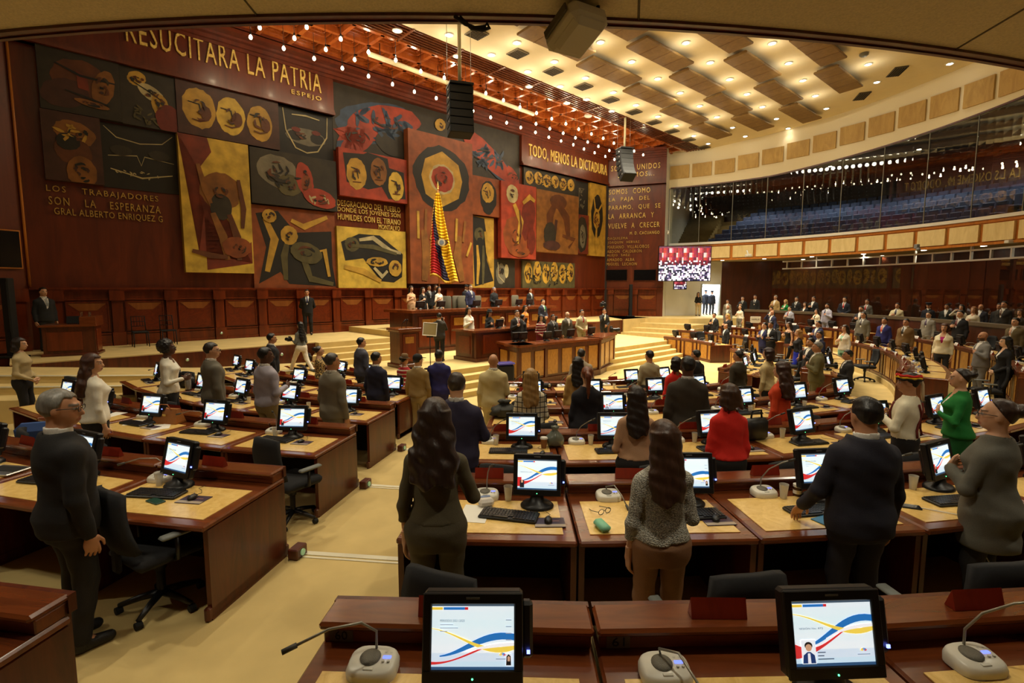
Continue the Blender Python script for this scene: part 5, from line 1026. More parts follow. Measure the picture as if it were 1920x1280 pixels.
for i, (s, tt) in enumerate([(1.5, 6.9), (2.7, 6.9), (4.4, 6.9)]): small_monitor(*ST(s, tt, 1.41), WROT+math.pi, '%s monitor from the left on the secretary desk' % nth(i), .36)
for i, px in enumerate((966, 979, 1025, 1044, 1069, 1108)):
    a = onz(px, 634, 1.05); a = ony(px, 634, (16.9, 17.0, 17.2, 17.7, 18.2, 19.2)[i]); small_monitor(a[0], a[1]+.1, 1.05, math.pi+.6, '%s monitor from the left on the ministers desk' % nth(i), .34)
m = MB(); a = ST(1.9, 2.95, 2.0); m.box(tuple(a+Vector((0, 0, .28))), (.34, .2, .06), 0, .025); tag(m.build('red_pouch', flat('red_cloth', (206, 30, 30), rough=.6, bump=.5, nscale=18)), 'bright red cloth pouch on top of a presiding desk monitor', 'pouch')
# parapet and glass screen behind the right wing, framed at the top
m = MB(); m.ring(RP, 16.15, 16.4, 44, 126, .2, 1.5, 2); struct('wall_parapet', m, BACKW)
m = MB(); m.ring(RP, 16.1, 16.45, 44, 126, 1.5, 1.62, 2); struct('trim_40', m, flat('parapet_cap', (92, 78, 58), rough=.5))
m = MB()
for z in (4.0, 4.42): m.ring(RP, 18.95, 19.05, 40, 124, z-.035, z+.035, 2)
for i in range(33): a = 40+2.6*i; m.ring(RP, 18.95, 19.05, a-.1, a+.1, 4., 4.6 if i % 3 == 0 else 4.42, 1)
struct('trim_41', m, ALU)
for i in range(11): m = MB(); m.ring(RP, 18.99, 19.0, 40+7.8*i+.05, 40+7.8*(i+1)-.05, .55, 4.0, 2); struct('window_%d' % (20+i), m, glassmat('partition_glass', (.94, .94, .92), .02, .6))
m = MB(); m.ring(RP, 21.26, 21.3, 58.5, 65, .55, 2.9, 1); struct('door_2', m, WOOD)
m = MB(); m.ring(RP, 21.2, 21.26, 59.5, 63.8, .6, 2.75, 1); o = m.build('lit_doorway', flat('doorway_glow', (70, 104, 136), rough=.8, emit=.16)); tag(o, 'pale blue glowing panel added for the lit room beyond the right back doorway', 'doorway')  # glowing blue panel added in place of the lit room beyond
a = onwall(1842, 607, *[tuple(RP(21.1, q))[:2] for q in (75, 45)])
# gallery seats
m = MB(); m.box((0, 0, .22), (.5, .46, .1), 0, .03); m.box((0, .22, .55), (.5, .1, .62), 0, .04, Matrix.Rotation(-.12, 4, 'X')); m.box((0, 0, .1), (.08, .3, .2))
SEAT = m.mesh('gallery_seat', flat('seat_blue', (66, 82, 124), rough=.8, noise=.15, nscale=20))
for k in range(8):
    r = 18.45+.9*k; n = 0; st = math.degrees(.56/r); a = 55.-(.6*k)
    while a > -3:
        if not (9.5 < a < 13.5):
            o = link('gallery_seat', SEAT, None, GP(r, a, 5.25+.36*k), R(a-90)); tag(o, 'blue upholstered seat in the %s gallery row behind the glass' % nth(k), 'seat', '%s row of blue gallery seats' % nth(k)); n += 1
        a -= st
# light switches of the wing, sign on the far wall
x, y, z = ony(1415, 534, 33.); 
# ================================================================ PEOPLE: one distance field per person, turned into smooth skins
F4 = np.float32
def nets(f, lo, hi, h):
    n = [int(math.ceil((hi[i]-lo[i])/h))+2 for i in range(3)]
    ax = [(lo[i]-h*.5+h*np.arange(n[i])).astype(F4) for i in range(3)]
    X, Y, Z = np.meshgrid(*ax, indexing='ij'); V = np.asarray(f(X, Y, Z), F4)
    V[0], V[-1] = 1, 1; V[:, 0], V[:, -1] = 1, 1; V[:, :, 0], V[:, :, -1] = 1, 1
    S = V < 0
    c = [S[i:n[0]-1+i, j:n[1]-1+j, k:n[2]-1+k] for i in (0, 1) for j in (0, 1) for k in (0, 1)]
    cnt = sum(x.astype(np.int8) for x in c); act = (cnt > 0) & (cnt < 8); ids = np.argwhere(act)
    if not len(ids): return np.zeros((0, 3)), np.zeros((0, 4), int)
    idx = -np.ones(act.shape, np.int64); idx[act] = np.arange(len(ids))
    acc = np.zeros((len(ids), 3)); w = np.zeros(len(ids)); cor = [(i, j, k) for i in (0, 1) for j in (0, 1) for k in (0, 1)]
    val = [V[ids[:, 0]+a, ids[:, 1]+b, ids[:, 2]+d] for a, b, d in cor]
    for p in range(8):
        for q in range(p+1, 8):
            if sum(abs(cor[p][t]-cor[q][t]) for t in range(3)) != 1: continue
            a, b = val[p], val[q]; m = (a < 0) != (b < 0); t = np.where(m, a/np.where(m, a-b, 1), 0)
            for d in range(3): acc[:, d] += np.where(m, cor[p][d]+(cor[q][d]-cor[p][d])*t, 0)
            w += m
    P = ids+acc/w[:, None]; P = np.stack([ax[i][0]+P[:, i]*h for i in range(3)], 1)
    Q = []
    for a in range(3):
        b, d = (a+1) % 3, (a+2) % 3; s0 = [slice(None)]*3; s1 = [slice(None)]*3; s0[a] = slice(0, -1); s1[a] = slice(1, None)
        A, B = S[tuple(s0)], S[tuple(s1)]; e = np.argwhere(A != B); e = e[(e[:, b] > 0) & (e[:, d] > 0)]
        if not len(e): continue
        fl = A[tuple(e.T)]; o = []
        for db, dd in ((-1, -1), (0, -1), (0, 0), (-1, 0)):
            g = e.copy(); g[:, b] += db; g[:, d] += dd; o.append(idx[tuple(g.T)])
        q = np.stack(o, 1); q[~fl] = q[~fl][:, ::-1]; Q.append(q)
    return P, np.concatenate(Q)
def cap(p, a, b, r1, r2):
    X, Y, Z = p; d = [b[i]-a[i] for i in range(3)]; L = sum(x*x for x in d)+1e-9
    t = np.clip(((X-a[0])*d[0]+(Y-a[1])*d[1]+(Z-a[2])*d[2])/L, 0, 1)
    return np.sqrt((X-a[0]-t*d[0])**2+(Y-a[1]-t*d[1])**2+(Z-a[2]-t*d[2])**2)-(r1+(r2-r1)*t)
def ell(p, c, r):
    x, y, z = p[0]-c[0], p[1]-c[1], p[2]-c[2]; k0 = np.sqrt((x/r[0])**2+(y/r[1])**2+(z/r[2])**2); k1 = np.sqrt((x/r[0]**2)**2+(y/r[1]**2)**2+(z/r[2]**2)**2)+1e-6
    return k0*(k0-1)/k1
def smin(a, b, k=.03):
    h = np.clip(.5+.5*(b-a)/k, 0, 1); return b+(a-b)*h-k*h*(1-h)
def smax(a, b, k=.01): return -smin(-a, -b, k)
TM = np.array([(.74, .155, .10, -.01), (.82, .168, .112, -.016), (.92, .175, .118, -.018), (1.02, .162, .108, 0), (1.1, .156, .102, 0), (1.2, .170, .112, .0), (1.28, .182, .116, -.004), (1.345, .172, .102, -.012), (1.40, .128, .084, -.018), (1.44, .086, .07, -.02), (1.49, .062, .06, -.016)])
TF = np.array([(.74, .155, .105, -.018), (.82, .178, .122, -.026), (.9, .186, .128, -.028), (1.0, .155, .104, -.012), (1.08, .128, .088, -.004), (1.18, .138, .096, .004), (1.26, .15, .118, .016), (1.335, .146, .092, -.006), (1.385, .112, .074, -.014), (1.425, .07, .06, -.016), (1.47, .05, .05, -.014)])
def torso(p, T, inf=0., g=1., zmin=None, zmax=None):
    X, Y, Z = p; a = np.interp(Z, T[:, 0], T[:, 1]).astype(F4)*(1+(g-1)*.55)+inf; b = np.interp(Z, T[:, 0], T[:, 2]).astype(F4)*g+inf; c = np.interp(Z, T[:, 0], T[:, 3]).astype(F4)
    q = np.sqrt((X/a)**2+((Y-c)/b)**2); f = (q-1)*np.minimum(a, b)
    return smax(smax(f, (zmin if zmin is not None else T[0, 0])-Z, .014), Z-(zmax if zmax is not None else T[-1, 0]), .014)
def arm_pose(kind, s, sx, sz):
    S = (s*sx, -.012, sz)
    D = {'down': ((s*(sx+.055), -.025, sz-.285), (s*(sx+.06), .03, sz-.535), (0, .08, -1), (-s, 0, 0), (0, 1, 0)),
         'heart': ((s*(sx+.085), .05, sz-.255), (s*.12, .205, sz-.15), (-s, .02, .28), (0, -1, 0), (.28*s, 0, 1)),
         'clasp': ((s*(sx+.07), -.01, sz-.28), (s*.09, .2, sz-.42), (-s*.8, .25, -.4), (0, -1, 0), (0, .3, 1)),
         'desk': ((s*(sx+.085), .03, sz-.27), (s*(sx+.09), .21, sz-.455), (0, .6, -.75), (0, -.75, -.6), (-s, 0, 0)),
         'behind': ((s*(sx+.07), -.11, sz-.27), (s*.07, -.19, sz-.42), (-s, .0, -.3), (0, 1, 0), (0, 0, 1)),
         'bend': ((s*(sx+.06), -.01, sz-.28), (s*(sx-.02), .21, sz-.22), (-s*.45, .85, .15), (-s*.7, -.4, 0), (0, 0, 1)),
         'camera': ((s*(sx+.03), .16, sz-.2), (s*.075, .235, sz+.1), (-s*.3, .3, .9), (-s*.8, .5, 0), (0, -1, .3)),
         'salute': ((s*(sx+.19), .09, sz-.05), (s*.14, .12, sz+.17), (-s, -.02, .15), (0, .0, -1), (0, -1, 0)),
         'walk': ((s*(sx+.05), -.1*s, sz-.27), (s*(sx+.03), .06*(1 if s > 0 else -.6), sz-.47), (0, .3, -1), (-s, 0, 0), (0, 1, 0))}[kind]
    return (S,)+D
def unit(v): l = math.sqrt(sum(x*x for x in v)); return tuple(x/l for x in v)
def hand_sdf(p, w, d, n, t, e):
    d, n, t = unit(d), unit(n), unit(t)
    at = lambda a, b, c: tuple(w[i]+d[i]*a+t[i]*b+n[i]*c for i in range(3))
    x = [p[i]-w[i] for i in range(3)]; L = [x[0]*q[0]+x[1]*q[1]+x[2]*q[2] for q in (d, t, n)]
    f = ell(L, (.05, 0, 0), (.052, .042, .017)); fd = unit([w[i]-e[i] for i in range(3)]); f = smin(f, cap(p, [w[i]-fd[i]*.06 for i in range(3)], at(.02, 0, 0), .026, .024), .02)
    for i, l in enumerate((.062, .072, .068, .052)):
        b = .031-.0205*i; c = .1+.05*i; r0 = at(.078-.006*abs(i-1.3), b, 0); k = at(.078+l*.5, b*1.1, l*c*.6); e = at(.078+l*.95, b*1.12, l*(.35+c))
        f = smin(f, np.minimum(cap(p, r0, k, .0098, .009), cap(p, k, e, .009, .0075)), .008)
    a, b, c = at(.02, .034, .004), at(.055, .062, .014), at(.088, .066, .022)
    return smin(f, np.minimum(cap(p, a, b, .013, .0105), cap(p, b, c, .0105, .0085)), .012)
def head_sdf(p, fem, nk):
    X, Y, Z = p
    f = ell(p, (0, -.018, 1.628), (.0765, .096, .094)); f = smin(f, ell(p, (0, .022, 1.565), (.057 if not fem else .053, .07, .072)), .035)
    f = smin(f, ell(p, (0, .052, 1.528), (.03, .03, .022)), .03)
    f = smin(f, cap(p, (0, .083, 1.62), (0, .104, 1.577), .010, .0145), .014); f = smin(f, cap(p, (-.034, .076, 1.634), (.034, .076, 1.634), .012, .012), .014)
    f = smax(f, -np.minimum(ell(p, (.032, .103, 1.615), (.017, .02, .011)), ell(p, (-.032, .103, 1.615), (.017, .02, .011))), .012)
    f = np.minimum(f, np.minimum(ell(p, (.031, .074, 1.614), (.0125, .0125, .0115)), ell(p, (-.031, .074, 1.614), (.0125, .0125, .0115))))
    f = smin(f, ell(p, (0, .088, 1.547), (.023, .011, .008)), .008); f = smin(f, ell(p, (0, .085, 1.536), (.019, .011, .008)), .008)
    for s in (-1, 1): f = smin(f, ell(p, (s*.077, -.012, 1.6), (.011, .022, .034)), .008)
    return f
def neck_sdf(p, fem, fat=1.): return cap(p, (0, -.028, 1.40), (0, -.012, 1.56), (.062 if not fem else .05)*fat, (.056 if not fem else .046)*fat)
def face_col(P, skin, hairc, fem, beard):
    C = np.tile(np.array(skin), (len(P), 1)); x, y, z = np.abs(P[:, 0]), P[:, 1], P[:, 2]
    def put(m, c, a=1.): C[m] = C[m]*(1-a)+np.array(c)*a
    fr = y > .05
    put(fr & (((x-.03)/.022)**2+((z-1.61)/.02)**2 < 1), [q*.72 for q in skin], .6)
    put(fr & (((x-.05)/.03)**2+((z-1.575)/.02)**2 < 1), (skin[0]*1.05, skin[1]*.8, skin[2]*.75), .35)
    put((y > .07) & (((x-.031)/.016)**2+((z-1.613)/.0075)**2 < 1), (.62, .58, .54)); put((y > .07) & (((x-.031)/.0075)**2+((z-1.614)/.008)**2 < 1), (.02, .013, .01))
    put(fr & (np.abs(x-.034) < .024) & (np.abs(z-1.637-.1*(.034-x)) < .0065), [q*.6 for q in hairc], .9)
    put((y > .07) & (x < .026) & (np.abs(z-1.542) < .0105), (.42, .1, .085) if fem else (skin[0]*.75, skin[1]*.5, skin[2]*.45), .85)
    put((y > .07) & (x < .022) & (np.abs(z-1.5415) < .002), (.1, .03, .03), .8)
    if beard:
        m = (z < 1.572) & (y > -.01) & (z > 1.47) & ~((y > .07) & (x < .025) & (np.abs(z-1.542) < .011)); put(m, [q*1.1 for q in hairc], beard)
    return np.clip(C, 0, 1)
def hair_sdf(p, st):
    X, Y, Z = p; wv = .004*np.sin(X*55+Z*9)*np.sin(Y*48)+.003*np.sin(Z*70+X*30+Y*20)
    sk = ell(p, (0, -.022, 1.632), (.089, .108, .104)); hl = (Z-1.69)+(Y-.075)*(-.55)
    face = np.maximum(Y+.012+(Z-1.60)*-.55, -.0+(1.672+np.clip(-Y, -.1, .1)*.1-Z))          # cut away in front of the ears and below the hairline
    front = np.maximum(.018+0*Y-Y, Z-1.675); 
    if st == 'short':
        f = ell(p, (0, -.022, 1.634), (.087, .107, .103))+wv*.7; line = .005*np.sin(X*150)+.004*np.sin(Y*170+X*60)+np.where(Y > .02, 1.672+Y*.22-.05*np.clip(np.abs(X)-.045, 0, .04), 1.664-np.clip(.02-Y, 0, .058)*2.5); return np.maximum(f, line-Z)
    if st == 'thin':
        f = ell(p, (0, -.022, 1.632), (.0805, .1, .095)); f = np.maximum(f, -(Z-(1.665-np.clip((-Y)*1.35, -.2, .155)))); f = np.maximum(f, Z-1.672); return np.maximum(f, -(Z-1.565))
    if st == 'curly':
        b = .012*np.sin(X*90)*np.sin(Y*85+1)*np.sin(Z*88); f = ell(p, (0, -.045, 1.635), (.128, .125, .125))+b; f = np.maximum(f, -np.maximum(.035-Y, Z-1.685)); return np.maximum(f, np.minimum(Y-.045, 1.66-Z))
    base = np.maximum(sk-(.008 if st in ('wavy', 'long', 'bob', 'mid') else 0)+wv*.6, -np.maximum(.03-Y, Z-1.682))
    base = np.maximum(base, np.minimum(Y-.03, 1.672-Z))
    if st in ('pony', 'bun'):
        base = np.maximum(base, -(Z-(1.668-np.clip((-Y)*1.4, -.2, .17)))); base = np.maximum(base, 1.545-Z)
        if st == 'bun': return smin(base, ell(p, (0, -.135, 1.655), (.05, .045, .05))+wv, .015)
        t = smin(cap(p, (0, -.12, 1.67), (0, -.165, 1.6), .03, .04), cap(p, (0, -.165, 1.6), (0, -.15, 1.3), .042, .016), .03); return smin(base, t+wv, .02)
    L = {'bob': 1.475, 'mid': 1.39, 'long': 1.2, 'wavy': 1.2, 'xlong': 1.1}[st]; wd = {'bob': .128, 'mid': .125, 'long': .122, 'wavy': .158, 'xlong': .118}[st]
    t = np.clip((1.64-Z)/(1.64-L), 0, 1); a = .1+(wd-.1)*np.sin(np.clip(t*1.25, 0, 1)*1.5708)-.03*np.clip(t-.8, 0, 1)/.2*(st != 'bob'); b = .068+(.02 if st == 'wavy' else .006)*t; cyy = -.058-.035*t*(st != 'bob')
    amp = .008 if st == 'wavy' else .003
    drape = (np.sqrt((X/a)**2+((Y-cyy)/b)**2)-1)*b*1.05+amp*np.sin(Z*38+X*26)*np.sin(X*45+1)+wv*.8
    drape = np.maximum(np.maximum(drape, L+.02*np.sin(X*40)-Z), Z-1.66)
    f = smin(base, drape, .02); 
    return np.maximum(f, -np.maximum(np.maximum(.0+(np.abs(X)*.25+.012)-Y, Z-1.678), 0*X+np.where(Z > 1.45, -1., -1.)))
FAB = {}
def fabric(c, kind='plain'):
    k = (tuple(c), kind)
    if k in FAB: return FAB[k]
    nm = 'cloth_%s_%d' % (kind, len(FAB))
    if kind in ('plain', 'knit', 'cable', 'satin'):
        m = flat(nm, c, rough=.85 if kind != 'satin' else .5, noise=.1 if kind != 'knit' else .0, nscale=160 if kind != 'cable' else 45, bump=.15 if kind == 'plain' else .5, sheen=0)
        if kind == 'knit':
            nt = m.node_tree; b = nt.nodes['Principled BSDF']; tc = nt.nodes.new('ShaderNodeTexCoord'); v = nt.nodes.new('ShaderNodeTexVoronoi'); v.inputs['Scale'].default_value = 105
            mp = nt.nodes.new('ShaderNodeMapping'); mp.inputs['Scale'].default_value = (1, 1, 1.5); nt.links.new(tc.outputs['Object'], mp.inputs[0]); nt.links.new(mp.outputs[0], v.inputs['Vector'])
            rp = nt.nodes.new('ShaderNodeValToRGB'); e = rp.color_ramp.elements; e[0].position = .2; e[0].color = (*lin(c), 1); e[1].position = .62; e[1].color = (*[x*.4 for x in lin(c)], 1)
            nt.links.new(v.outputs['Distance'], rp.inputs[0]); nt.links.new(rp.outputs[0], b.inputs['Base Color'])
            bp = nt.nodes.new('ShaderNodeBump'); bp.inputs['Strength'].default_value = .8; bp.inputs['Distance'].default_value = .01; bp.invert = True; nt.links.new(v.outputs['Distance'], bp.inputs['Height']); nt.links.new(bp.outputs[0], b.inputs['Normal'])
    else:
        m, nt, b, nn, ln = _new(nm); tc = nn('ShaderNodeTexCoord'); b.inputs['Roughness'].default_value = .85; rp = nn('ShaderNodeValToRGB'); e = rp.color_ramp.elements
        if kind == 'leopard':
            v = nn('ShaderNodeTexNoise'); v.inputs['Scale'].default_value = 34; v.inputs['Detail'].default_value = 1; ln(tc.outputs['Object'], v.inputs['Vector']); ln(v.outputs['Fac'], rp.inputs[0])
            e[0].position = .47; e[0].color = (*lin((30, 22, 14)), 1); e[1].position = .5; e[1].color = (*lin(c), 1); ln(rp.outputs[0], b.inputs['Base Color'])
        elif kind in ('plaid', 'stripe', 'cable2'):
            sp = nn('ShaderNodeSeparateXYZ'); ln(tc.outputs['Object'], sp.inputs[0]); outs = []
            for axn, fr in (('X', 16.), ('Z', 14.)) if kind == 'plaid' else ((('Z', 11.),) if kind == 'stripe' else (('Z', 30.),)):
                mu = nn('ShaderNodeMath'); mu.operation = 'MULTIPLY'; mu.inputs[1].default_value = fr; ln(sp.outputs[axn], mu.inputs[0])
                fr_ = nn('ShaderNodeMath'); fr_.operation = 'FRACT'; ln(mu.outputs[0], fr_.inputs[0])
                lt = nn('ShaderNodeMath'); lt.operation = 'LESS_THAN'; lt.inputs[1].default_value = .16 if kind == 'plaid' else .3; ln(fr_.outputs[0], lt.inputs[0]); outs.append(lt)
            o = outs[0]
            if len(outs) > 1: mx = nn('ShaderNodeMath'); mx.operation = 'MAXIMUM'; ln(outs[0].outputs[0], mx.inputs[0]); ln(outs[1].outputs[0], mx.inputs[1]); o = mx
            ln(o.outputs[0], rp.inputs[0]); e[0].color = (*lin(c), 1); e[1].color = (*lin((44, 34, 28) if kind == 'plaid' else (226, 214, 190)), 1); ln(rp.outputs[0], b.inputs['Base Color'])
    FAB[k] = m; return m
SKINM = colmat('skin', rough=.5, noise=.05, nscale=20); HAIRM = {}
def hairmat(c):
    if c not in HAIRM: HAIRM[c] = flat('hair_%d' % len(HAIRM), c, rough=.42, noise=.35, nscale=60, bump=.35, stretch=(1, 1, .12))
    return HAIRM[c]
def mesh_from(name, parts, mats, cols=None, sc=1.):
    P = []; Q = []; b = 0
    for v, q in parts:
        if len(v): P.append(v*sc); Q.append(q+b); b += len(v)
    me = bpy.data.meshes.new(name)
    if not P: return me
    P = np.concatenate(P); Q = np.concatenate(Q); me.vertices.add(len(P)); me.vertices.foreach_set('co', P.astype(F4).ravel())
    me.loops.add(len(Q)*4); me.polygons.add(len(Q)); me.loops.foreach_set('vertex_index', Q.astype(np.int32).ravel())
    me.polygons.foreach_set('loop_start', np.arange(0, len(Q)*4, 4, dtype=np.int32)); me.polygons.foreach_set('loop_total', np.full(len(Q), 4, np.int32))
    me.update(calc_edges=True); me.polygons.foreach_set('use_smooth', np.ones(len(Q), bool)); me.materials.append(mats)
    if cols is not None:
        at = me.color_attributes.new('Col', 'FLOAT_COLOR', 'POINT'); at.data.foreach_set('color', np.concatenate([np.concatenate(cols), np.ones((len(P), 1))], 1).astype(F4).ravel())
    me.validate(); return me
SK = {'a': (214, 164, 128), 'b': (190, 136, 100), 'c': (160, 108, 74), 'd': (92, 58, 40), 'w': (232, 190, 158)}
BK, DBR, BR, GRY, BLO, RED_ = (18, 14, 12), (40, 26, 18), (72, 44, 26), (120, 116, 108), (178, 142, 86), (120, 62, 30)
def person(label, loc, H, rz, fem=False, top=('suit', (20, 20, 24)), bot=('trousers', None), hair=('short', BK), skin='b', arms=('down', 'down'), head=(0., 0.), d=10., g=1., shirt=(232, 228, 218), tie=None, beard=0., glasses=False, hat=None, walk=False, lean=0., straps=None):
    sc = H/1.72; T = TF if fem else TM; sx = .15 if fem else .176; sz = 1.322 if fem else 1.342; kind, tc = top[0], top[1]; pat = top[2] if len(top) > 2 else 'plain'
    hb = min(.024, max(.0125, .0042*d)); hh = min(.0125, max(.0075, .0016*d+.002)); hd = min(.0085, max(.005, .0009*d+.002)); hx = min(.014, max(.009, .002*d+.003))
    sw = 0 if fem else 1; am = .86 if fem else 1.; g2 = 1+(g-1)*(.9 if fem else 1.1)
    arm = [arm_pose(arms[0 if s < 0 else 1], s, sx, sz) for s in (-1, 1)]
    bare = 'bare' if kind in ('sleeveless',) else None; half = kind == 'short_sleeve'
    yw, pt = math.cos(R(head[0])), math.sin(R(head[0])); head = (head[0], head[1]-5); cp, sp = math.cos(R(head[1])), math.sin(R(head[1]))
    def hl(p):                              # into the head's own axes (turn and tilt about the neck)
        X, Y, Z = p; x, y, z = X, Y+.012, Z-1.5; x, y = x*yw+y*pt, -x*pt+y*yw; y, z = y*cp+z*sp, -y*sp+z*cp; return (x, y-.012, z+1.5)
    ld = (.34, -.3) if walk else (0, 0)
    legs = [((s*.09, -.015, .88), (s*.1, .03+ld[0 if s < 0 else 1]*.55, .49), (s*.105, -.03+ld[0 if s < 0 else 1]*1.25, .09+.05*(walk and s > 0))) for s in (-1, 1)]
    def arms_f(p, r, end=1.):
        f = None
        for S, E_, Wp, *_ in arm:
            We = tuple(E_[i]+(Wp[i]-E_[i])*end for i in range(3)); q = smin(cap(p, S, E_, r[0], r[1]), cap(p, E_, We, r[1], r[2]), .02); q = smin(q, cap(p, (0, -.02, sz+.066), S, r[0]*.75, r[0]*.9), .03); f = q if f is None else np.minimum(f, q)
        return f
    def legs_f(p, r):
        f = None
        for a, b, c in legs: q = smin(cap(p, a, b, r[0], r[1]), cap(p, b, c, r[1], r[2]), .03); f = q if f is None else smin(f, q, .015)
        return f
    # --- body: one skin for trunk, limbs, head and hands
    def core(X, Y, Z):
        p = (X, Y, Z); f = smin(torso(p, T, -.016, g2, .81), legs_f(p, (.075, .05, .036)), .04); f = smin(f, arms_f(p, (.04*am, .034*am, .024*am), .97), .03)
        for a, b, c in legs: f = smin(f, cap(p, c, (c[0]*1.05, c[1]+.13, .035), .035, .026), .02)
        return f
    xs = .5 if 'salute' in arms else .36
    parts = [nets(core, (-xs, -.5, -.01), (xs, .5, 1.5), .03)]; cols = [np.tile(np.array(lin(SK[skin])), (len(parts[0][0]), 1))]
    def hd_f(X, Y, Z):
        p = (X, Y, Z); f = smin(head_sdf(hl(p), fem, 1), neck_sdf(p, fem, g2**.4), .03)
        if fem or kind == 'sleeveless': f = smin(f, np.maximum(torso(p, T, .004, g2, 1.26), Z-1.46), .03)
        return np.maximum(f, 1.28-Z)
    q = nets(hd_f, (-.19, -.17, 1.27), (.19, .19, 1.74), hh); parts.append(q); loc_ = np.stack(hl(tuple(q[0].T)), 1); cols.append(face_col(loc_, lin(SK[skin]), lin(hair[1]), fem, beard))
    for S, E_, Wp, dd, nn_, tt in arm:
        ctr = [Wp[i]+unit(dd)[i]*.07 for i in range(3)]; q = nets(lambda X, Y, Z: hand_sdf((X, Y, Z), Wp, dd, nn_, tt, E_), [c-.135 for c in ctr], [c+.135 for c in ctr], hd); parts.append(q); cols.append(np.tile(np.array(lin(SK[skin])), (len(q[0]), 1)))
    if kind in ('sleeveless', 'short_sleeve'):
        q = nets(lambda X, Y, Z: arms_f((X, Y, Z), (.046*am, .04*am, .028*am)), (-xs, -.28, .8), (xs, .34, 1.5), hx); parts.append(q); cols.append(np.tile(np.array(lin(SK[skin])), (len(q[0]), 1)))
    if bot[0] in ('skirt', 'dress'):
        q = nets(lambda X, Y, Z: np.maximum(legs_f((X, Y, Z), (.08, .055, .04)), Z-.75), (-.22, -.2, .02), (.22, .2, .76), hx); parts.append(q); cols.append(np.tile(np.array(lin(SK[skin])), (len(q[0]), 1)))
    if lean:
        ca, sa = math.cos(lean), math.sin(lean)
        def bend(v):
            v = np.array(v); k = np.clip((v[:, 2]-.85)/.15, 0, 1); y, z = v[:, 1].copy(), v[:, 2]-.9; v[:, 1] = y*(1-k)+(y*ca+z*sa)*k; v[:, 2] = .9+z*(1-k)+(-y*sa+z*ca)*k; return v
    else: bend = lambda v: v
    B = link('person', mesh_from('person_body', [(bend(v), q) for v, q in parts], SKINM, cols, sc), None, loc, rz); tag(B, label, 'person', 'people standing for the anthem')
    def part(nm, f, lo, hi, h, mat):
        v, q = nets(f, lo, hi, h)
        if len(v): link(nm, mesh_from(nm, [(bend(v), q)], mat, None, sc), B)
    fold = lambda p, a=.004: a*np.sin(p[2]*23+p[0]*9+tc[0])*np.sin(p[0]*17+p[1]*13+2)+a*.6*np.sin(p[2]*47+p[0]*25)
    if hair[0] != 'bald': part('hair', lambda X, Y, Z: hair_sdf(hl((X, Y, Z)), hair[0]), (-.2, -.26, 1.05), (.2, .15, 1.79), max(hh, .0085) if d < 9 else .0115, hairmat(hair[1]))
    # --- upper garment
    ix = {'suit': .026, 'blazer': .024, 'coat': .034, 'blouse': .012, 'knit': .02, 'dress': .01, 'sleeveless': .008, 'short_sleeve': .012, 'poncho': .03, 'uniform': .026}[kind]
    hem = {'suit': .80, 'blazer': .86, 'coat': .62, 'blouse': .94, 'knit': .93, 'dress': .52, 'sleeveless': .52, 'short_sleeve': .94, 'poncho': .86, 'uniform': .78}[kind]
    ar = {'suit': (.064, .056, .044), 'coat': (.066, .06, .05), 'knit': (.06, .052, .042), 'poncho': (.07, .064, .05)}.get(kind, (.058, .05, .04)); ar = tuple(x*(am if fem else 1) for x in ar)
    Tg = T.copy()
    if kind in ('suit', 'coat', 'uniform', 'poncho'): Tg[:, 1] = np.maximum(Tg[:, 1], np.interp(Tg[:, 0], [.6, 1.1, 1.28, 1.32, 1.36], [.178, .162, .17, .15, .0] if not fem else [.17, .142, .15, .13, 0])); Tg[:3, 2] += .008
    lowT = np.array([(.5, .17 if kind != 'coat' else .2, .125, -.02), (.62, .178, .13, -.02), (.68, .18, .13, -.02)]) if hem < .74 else None
    if lowT is not None: Tg = np.concatenate([lowT, Tg])
    vneck = {'suit': (1.1, .075, 1.47), 'blazer': (1.12, .07, 1.47), 'coat': (1.25, .05, 1.47), 'uniform': (1.36, .03, 1.47), 'dress': (1.30, .08, 1.45), 'sleeveless': (1.3, .1, 1.42), 'blouse': (1.33, .05, 1.45), 'short_sleeve': (1.33, .07, 1.45)}.get(kind)
    def top_f(X, Y, Z):
        p = (X, Y, Z); f = torso(p, Tg, ix, g2, hem, 1.465 if kind not in ('sleeveless',) else 1.36)
        if kind != 'sleeveless': f = smin(f, arms_f(p, ar, .93 if not half else 0.02), np.where(Z > 1.27, .03, .006))
        f = f+fold(p, .0035 if kind != 'poncho' else .008)
        f = np.maximum(f, -(cap(p, (0, -.03, 1.42), (0, -.005, 1.6), .062*g2**.4 if not fem else .06, .075)))
        if vneck:
            z0, w, z1 = vneck; wz = np.clip((Z-z0)/(z1-z0), 0, 1)*w; f = np.maximum(f, -np.maximum(np.maximum(np.abs(X)-wz, .02-Y), z0-Z))
        return f
    nm = {'suit': 'jacket', 'blazer': 'blazer', 'coat': 'coat', 'knit': 'sweater', 'poncho': 'poncho', 'uniform': 'tunic', 'dress': 'dress', 'sleeveless': 'dress'}.get(kind, 'blouse')
    part(nm, top_f, (-xs-.05, -.36, hem-.02), (xs+.05, .36, 1.58 if 'salute' in arms or 'camera' in arms else 1.5), hb, fabric(tc, pat))
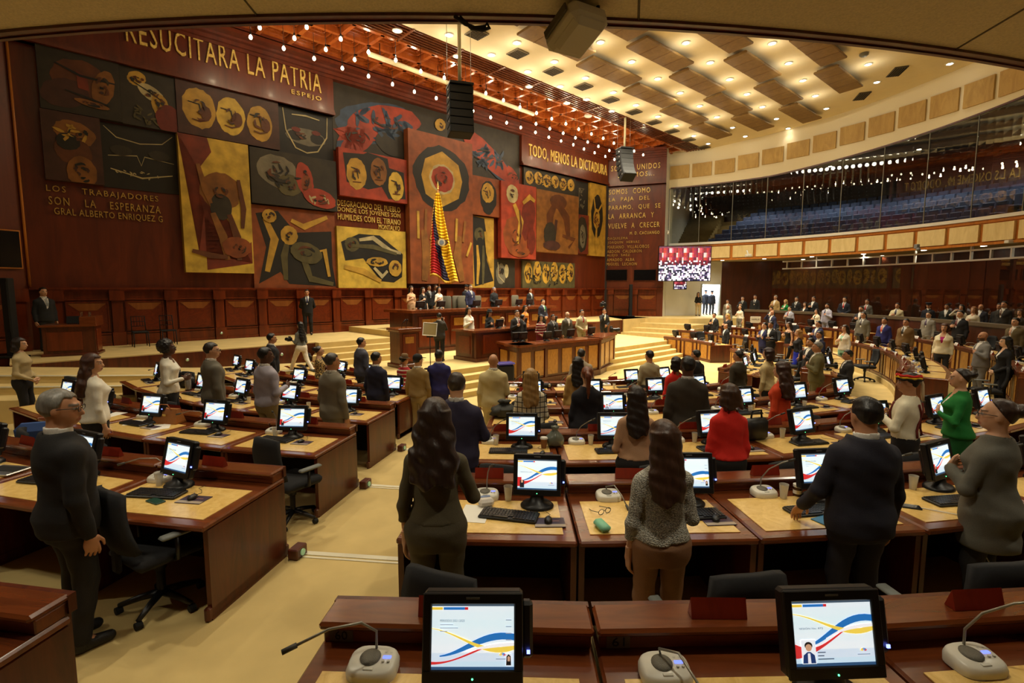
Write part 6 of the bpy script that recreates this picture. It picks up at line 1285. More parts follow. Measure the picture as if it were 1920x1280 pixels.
    if kind in ('suit', 'blazer', 'coat', 'uniform'):
        def sh_f(X, Y, Z):
            p = (X, Y, Z); f = torso(p, T, .006, g2, 1.04, 1.43); c = np.maximum(np.abs(np.sqrt(X**2+(Y+.02)**2)-.064*g2**.3*(1 if not fem else .9))-.007, np.abs(Z-1.465-.25*(-Y-.02)*.6)-.028)
            f = np.minimum(f, c) if not fem else np.maximum(f, Z-1.36)
            return np.maximum(f, -.035-Y+0*X-np.where(Z > 1.42, 1., 0.))
        part('shirt', sh_f, (-.22, -.14, 1.05), (.22, .2, 1.52), hx, fabric(shirt))
    if tie:
        m = MB(); zs = [1.455, 1.43, 1.3, 1.15, 1.115]; ws = [.022, .016, .03, .036, .036]; P_ = []
        for z, w in zip(zs, ws):
            y = np.interp(z, T[:, 0], T[:, 2])*g2+np.interp(z, T[:, 0], T[:, 3])+(.022 if z > 1.2 else -.01)+(.014 if z > 1.4 else 0); P_.append((w, y, z))
        vs = [(s*w*sc, (y+e)*sc, z*sc) for e in (0, .008) for w, y, z in P_ for s in (-1, 1)]; n = len(P_)*2
        fs = [(n+2*i, n+2*i+2, n+2*i+3, n+2*i+1) for i in range(len(P_)-1)]; m.add(vs, fs); m.build('tie', fabric(tie, 'satin'), B)
    # --- lower garment and shoes
    bc = bot[1] or tc
    if bot[0] == 'trousers':
        part('trousers', lambda X, Y, Z: np.maximum(smin(torso((X, Y, Z), T, .008 if not fem else .006, g2, .76, 1.03), legs_f((X, Y, Z), (.098, .07, .058) if not fem else (.1, .068, .056)), .05)+fold((X, Y, Z), .003), .05-Z), (-.25, -.5, .03), (.25, .5, 1.05), hb, fabric(bc))
    elif bot[0] == 'skirt':
        Ts = np.array([(.45, .165, .15, -.0), (.6, .172, .14, -.01), (.74, .178, .13, -.025)]+[tuple(x) for x in TF[1:4]]); part('skirt', lambda X, Y, Z: torso((X, Y, Z), Ts, .006, g2, .5, 1.01), (-.25, -.2, .48), (.25, .2, 1.03), hb, fabric(bc))
    for a, b, c in legs:
        part('shoe', lambda X, Y, Z: np.maximum(smin(cap((X, Y, Z), (c[0], c[1]-.02, .05), (c[0]*1.08, c[1]+.15, .035), .045, .036), cap((X, Y, Z), c, (c[0], c[1], .05), .05, .048), .02), -Z), (c[0]-.08, c[1]-.1, -.01), (c[0]+.08, c[1]+.22, .14), .016 if d > 6 else .011, fabric(bot[2] if len(bot) > 2 else (16, 14, 13), 'satin'))
    if bot[0] == 'trousers' or True:
        pass
    MH = Matrix.Translation((0, -.012*sc, 1.5*sc)) @ Matrix.Rotation(R(head[0]), 4, 'Z') @ Matrix.Rotation(R(head[1]), 4, 'X') @ Matrix.Translation((0, .012*sc, -1.5*sc)) @ Matrix.Scale(sc, 4)
    if lean: MH = Matrix.Translation((0, 0, .9*sc)) @ Matrix.Rotation(-lean, 4, 'X') @ Matrix.Translation((0, 0, -.9*sc)) @ MH
    if glasses:
        m = MB()
        for s in (-1, 1):
            m.tube([(s*.033+.024*math.cos(a), .1, 1.612+.018*math.sin(a)) for a in [2*math.pi*i/12 for i in range(13)]], .0022, 5, 0, MH); m.tube([(s*.057, .1, 1.617), (s*.082, .05, 1.618), (s*.084, -.02, 1.612)], .0024, 5, 0, MH)
        m.tube([(-.01, .103, 1.615), (.01, .103, 1.615)], .002, 5, 0, MH); m.build('glasses', BLACK, B)
    if straps:
        m = MB(); yb = lambda z, s: (np.interp(z, T[:, 0], T[:, 2])*g2*s+np.interp(z, T[:, 0], T[:, 3])+s*.014)
        for a in (-1, 1):
            m.tube([(a*x*sc, yb(z, -1)*sc, z*sc) for x, z in ((.085, 1.37), (.04, 1.28), (-.02, 1.18), (-.09, 1.06), (-.12, .98))], .013*sc, 6); m.tube([(a*x*sc, yb(z, 1)*sc, z*sc) for x, z in ((.085, 1.37), (.08, 1.25), (.08, 1.1), (.09, .98))], .013*sc, 6)
        m.build('straps', fabric(straps), B)
    if hat == 'fedora':
        m = MB(); m.lathe([(.155, 0), (.16, .008), (.1, .016), (.094, .06), (.088, .1), (.06, .125), (.0, .115)], (0, -.015, 1.665), 24, M=MH); m.build('hat', fabric((112, 84, 48)), B)
        m = MB(); m.lathe([(.1015, 0), (.099, .028)], (0, -.015, 1.68), 24, M=MH, cap=False); m.build('hat_band', fabric((60, 40, 24)), B)
    if hat == 'black_hat': m = MB(); m.lathe([(.13, 0), (.132, .006), (.096, .012), (.092, .06), (.08, .1), (.0, .1)], (0, -.015, 1.672), 24, M=MH); m.build('hat', fabric((14, 14, 14)), B)
    if hat == 'cap': m = MB(); m.lathe([(.092, 0), (.094, .03), (.08, .065), (.045, .09), (.0, .094)], (0, -.02, 1.64), 20, M=MH @ Matrix.Diagonal((.94, 1.1, 1, 1))); m.box((0, .1, 1.655), (.13, .1, .01), 0, .004, MH); m.build('cap', fabric((16, 16, 16)), B)
    if hat == 'peaked': m = MB(); m.lathe([(.092, 0), (.094, .04), (.125, .065), (.12, .085), (.0, .095)], (0, -.015, 1.66), 20, M=MH); m.box((0, .1, 1.665), (.14, .07, .01), 0, .004, MH); m.build('cap', fabric((14, 18, 30)), B)
    if hat == 'band':
        for i, (c, z0) in enumerate((((214, 40, 28), 1.678), ((240, 196, 40), 1.656), ((16, 14, 12), 1.636))):
            m = MB(); n = 22
            vs = []; fs = []
            for j in range(n):
                a = 2*math.pi*j/n; r = 1.0+.06*math.sin(9*a+i*2)
                for rr, zz in ((.0, .0), (.012, .006), (.012, .024), (0, .03)): vs.append(((.096+rr)*r*math.cos(a), -.02+(.116+rr)*r*math.sin(a), z0+zz+.012*math.sin(a)+.006*math.sin(7*a)))
            for j in range(n):
                k = (j+1) % n
                for q_ in range(3): fs.append((j*4+q_, k*4+q_, k*4+q_+1, j*4+q_+1))
            m.add(vs, fs, 0, True, MH); m.build('headband', fabric(c), B)
        m = MB(); m.tube([(.02, -.13, 1.66), (.03, -.15, 1.58), (.025, -.145, 1.46), (.03, -.15, 1.38)], [.012, .018, .02, .014], 6, 0, MH); m.build('headband_tail', fabric((206, 180, 140)), B)
    return B
def solve_place(px, py, row, near):
    dd = ray(px, py); r = RN[row]+.27; a = dd[0]**2+dd[1]**2; b = -2*(dd[0]*C0[0]+dd[1]*C0[1]); c = C0[0]**2+C0[1]**2-r*r; D = b*b-4*a*c
    if D < 0: D = 0
    t = [(-b-math.sqrt(D))/2/a, (-b+math.sqrt(D))/2/a][0 if near else 1]
    return (dd[0]*t, dd[1]*t, EYE+dd[2]*t)
def P(label, px, py, place, face, fem=0, hat_extra=.0, **kw):
    # place: row letter (near or, in lower case, far crossing of the sight line) or (depth, floor)
    if isinstance(place, str): x, y, zt = solve_place(px, py, place.upper(), place.isupper()); fl = FL[place.upper()]
    else: x, y, zt = ony(px, py, place[0]); fl = place[1]
    hs = kw.get('hair', ('short',))[0]; pad = {'bald': 0, 'thin': .0, 'short': .014, 'curly': .035}.get(hs, .016)+hat_extra
    H = (zt-fl-pad); lim = (1.52, 1.86) if fem else (1.58, 1.88)
    Hc = min(max(H, lim[0]), lim[1])
    if abs(H-Hc) > .02: print('HEIGHT', label, round(H, 2))
    return person(label, (x, y, fl), Hc, R(face), bool(fem), d=math.hypot(x, y), **kw)
# ================================================================ THE PEOPLE
NAVY, CHAR, BLK, GRS, LGR, CRM, WHT, TAN, BRN = (26, 28, 54), (46, 44, 42), (20, 20, 22), (112, 108, 100), (150, 148, 150), (214, 198, 152), (236, 230, 212), (176, 146, 92), (122, 92, 54)
c1 = lambda x, y: (1180+x/5.05, 520+y/5.05)
e1 = lambda x, y: (1540+x/5.05, 520+y/5.05)
# ---- left block
P('grey-haired man in a dark suit with glasses, nearest at the left edge', 110, 728, (3.3, FL['B']), -34, top=('suit', (24, 22, 22)), hair=('short', GRY), skin='b', glasses=True, g=1.12, head=(-34, 0))
P('woman in a beige sweater and dark skirt at the far left edge', 36, 632, (9.2, .3), -72, 1, top=('knit', (176, 156, 112)), bot=('trousers', (22, 20, 24)), hair=('bob', (34, 22, 16)), skin='a', arms=('clasp', 'clasp'), g=1.05)
P('woman with long wavy brown hair in a cream jacket at the left', 172, 662, (6.6, .2), -38, 1, top=('blazer', WHT), bot=('trousers', (24, 22, 24)), hair=('wavy', (66, 36, 22)), skin='a', head=(-28, 0), g=1.1)
P('woman with black curly hair and hair clip in a white jacket', 313, 632, (9.0, .03), -68, 1, top=('blazer', WHT), bot=('trousers', (20, 20, 22)), hair=('curly', (16, 12, 11)), skin='d', arms=('down', 'bend'), glasses=True, g=1.05)
P('man with glasses in a grey-brown suit left of the lavender jacket', 396, 640, (8.45, .03), -42, top=('suit', (104, 98, 84)), hair=('short', (40, 32, 26)), skin='a', glasses=True, g=1.1, head=(-26, 0))
P('dark-skinned man in a pale lavender jacket and khaki trousers', 497, 650, (8.0, .05), -32, top=('blazer', (166, 160, 172)), bot=('trousers', (140, 120, 76)), hair=('short', (16, 13, 12)), skin='d', arms=('down', 'bend'), head=(-28, 0), g=1.1)
P('man in a black suit behind the lavender jacket man', 509, 624, (12.0, .05), -60, top=('suit', (22, 22, 26)), hair=('short', BK), skin='b', g=1.1)
P('woman in a leopard print blouse with hair in a bun', 598, 648, (12.4, -.3), -58, 1, top=('blouse', (196, 160, 92), 'leopard'), bot=('trousers', BLK), hair=('bun', (38, 24, 16)), skin='a', glasses=True)
P('stout man in a grey-brown suit seen from behind at left', 622, 661, (7.6, .03), -32, top=('suit', (124, 116, 98)), hair=('short', (60, 56, 52)), skin='b', g=1.14, head=(-18, 0))
P('man in a slate suit nearest the platform steps', 677, 632, (12.4, -.15), -42, top=('suit', (62, 62, 74)), hair=('short', BK), skin='b', g=1.1, head=(-15, 0))
P('man in a dark navy suit left of the brown hat', 705, 659, (9.75, -.13), -25, top=('suit', (28, 28, 52)), hair=('short', BK), skin='b', g=1.1, head=(-18, 0))
P('person in a brown felt hat and red striped poncho', 758, 662, (12.0, -.3), -20, 1, hat_extra=.05, top=('poncho', (168, 28, 36), 'stripe'), bot=('trousers', BLK), hair=('bun', BK), skin='b', hat='fedora', g=1.1, head=(-20, 0))
P('person in a tan jacket and black cap beside the brown hat', 783, 660, (10.4, -.3), -15, hat_extra=.03, top=('blazer', (142, 116, 70)), bot=('trousers', (160, 140, 100)), hair=('short', BK), skin='a', hat='cap', head=(-25, 0), glasses=True)
P('man in a bright navy blue suit at the aisle end', 823, 655, (10.5, -.2), -8, top=('suit', (36, 34, 96)), hair=('short', (30, 24, 20)), skin='c', g=1.1)
P('long-haired woman in a grey top and white trousers walking with a camera', 562, 602, (14.9, .3), 62, 1, top=('blouse', (104, 104, 96)), bot=('trousers', (226, 214, 190), (220, 206, 180)), hair=('xlong', (18, 15, 14)), skin='a', arms=('bend', 'bend'), walk=True)
# ---- middle block
P('woman with long dark wavy hair in an olive top and trousers', 815, 745, (3.2, FL['B']), 0, 1, top=('blouse', (84, 76, 54)), bot=('trousers', (80, 72, 52)), hair=('wavy', (46, 30, 22)), skin='a', arms=('down', 'heart'), g=1.0)
P('woman with long straight brown hair in a white and grey knit sweater', 1245, 786, (3.12, FL['B']), 4, 1, top=('knit', (226, 222, 206), 'knit'), bot=('trousers', (150, 110, 78)), hair=('long', (64, 40, 26)), skin='a', arms=('down', 'bend'), g=1.02)
P('large man in a dark navy suit leaning a hand on the desk', 1625, 742, (3.35, FL['B']), 2, top=('suit', (28, 27, 40)), hair=('short', (20, 17, 16)), skin='b', arms=('desk', 'down'), g=1.2)
P('woman in a grey coat with tied-back hair at the right edge', 1872, 745, (3.55, FL['B']), 28, 1, top=('coat', (100, 98, 88)), bot=('trousers', (34, 32, 32)), hair=('bun', (52, 32, 22)), skin='a', arms=('heart', 'down'), glasses=True, g=1.16, head=(22, 4))
P('man in a navy suit with white collar in front of the olive woman', 856, 697, (5.05, FL['C']), -4, top=('suit', (40, 36, 62)), hair=('short', (52, 40, 30)), skin='a', arms=('down', 'heart'), g=1.2)
P('woman with long dark hair in a peach sweater', 1193, 722, (5.1, FL['C']), 3, 1, top=('blouse', (196, 152, 116)), bot=('trousers', (26, 22, 22)), hair=('long', (34, 22, 16)), skin='a', arms=('bend', 'down'), g=1.12)
P('woman in a bright red puff-sleeved blouse and black skirt', 1368, 718, (5.1, FL['C']), 6, 1, top=('knit', (222, 38, 24)), bot=('skirt', (24, 22, 20)), hair=('bob', (62, 38, 20)), skin='a', g=1.18)
P('man in a white shirt with a red, yellow and black headband', 1705, 692, (5.75, FL['C']), 42, hat_extra=.03, top=('blouse', (232, 224, 196)), bot=('trousers', (24, 22, 24)), hair=('short', BK), skin='b', hat='band', arms=('heart', 'down'), g=1.12, head=(20, 0), straps=(110, 34, 26))
P('woman in an emerald green jacket with dark hair in a bun', 1802, 690, (6.1, FL['C']), 58, 1, top=('blazer', (20, 118, 44)), bot=('skirt', (16, 92, 36)), hair=('bun', (30, 20, 15)), skin='a', arms=('heart', 'down'), g=1.16)
P('woman with long blonde hair in a white plaid jacket', 995, 690, (7.0, FL['D']), 0, 1, top=('coat', (226, 216, 186), 'plaid'), bot=('trousers', (60, 50, 40)), hair=('long', (160, 124, 70)), skin='a', arms=('clasp', 'clasp'), g=1.1)
P('woman with a red-brown ponytail in a black jacket', 1101, 686, (7.0, FL['D']), -2, 1, top=('coat', (24, 22, 30)), bot=('trousers', (20, 20, 24)), hair=('pony', (108, 54, 26)), skin='a', g=1.16)
P('tall broad dark-skinned man in a dark grey suit', 1290, 667, (6.7, FL['D']), 0, top=('suit', (58, 52, 42)), hair=('short', (22, 18, 16)), skin='d', g=1.2)
P('woman in a tight orange dress with a half ponytail', 1466, 677, (7.3, FL['D']), 38, 1, top=('dress', (212, 66, 20)), bot=('dress', None), hair=('wavy', (56, 28, 16)), skin='a', arms=('down', 'down'), g=1.15)
P('bald man in a cream suit seen from behind', 925, 664, (9.0, FL['F']), -2, top=('suit', (206, 190, 140)), hair=('bald', BK), skin='b', arms=('down', 'bend'), g=1.16)
P('woman with straight black hair in a camel coat', 1083, 668, (9.1, FL['F']), 2, 1, top=('coat', (178, 140, 76)), bot=('trousers', BLK), hair=('long', (20, 15, 12)), skin='a')
P('woman with black bob in a red jacket beside the dark suit', 1268, 668, (9.3, FL['F']), 6, 1, top=('blazer', (226, 42, 30)), bot=('trousers', BLK), hair=('bob', (22, 15, 13)), skin='b')
P('man in a light grey suit before the ministers desk', 1090, 653, (11.2, FL['E']), -4, top=('suit', (166, 152, 128)), hair=('short', (40, 32, 28)), skin='a', g=1.08)
P('man in a beige shirt with a green collar at the front row', 1218, 656, (11.4, FL['E']), 10, top=('blouse', (176, 162, 126)), bot=('trousers', CHAR), hair=('short', BK), skin='b', g=1.12, head=(20, 0))
P('man in a dark suit half hidden by the tall broad man', 1305, 655, (11.6, FL['E']), 30, top=('suit', BLK), hair=('short', BK), skin='b', head=(20, 0))
P('man in a dark brown suit left of the cable-knit jacket', 1385, 656, (10.6, FL['F']), 32, top=('suit', (56, 48, 32)), hair=('short', (32, 28, 26)), skin='b', g=1.1, head=(20, 0))
P('woman in a cream cable-knit jacket at the inner row', 1441, 651, (10.4, FL['F']), 38, 1, top=('blazer', (206, 184, 132), 'cable'), bot=('trousers', CHAR), hair=('bob', (48, 26, 20)), skin='a', arms=('down', 'bend'))
P('elderly man in an olive jacket with hand on chest', 1533, 640, (11.6, FL['F']), 70, top=('suit', (100, 92, 56)), hair=('short', GRY), skin='b', arms=('heart', 'down'), g=1.14)
P('crouched man in black aiming a camera near the stairs', 1590, 655, (11.2, FL['F']), 72, top=('suit', (30, 28, 28)), hair=('short', BK), skin='b', arms=('bend', 'bend'))
# ---- right wing, first rows
P('man in a dark suit with hand on chest beside the olive jacket', *c1(1718, 570), (14.0, FL['E']), 95, top=('suit', (34, 32, 34)), hair=('short', BK), skin='b', arms=('heart', 'down'), beard=.5)
P('man in a navy suit just behind the olive jacket', *c1(1800, 505), (15.7, FL['F']), 100, top=('suit', NAVY), hair=('short', (44, 40, 38)), skin='b', arms=('heart', 'down'))
P('blonde woman in black lace and a royal blue skirt', *c1(1602, 490), (17.5, FL['E']), 85, 1, top=('blouse', (28, 24, 24)), bot=('skirt', (30, 44, 170)), hair=('mid', (150, 110, 60)), skin='a', arms=('down', 'heart'))
P('woman in a sleeveless black dress with hand on chest', *c1(1512, 420), (20.2, FL['F']), 100, 1, top=('sleeveless', (16, 15, 16)), bot=('dress', None), hair=('long', (42, 26, 20)), skin='a', arms=('down', 'heart'))
P('man in a navy suit with hand on chest in the inner row', *c1(1280, 425), (20.0, FL['E']), 110, top=('suit', (34, 38, 84)), hair=('short', BK), skin='a', arms=('down', 'heart'), g=1.1)
P('photographer in black holding a long lens camera', *c1(1340, 415), (19.8, FL['E']), 120, top=('suit', BLK), hair=('short', BK), skin='c', arms=('bend', 'bend'))
P('old man with glasses in a black suit at the curved desk', *c1(915, 445), (22.3, FL['E']), 100, top=('suit', (22, 22, 24)), hair=('thin', (60, 56, 50)), skin='b', arms=('down', 'bend'), glasses=True)
P('man with glasses in a navy suit behind the black dress', *c1(1790, 408), 'f', 100, top=('suit', (40, 44, 84)), hair=('short', BK), skin='b', glasses=True, arms=('down', 'heart'))
P('woman in a white jacket over a mint top', *e1(225, 447), 'f', 105, 1, top=('blazer', WHT), bot=('trousers', (150, 196, 160)), hair=('mid', (40, 26, 18)), skin='a', arms=('down', 'heart'), shirt=(150, 200, 170))
P('man in a dark suit with cream scarf near the microphone', *c1(805, 335), 'f', 120, top=('suit', BLK), hair=('short', BK), skin='b', arms=('down', 'heart'), tie=(206, 170, 110))
P('blonde woman in black at the curved inner row', *c1(930, 342), 'f', 115, 1, top=('blouse', (26, 24, 24)), bot=('trousers', BLK), hair=('mid', (196, 152, 80)), skin='a', arms=('down', 'heart'))
# ---- right wing, middle rows
P('man in a royal blue suit with a salmon tie', *e1(600, 378), 'd', 112, top=('suit', (34, 38, 104)), hair=('short', BK), skin='b', tie=(226, 110, 92), g=1.14, beard=.3)
P('stout man in a brown suit and dark tie', *e1(805, 388), 'd', 112, top=('suit', (116, 88, 48)), hair=('short', BK), skin='b', tie=(40, 36, 32), g=1.25)
P('woman in a cream jacket over a magenta blouse', *e1(1170, 432), 'd', 125, 1, top=('blazer', (236, 226, 190)), bot=('trousers', CHAR), hair=('bob', (70, 38, 24)), skin='a', shirt=(176, 20, 110), g=1.08)
P('bald bearded man in a grey suit with hand on chest', *e1(1535, 515), (12.9, FL['D']), 78, top=('suit', (128, 126, 122)), hair=('bald', DBR), skin='b', beard=.85, arms=('heart', 'down'), g=1.14)
P('woman with long black hair in a black trouser suit', *e1(1750, 555), (11.5, FL['D']), 70, 1, top=('blazer', (18, 18, 20)), bot=('trousers', (18, 18, 20)), hair=('long', (16, 13, 12)), skin='w', arms=('clasp', 'clasp'), g=1.05)
P('man in a grey checked suit behind the white jacket', *e1(400, 325), (20.8, FL['D']), 115, top=('suit', (104, 100, 88)), hair=('short', BK), skin='b', tie=(60, 56, 60), glasses=True, g=1.12)
P('bearded man in white shirt and dark vest in the middle row', *e1(378, 270), 'c', 115, top=('suit', (40, 40, 46)), hair=('short', BK), skin='b', beard=.7, arms=('down', 'heart'))
P('man saluting with his hand at his brow', *c1(1355, 312), 'd', 105, top=('suit', (30, 34, 66)), hair=('thin', (40, 34, 30)), skin='b', arms=('down', 'salute'))
P('man with dark hair just behind the saluting man', *c1(1345, 278), 'c', 110, top=('suit', BLK), hair=('short', BK), skin='b')
P('man in a pale grey suit with a red tie', *c1(1520, 272), 'c', 112, top=('suit', (156, 158, 170)), hair=('short', BK), skin='a', tie=(150, 30, 36), arms=('down', 'heart'))
P('woman in a white blazer over black with hand raised', *c1(1775, 295), 'c', 105, 1, top=('blazer', (232, 224, 196)), bot=('trousers', (226, 216, 190)), hair=('mid', (30, 20, 16)), skin='a', shirt=(20, 20, 20), arms=('down', 'heart'))
P('bearded man in a pale lavender suit and navy tie', *c1(1875, 245), (25.3, .3), 112, top=('suit', (176, 172, 188)), hair=('short', BK), skin='b', tie=(40, 44, 90), beard=.8, arms=('heart', 'down'), g=1.12)
P('man in a grey suit and purple tie in the third row', *e1(1020, 322), 'c', 105, top=('suit', (136, 132, 122)), hair=('short', BK), skin='a', tie=(70, 50, 90), glasses=True)
P('man in a black suit with white pocket square', *e1(1320, 308), 'c', 100, top=('suit', BLK), hair=('short', BK), skin='a', tie=(110, 40, 40), arms=('down', 'heart'), g=1.1)
P('man in a brown jacket and pale tie at the right edge', *e1(1842, 378), 'c', 95, top=('suit', (92, 78, 46)), hair=('short', BK), skin='a', tie=(196, 150, 120), g=1.14)
P('bald man in a grey suit near the end of the third row', *c1(935, 265), 'c', 130, top=('suit', (110, 106, 96)), hair=('bald', DBR), skin='b', beard=.6)
P('woman in a white blouse and grey vest near the door side', *c1(1050, 262), 'c', 120, 1, top=('blouse', (228, 220, 200)), bot=('trousers', (110, 104, 90)), hair=('bun', BK), skin='a', arms=('down', 'heart'))
# ---- back row along the parapet
def back(label, q, dep, face, fem=0, fl=.55, **kw): P(label, q[0], q[1], (dep, fl), face, fem, **kw)
back('man in a grey-brown suit at the far end of the back row', c1(930, 208), 31.0, 130, top=('suit', (128, 120, 100)), hair=('short', BK), skin='b')
back('man in a black suit left of another near the door', c1(1075, 178), 32.5, 135, top=('suit', BLK), hair=('short', BK), skin='a', tie=BLK, arms=('down', 'heart'))
back('tall man in a black suit and black tie by the back wall', c1(1193, 160), 31.8, 135, top=('suit', BLK), hair=('short', BK), skin='b', tie=BLK)
back('man in a tan jacket with arms raised at the back', c1(1385, 168), 30.2, 120, top=('blazer', TAN), bot=('trousers', CHAR), hair=('short', GRY), skin='b', arms=('down', 'heart'))
back('blonde woman in a green jacket at the back', c1(1480, 208), 29.2, 120, 1, top=('blazer', (20, 130, 60)), bot=('trousers', WHT), hair=('mid', BLO), skin='a', arms=('down', 'heart'))
back('man in a black suit and grey tie right of the green jacket', c1(1585, 182), 28.8, 120, top=('suit', BLK), hair=('short', BK), skin='b', tie=GRS)
back('woman in black with long dark hair at the back', c1(1665, 232), 27.3, 120, 1, top=('blazer', BLK), bot=('trousers', BLK), hair=('long', DBR), skin='a', arms=('down', 'heart'), fl=.4)
back('man in a black suit and open white collar at the back', c1(1745, 178), 28.0, 120, top=('suit', BLK), hair=('short', BK), skin='b', arms=('down', 'heart'))
back('man with glasses in a dark suit clasping hands, red tie', e1(222, 185), 26.6, 130, top=('suit', (24, 26, 40)), hair=('short', BK), skin='a', tie=(200, 40, 40), glasses=True, arms=('clasp', 'clasp'))
back('man in a grey suit and red tie at the back', e1(435, 205), 25.2, 120, top=('suit', (84, 80, 72)), hair=('short', BK), skin='b', tie=(170, 30, 36))
back('man in a cream suit with hand on heart at the back', e1(722, 240), 22.6, 120, top=('suit', (204, 192, 152)), hair=('short', BK), skin='b', tie=(50, 50, 70), arms=('down', 'heart'), fl=.45)
back('guard in a peaked cap with a white harness', e1(1020, 233), 22.0, 125, hat_extra=.03, top=('uniform', (20, 22, 34)), bot=('trousers', (20, 22, 34)), hair=('short', BK), skin='b', hat='peaked')
back('dim figure in dark clothes right of the white harness', e1(1190, 250), 21.6, 125, top=('suit', (34, 40, 34)), hair=('short', BK), skin='c')
back('woman in a white blouse behind the black suit', e1(1330, 255), 20.6, 115, 1, top=('blouse', (220, 214, 196)), bot=('trousers', BLK), hair=('mid', BK), skin='a', arms=('down', 'salute'))
back('woman with light brown hair in black with white sleeves', e1(1445, 275), 19.6, 115, 1, top=('blouse', (226, 216, 190)), bot=('trousers', BLK), hair=('mid', (130, 86, 46)), skin='a', arms=('down', 'heart'), fl=.45)
back('bald dim figure left of the blue doorway', e1(1512, 255), 20.2, 115, top=('suit', (40, 40, 52)), hair=('thin', BK), skin='b')
back('dim figure in front of the blue doorway, left one', e1(1690, 242), 19.2, 110, top=('suit', BLK), hair=('short', BK), skin='b')
back('large man in a dark suit before the blue doorway', e1(1735, 222), 18.5, 105, top=('suit', (40, 36, 30)), hair=('short', BK), skin='b', tie=(110, 80, 60), g=1.15, fl=.6)
back('dim woman at the far right edge of the back row', e1(1885, 300), 17.6, 105, 1, top=('blouse', (60, 54, 44)), bot=('trousers', BLK), hair=('mid', BR), skin='a')
# ---- door side
back('woman in a black top and beige trousers standing by the door', c1(655, 138), 33.7, 170, 1, fl=1.03, top=('blouse', BLK), bot=('trousers', (196, 176, 136)), hair=('long', (60, 40, 28)), skin='a', arms=('clasp', 'clasp'))
back('left guard in dark uniform and cap in the doorway', c1(725, 116), 35.4, 180, fl=1.03, hat_extra=.03, top=('uniform', (24, 28, 44)), bot=('trousers', (24, 28, 44)), hair=('short', BK), skin='c', hat='peaked')
back('right guard in dark uniform and cap in the doorway', c1(785, 122), 35.2, 180, fl=1.03, hat_extra=.03, top=('uniform', (24, 28, 44)), bot=('trousers', (24, 28, 44)), hair=('short', BK), skin='c', hat='peaked')
# ---- podium
DB = math.degrees(math.atan2(-N[0], N[1]))
def pod(label, px, py, t, fl, fem=0, face=None, **kw):
    s = onwall(px, py, tuple(ST(0, t))[:2], tuple(ST(1, t))[:2]); p = ST(s[0], t); P(label, px, py, (p.y, fl), DB if face is None else face, fem, **kw)
pod('woman in a peach blouse at the left end of the presiding desk', 771, 535.5, 2.1, DAIS, 1, top=('blouse', (222, 176, 130)), bot=('trousers', (200, 160, 120)), hair=('long', (34, 22, 16)), skin='a', arms=('down', 'heart'))
pod('woman in a black short-sleeved top with hand on chest', 793, 538, 2.2, DAIS, 1, top=('short_sleeve', (18, 17, 18)), bot=('trousers', BLK), hair=('mid', (16, 12, 11)), skin='w', arms=('down', 'heart'))
pod('man in a black suit and pale tie behind the black top', 804.5, 534, 1.3, DAIS, top=('suit', BLK), hair=('short', BK), skin='b', tie=(170, 180, 200))
pod('man half hidden behind the woman in white', 817, 533.5, 1.1, DAIS, top=('suit', BLK), hair=('short', BK), skin='b')
pod('woman in a white dress at the presiding desk beside the flag', 822.8, 537, 2.3, DAIS, 1, top=('short_sleeve', (238, 230, 208)), bot=('skirt', (238, 230, 208)), hair=('long', (22, 16, 14)), skin='a', arms=('down', 'heart'))
pod('man in a navy suit standing at the centre of the presiding desk', 882, 533, 2.2, DAIS, top=('suit', (44, 46, 78)), hair=('short', (26, 22, 20)), skin='a', tie=(120, 124, 130), glasses=True, g=1.12)
pod('man in a dark cap behind the man in navy', 874.5, 532, 1.0, DAIS, hat_extra=.03, top=('uniform', (22, 22, 28)), hair=('short', BK), skin='b', hat='cap', bot=('trousers', (22, 22, 28)))
pod('person in a black poncho and patterned cap with clasped hands', 926.5, 537, 2.1, DAIS, hat_extra=.02, top=('knit', (24, 24, 26)), bot=('trousers', BLK), hair=('short', (120, 120, 130)), skin='b', arms=('clasp', 'clasp'), shirt=(220, 214, 196))
pod('man in a black suit near the right end of the presiding desk', 994.5, 541, 2.1, DAIS, top=('suit', BLK), hair=('short', BK), skin='c', tie=(150, 160, 180))
pod('man in a dark suit and green tie right of the presiding desk', 1018, 560.5, 4.6, .62, top=('suit', (26, 28, 46)), hair=('short', BK), skin='a', tie=(30, 150, 70), arms=('clasp', 'clasp'), g=1.1)
pod('woman in an orange dress between two desks', 985, 572, 5.2, .5, 1, top=('blouse', (216, 130, 40)), bot=('skirt', (216, 130, 40)), hair=('long', BK), skin='a')
pod('woman in a white belted jacket at the secretary desk', 879, 575.6, 5.6, .35, 1, top=('coat', (240, 232, 210)), bot=('trousers', (236, 228, 206)), hair=('mid', (22, 16, 14)), skin='a', arms=('down', 'heart'))
pod('person in a black hat and black shawl with white collar', 918, 578, 5.7, .35, 1, hat_extra=.06, top=('poncho', (18, 18, 20)), bot=('skirt', BLK), hair=('mid', BK), skin='b', hat='black_hat', arms=('down', 'heart'))
pod('bent figure with light brown hair behind the secretary desk', 942, 594, 5.4, .0, 1, top=('blouse', (40, 36, 28)), bot=('skirt', BLK), hair=('mid', (130, 100, 60)), skin='a')
pod('man in a dark suit with hand on chest at the ministers desk', 969.5, 581, 7.5, .35, top=('suit', (30, 27, 26)), hair=('short', (40, 34, 30)), skin='a', tie=(140, 40, 40), arms=('down', 'heart'), face=-150, g=1.15)
pod('dark-haired person standing just behind the ministers desk', 980, 589, 7.3, .28, top=('suit', (26, 26, 26)), hair=('short', BK), skin='b', face=-60)
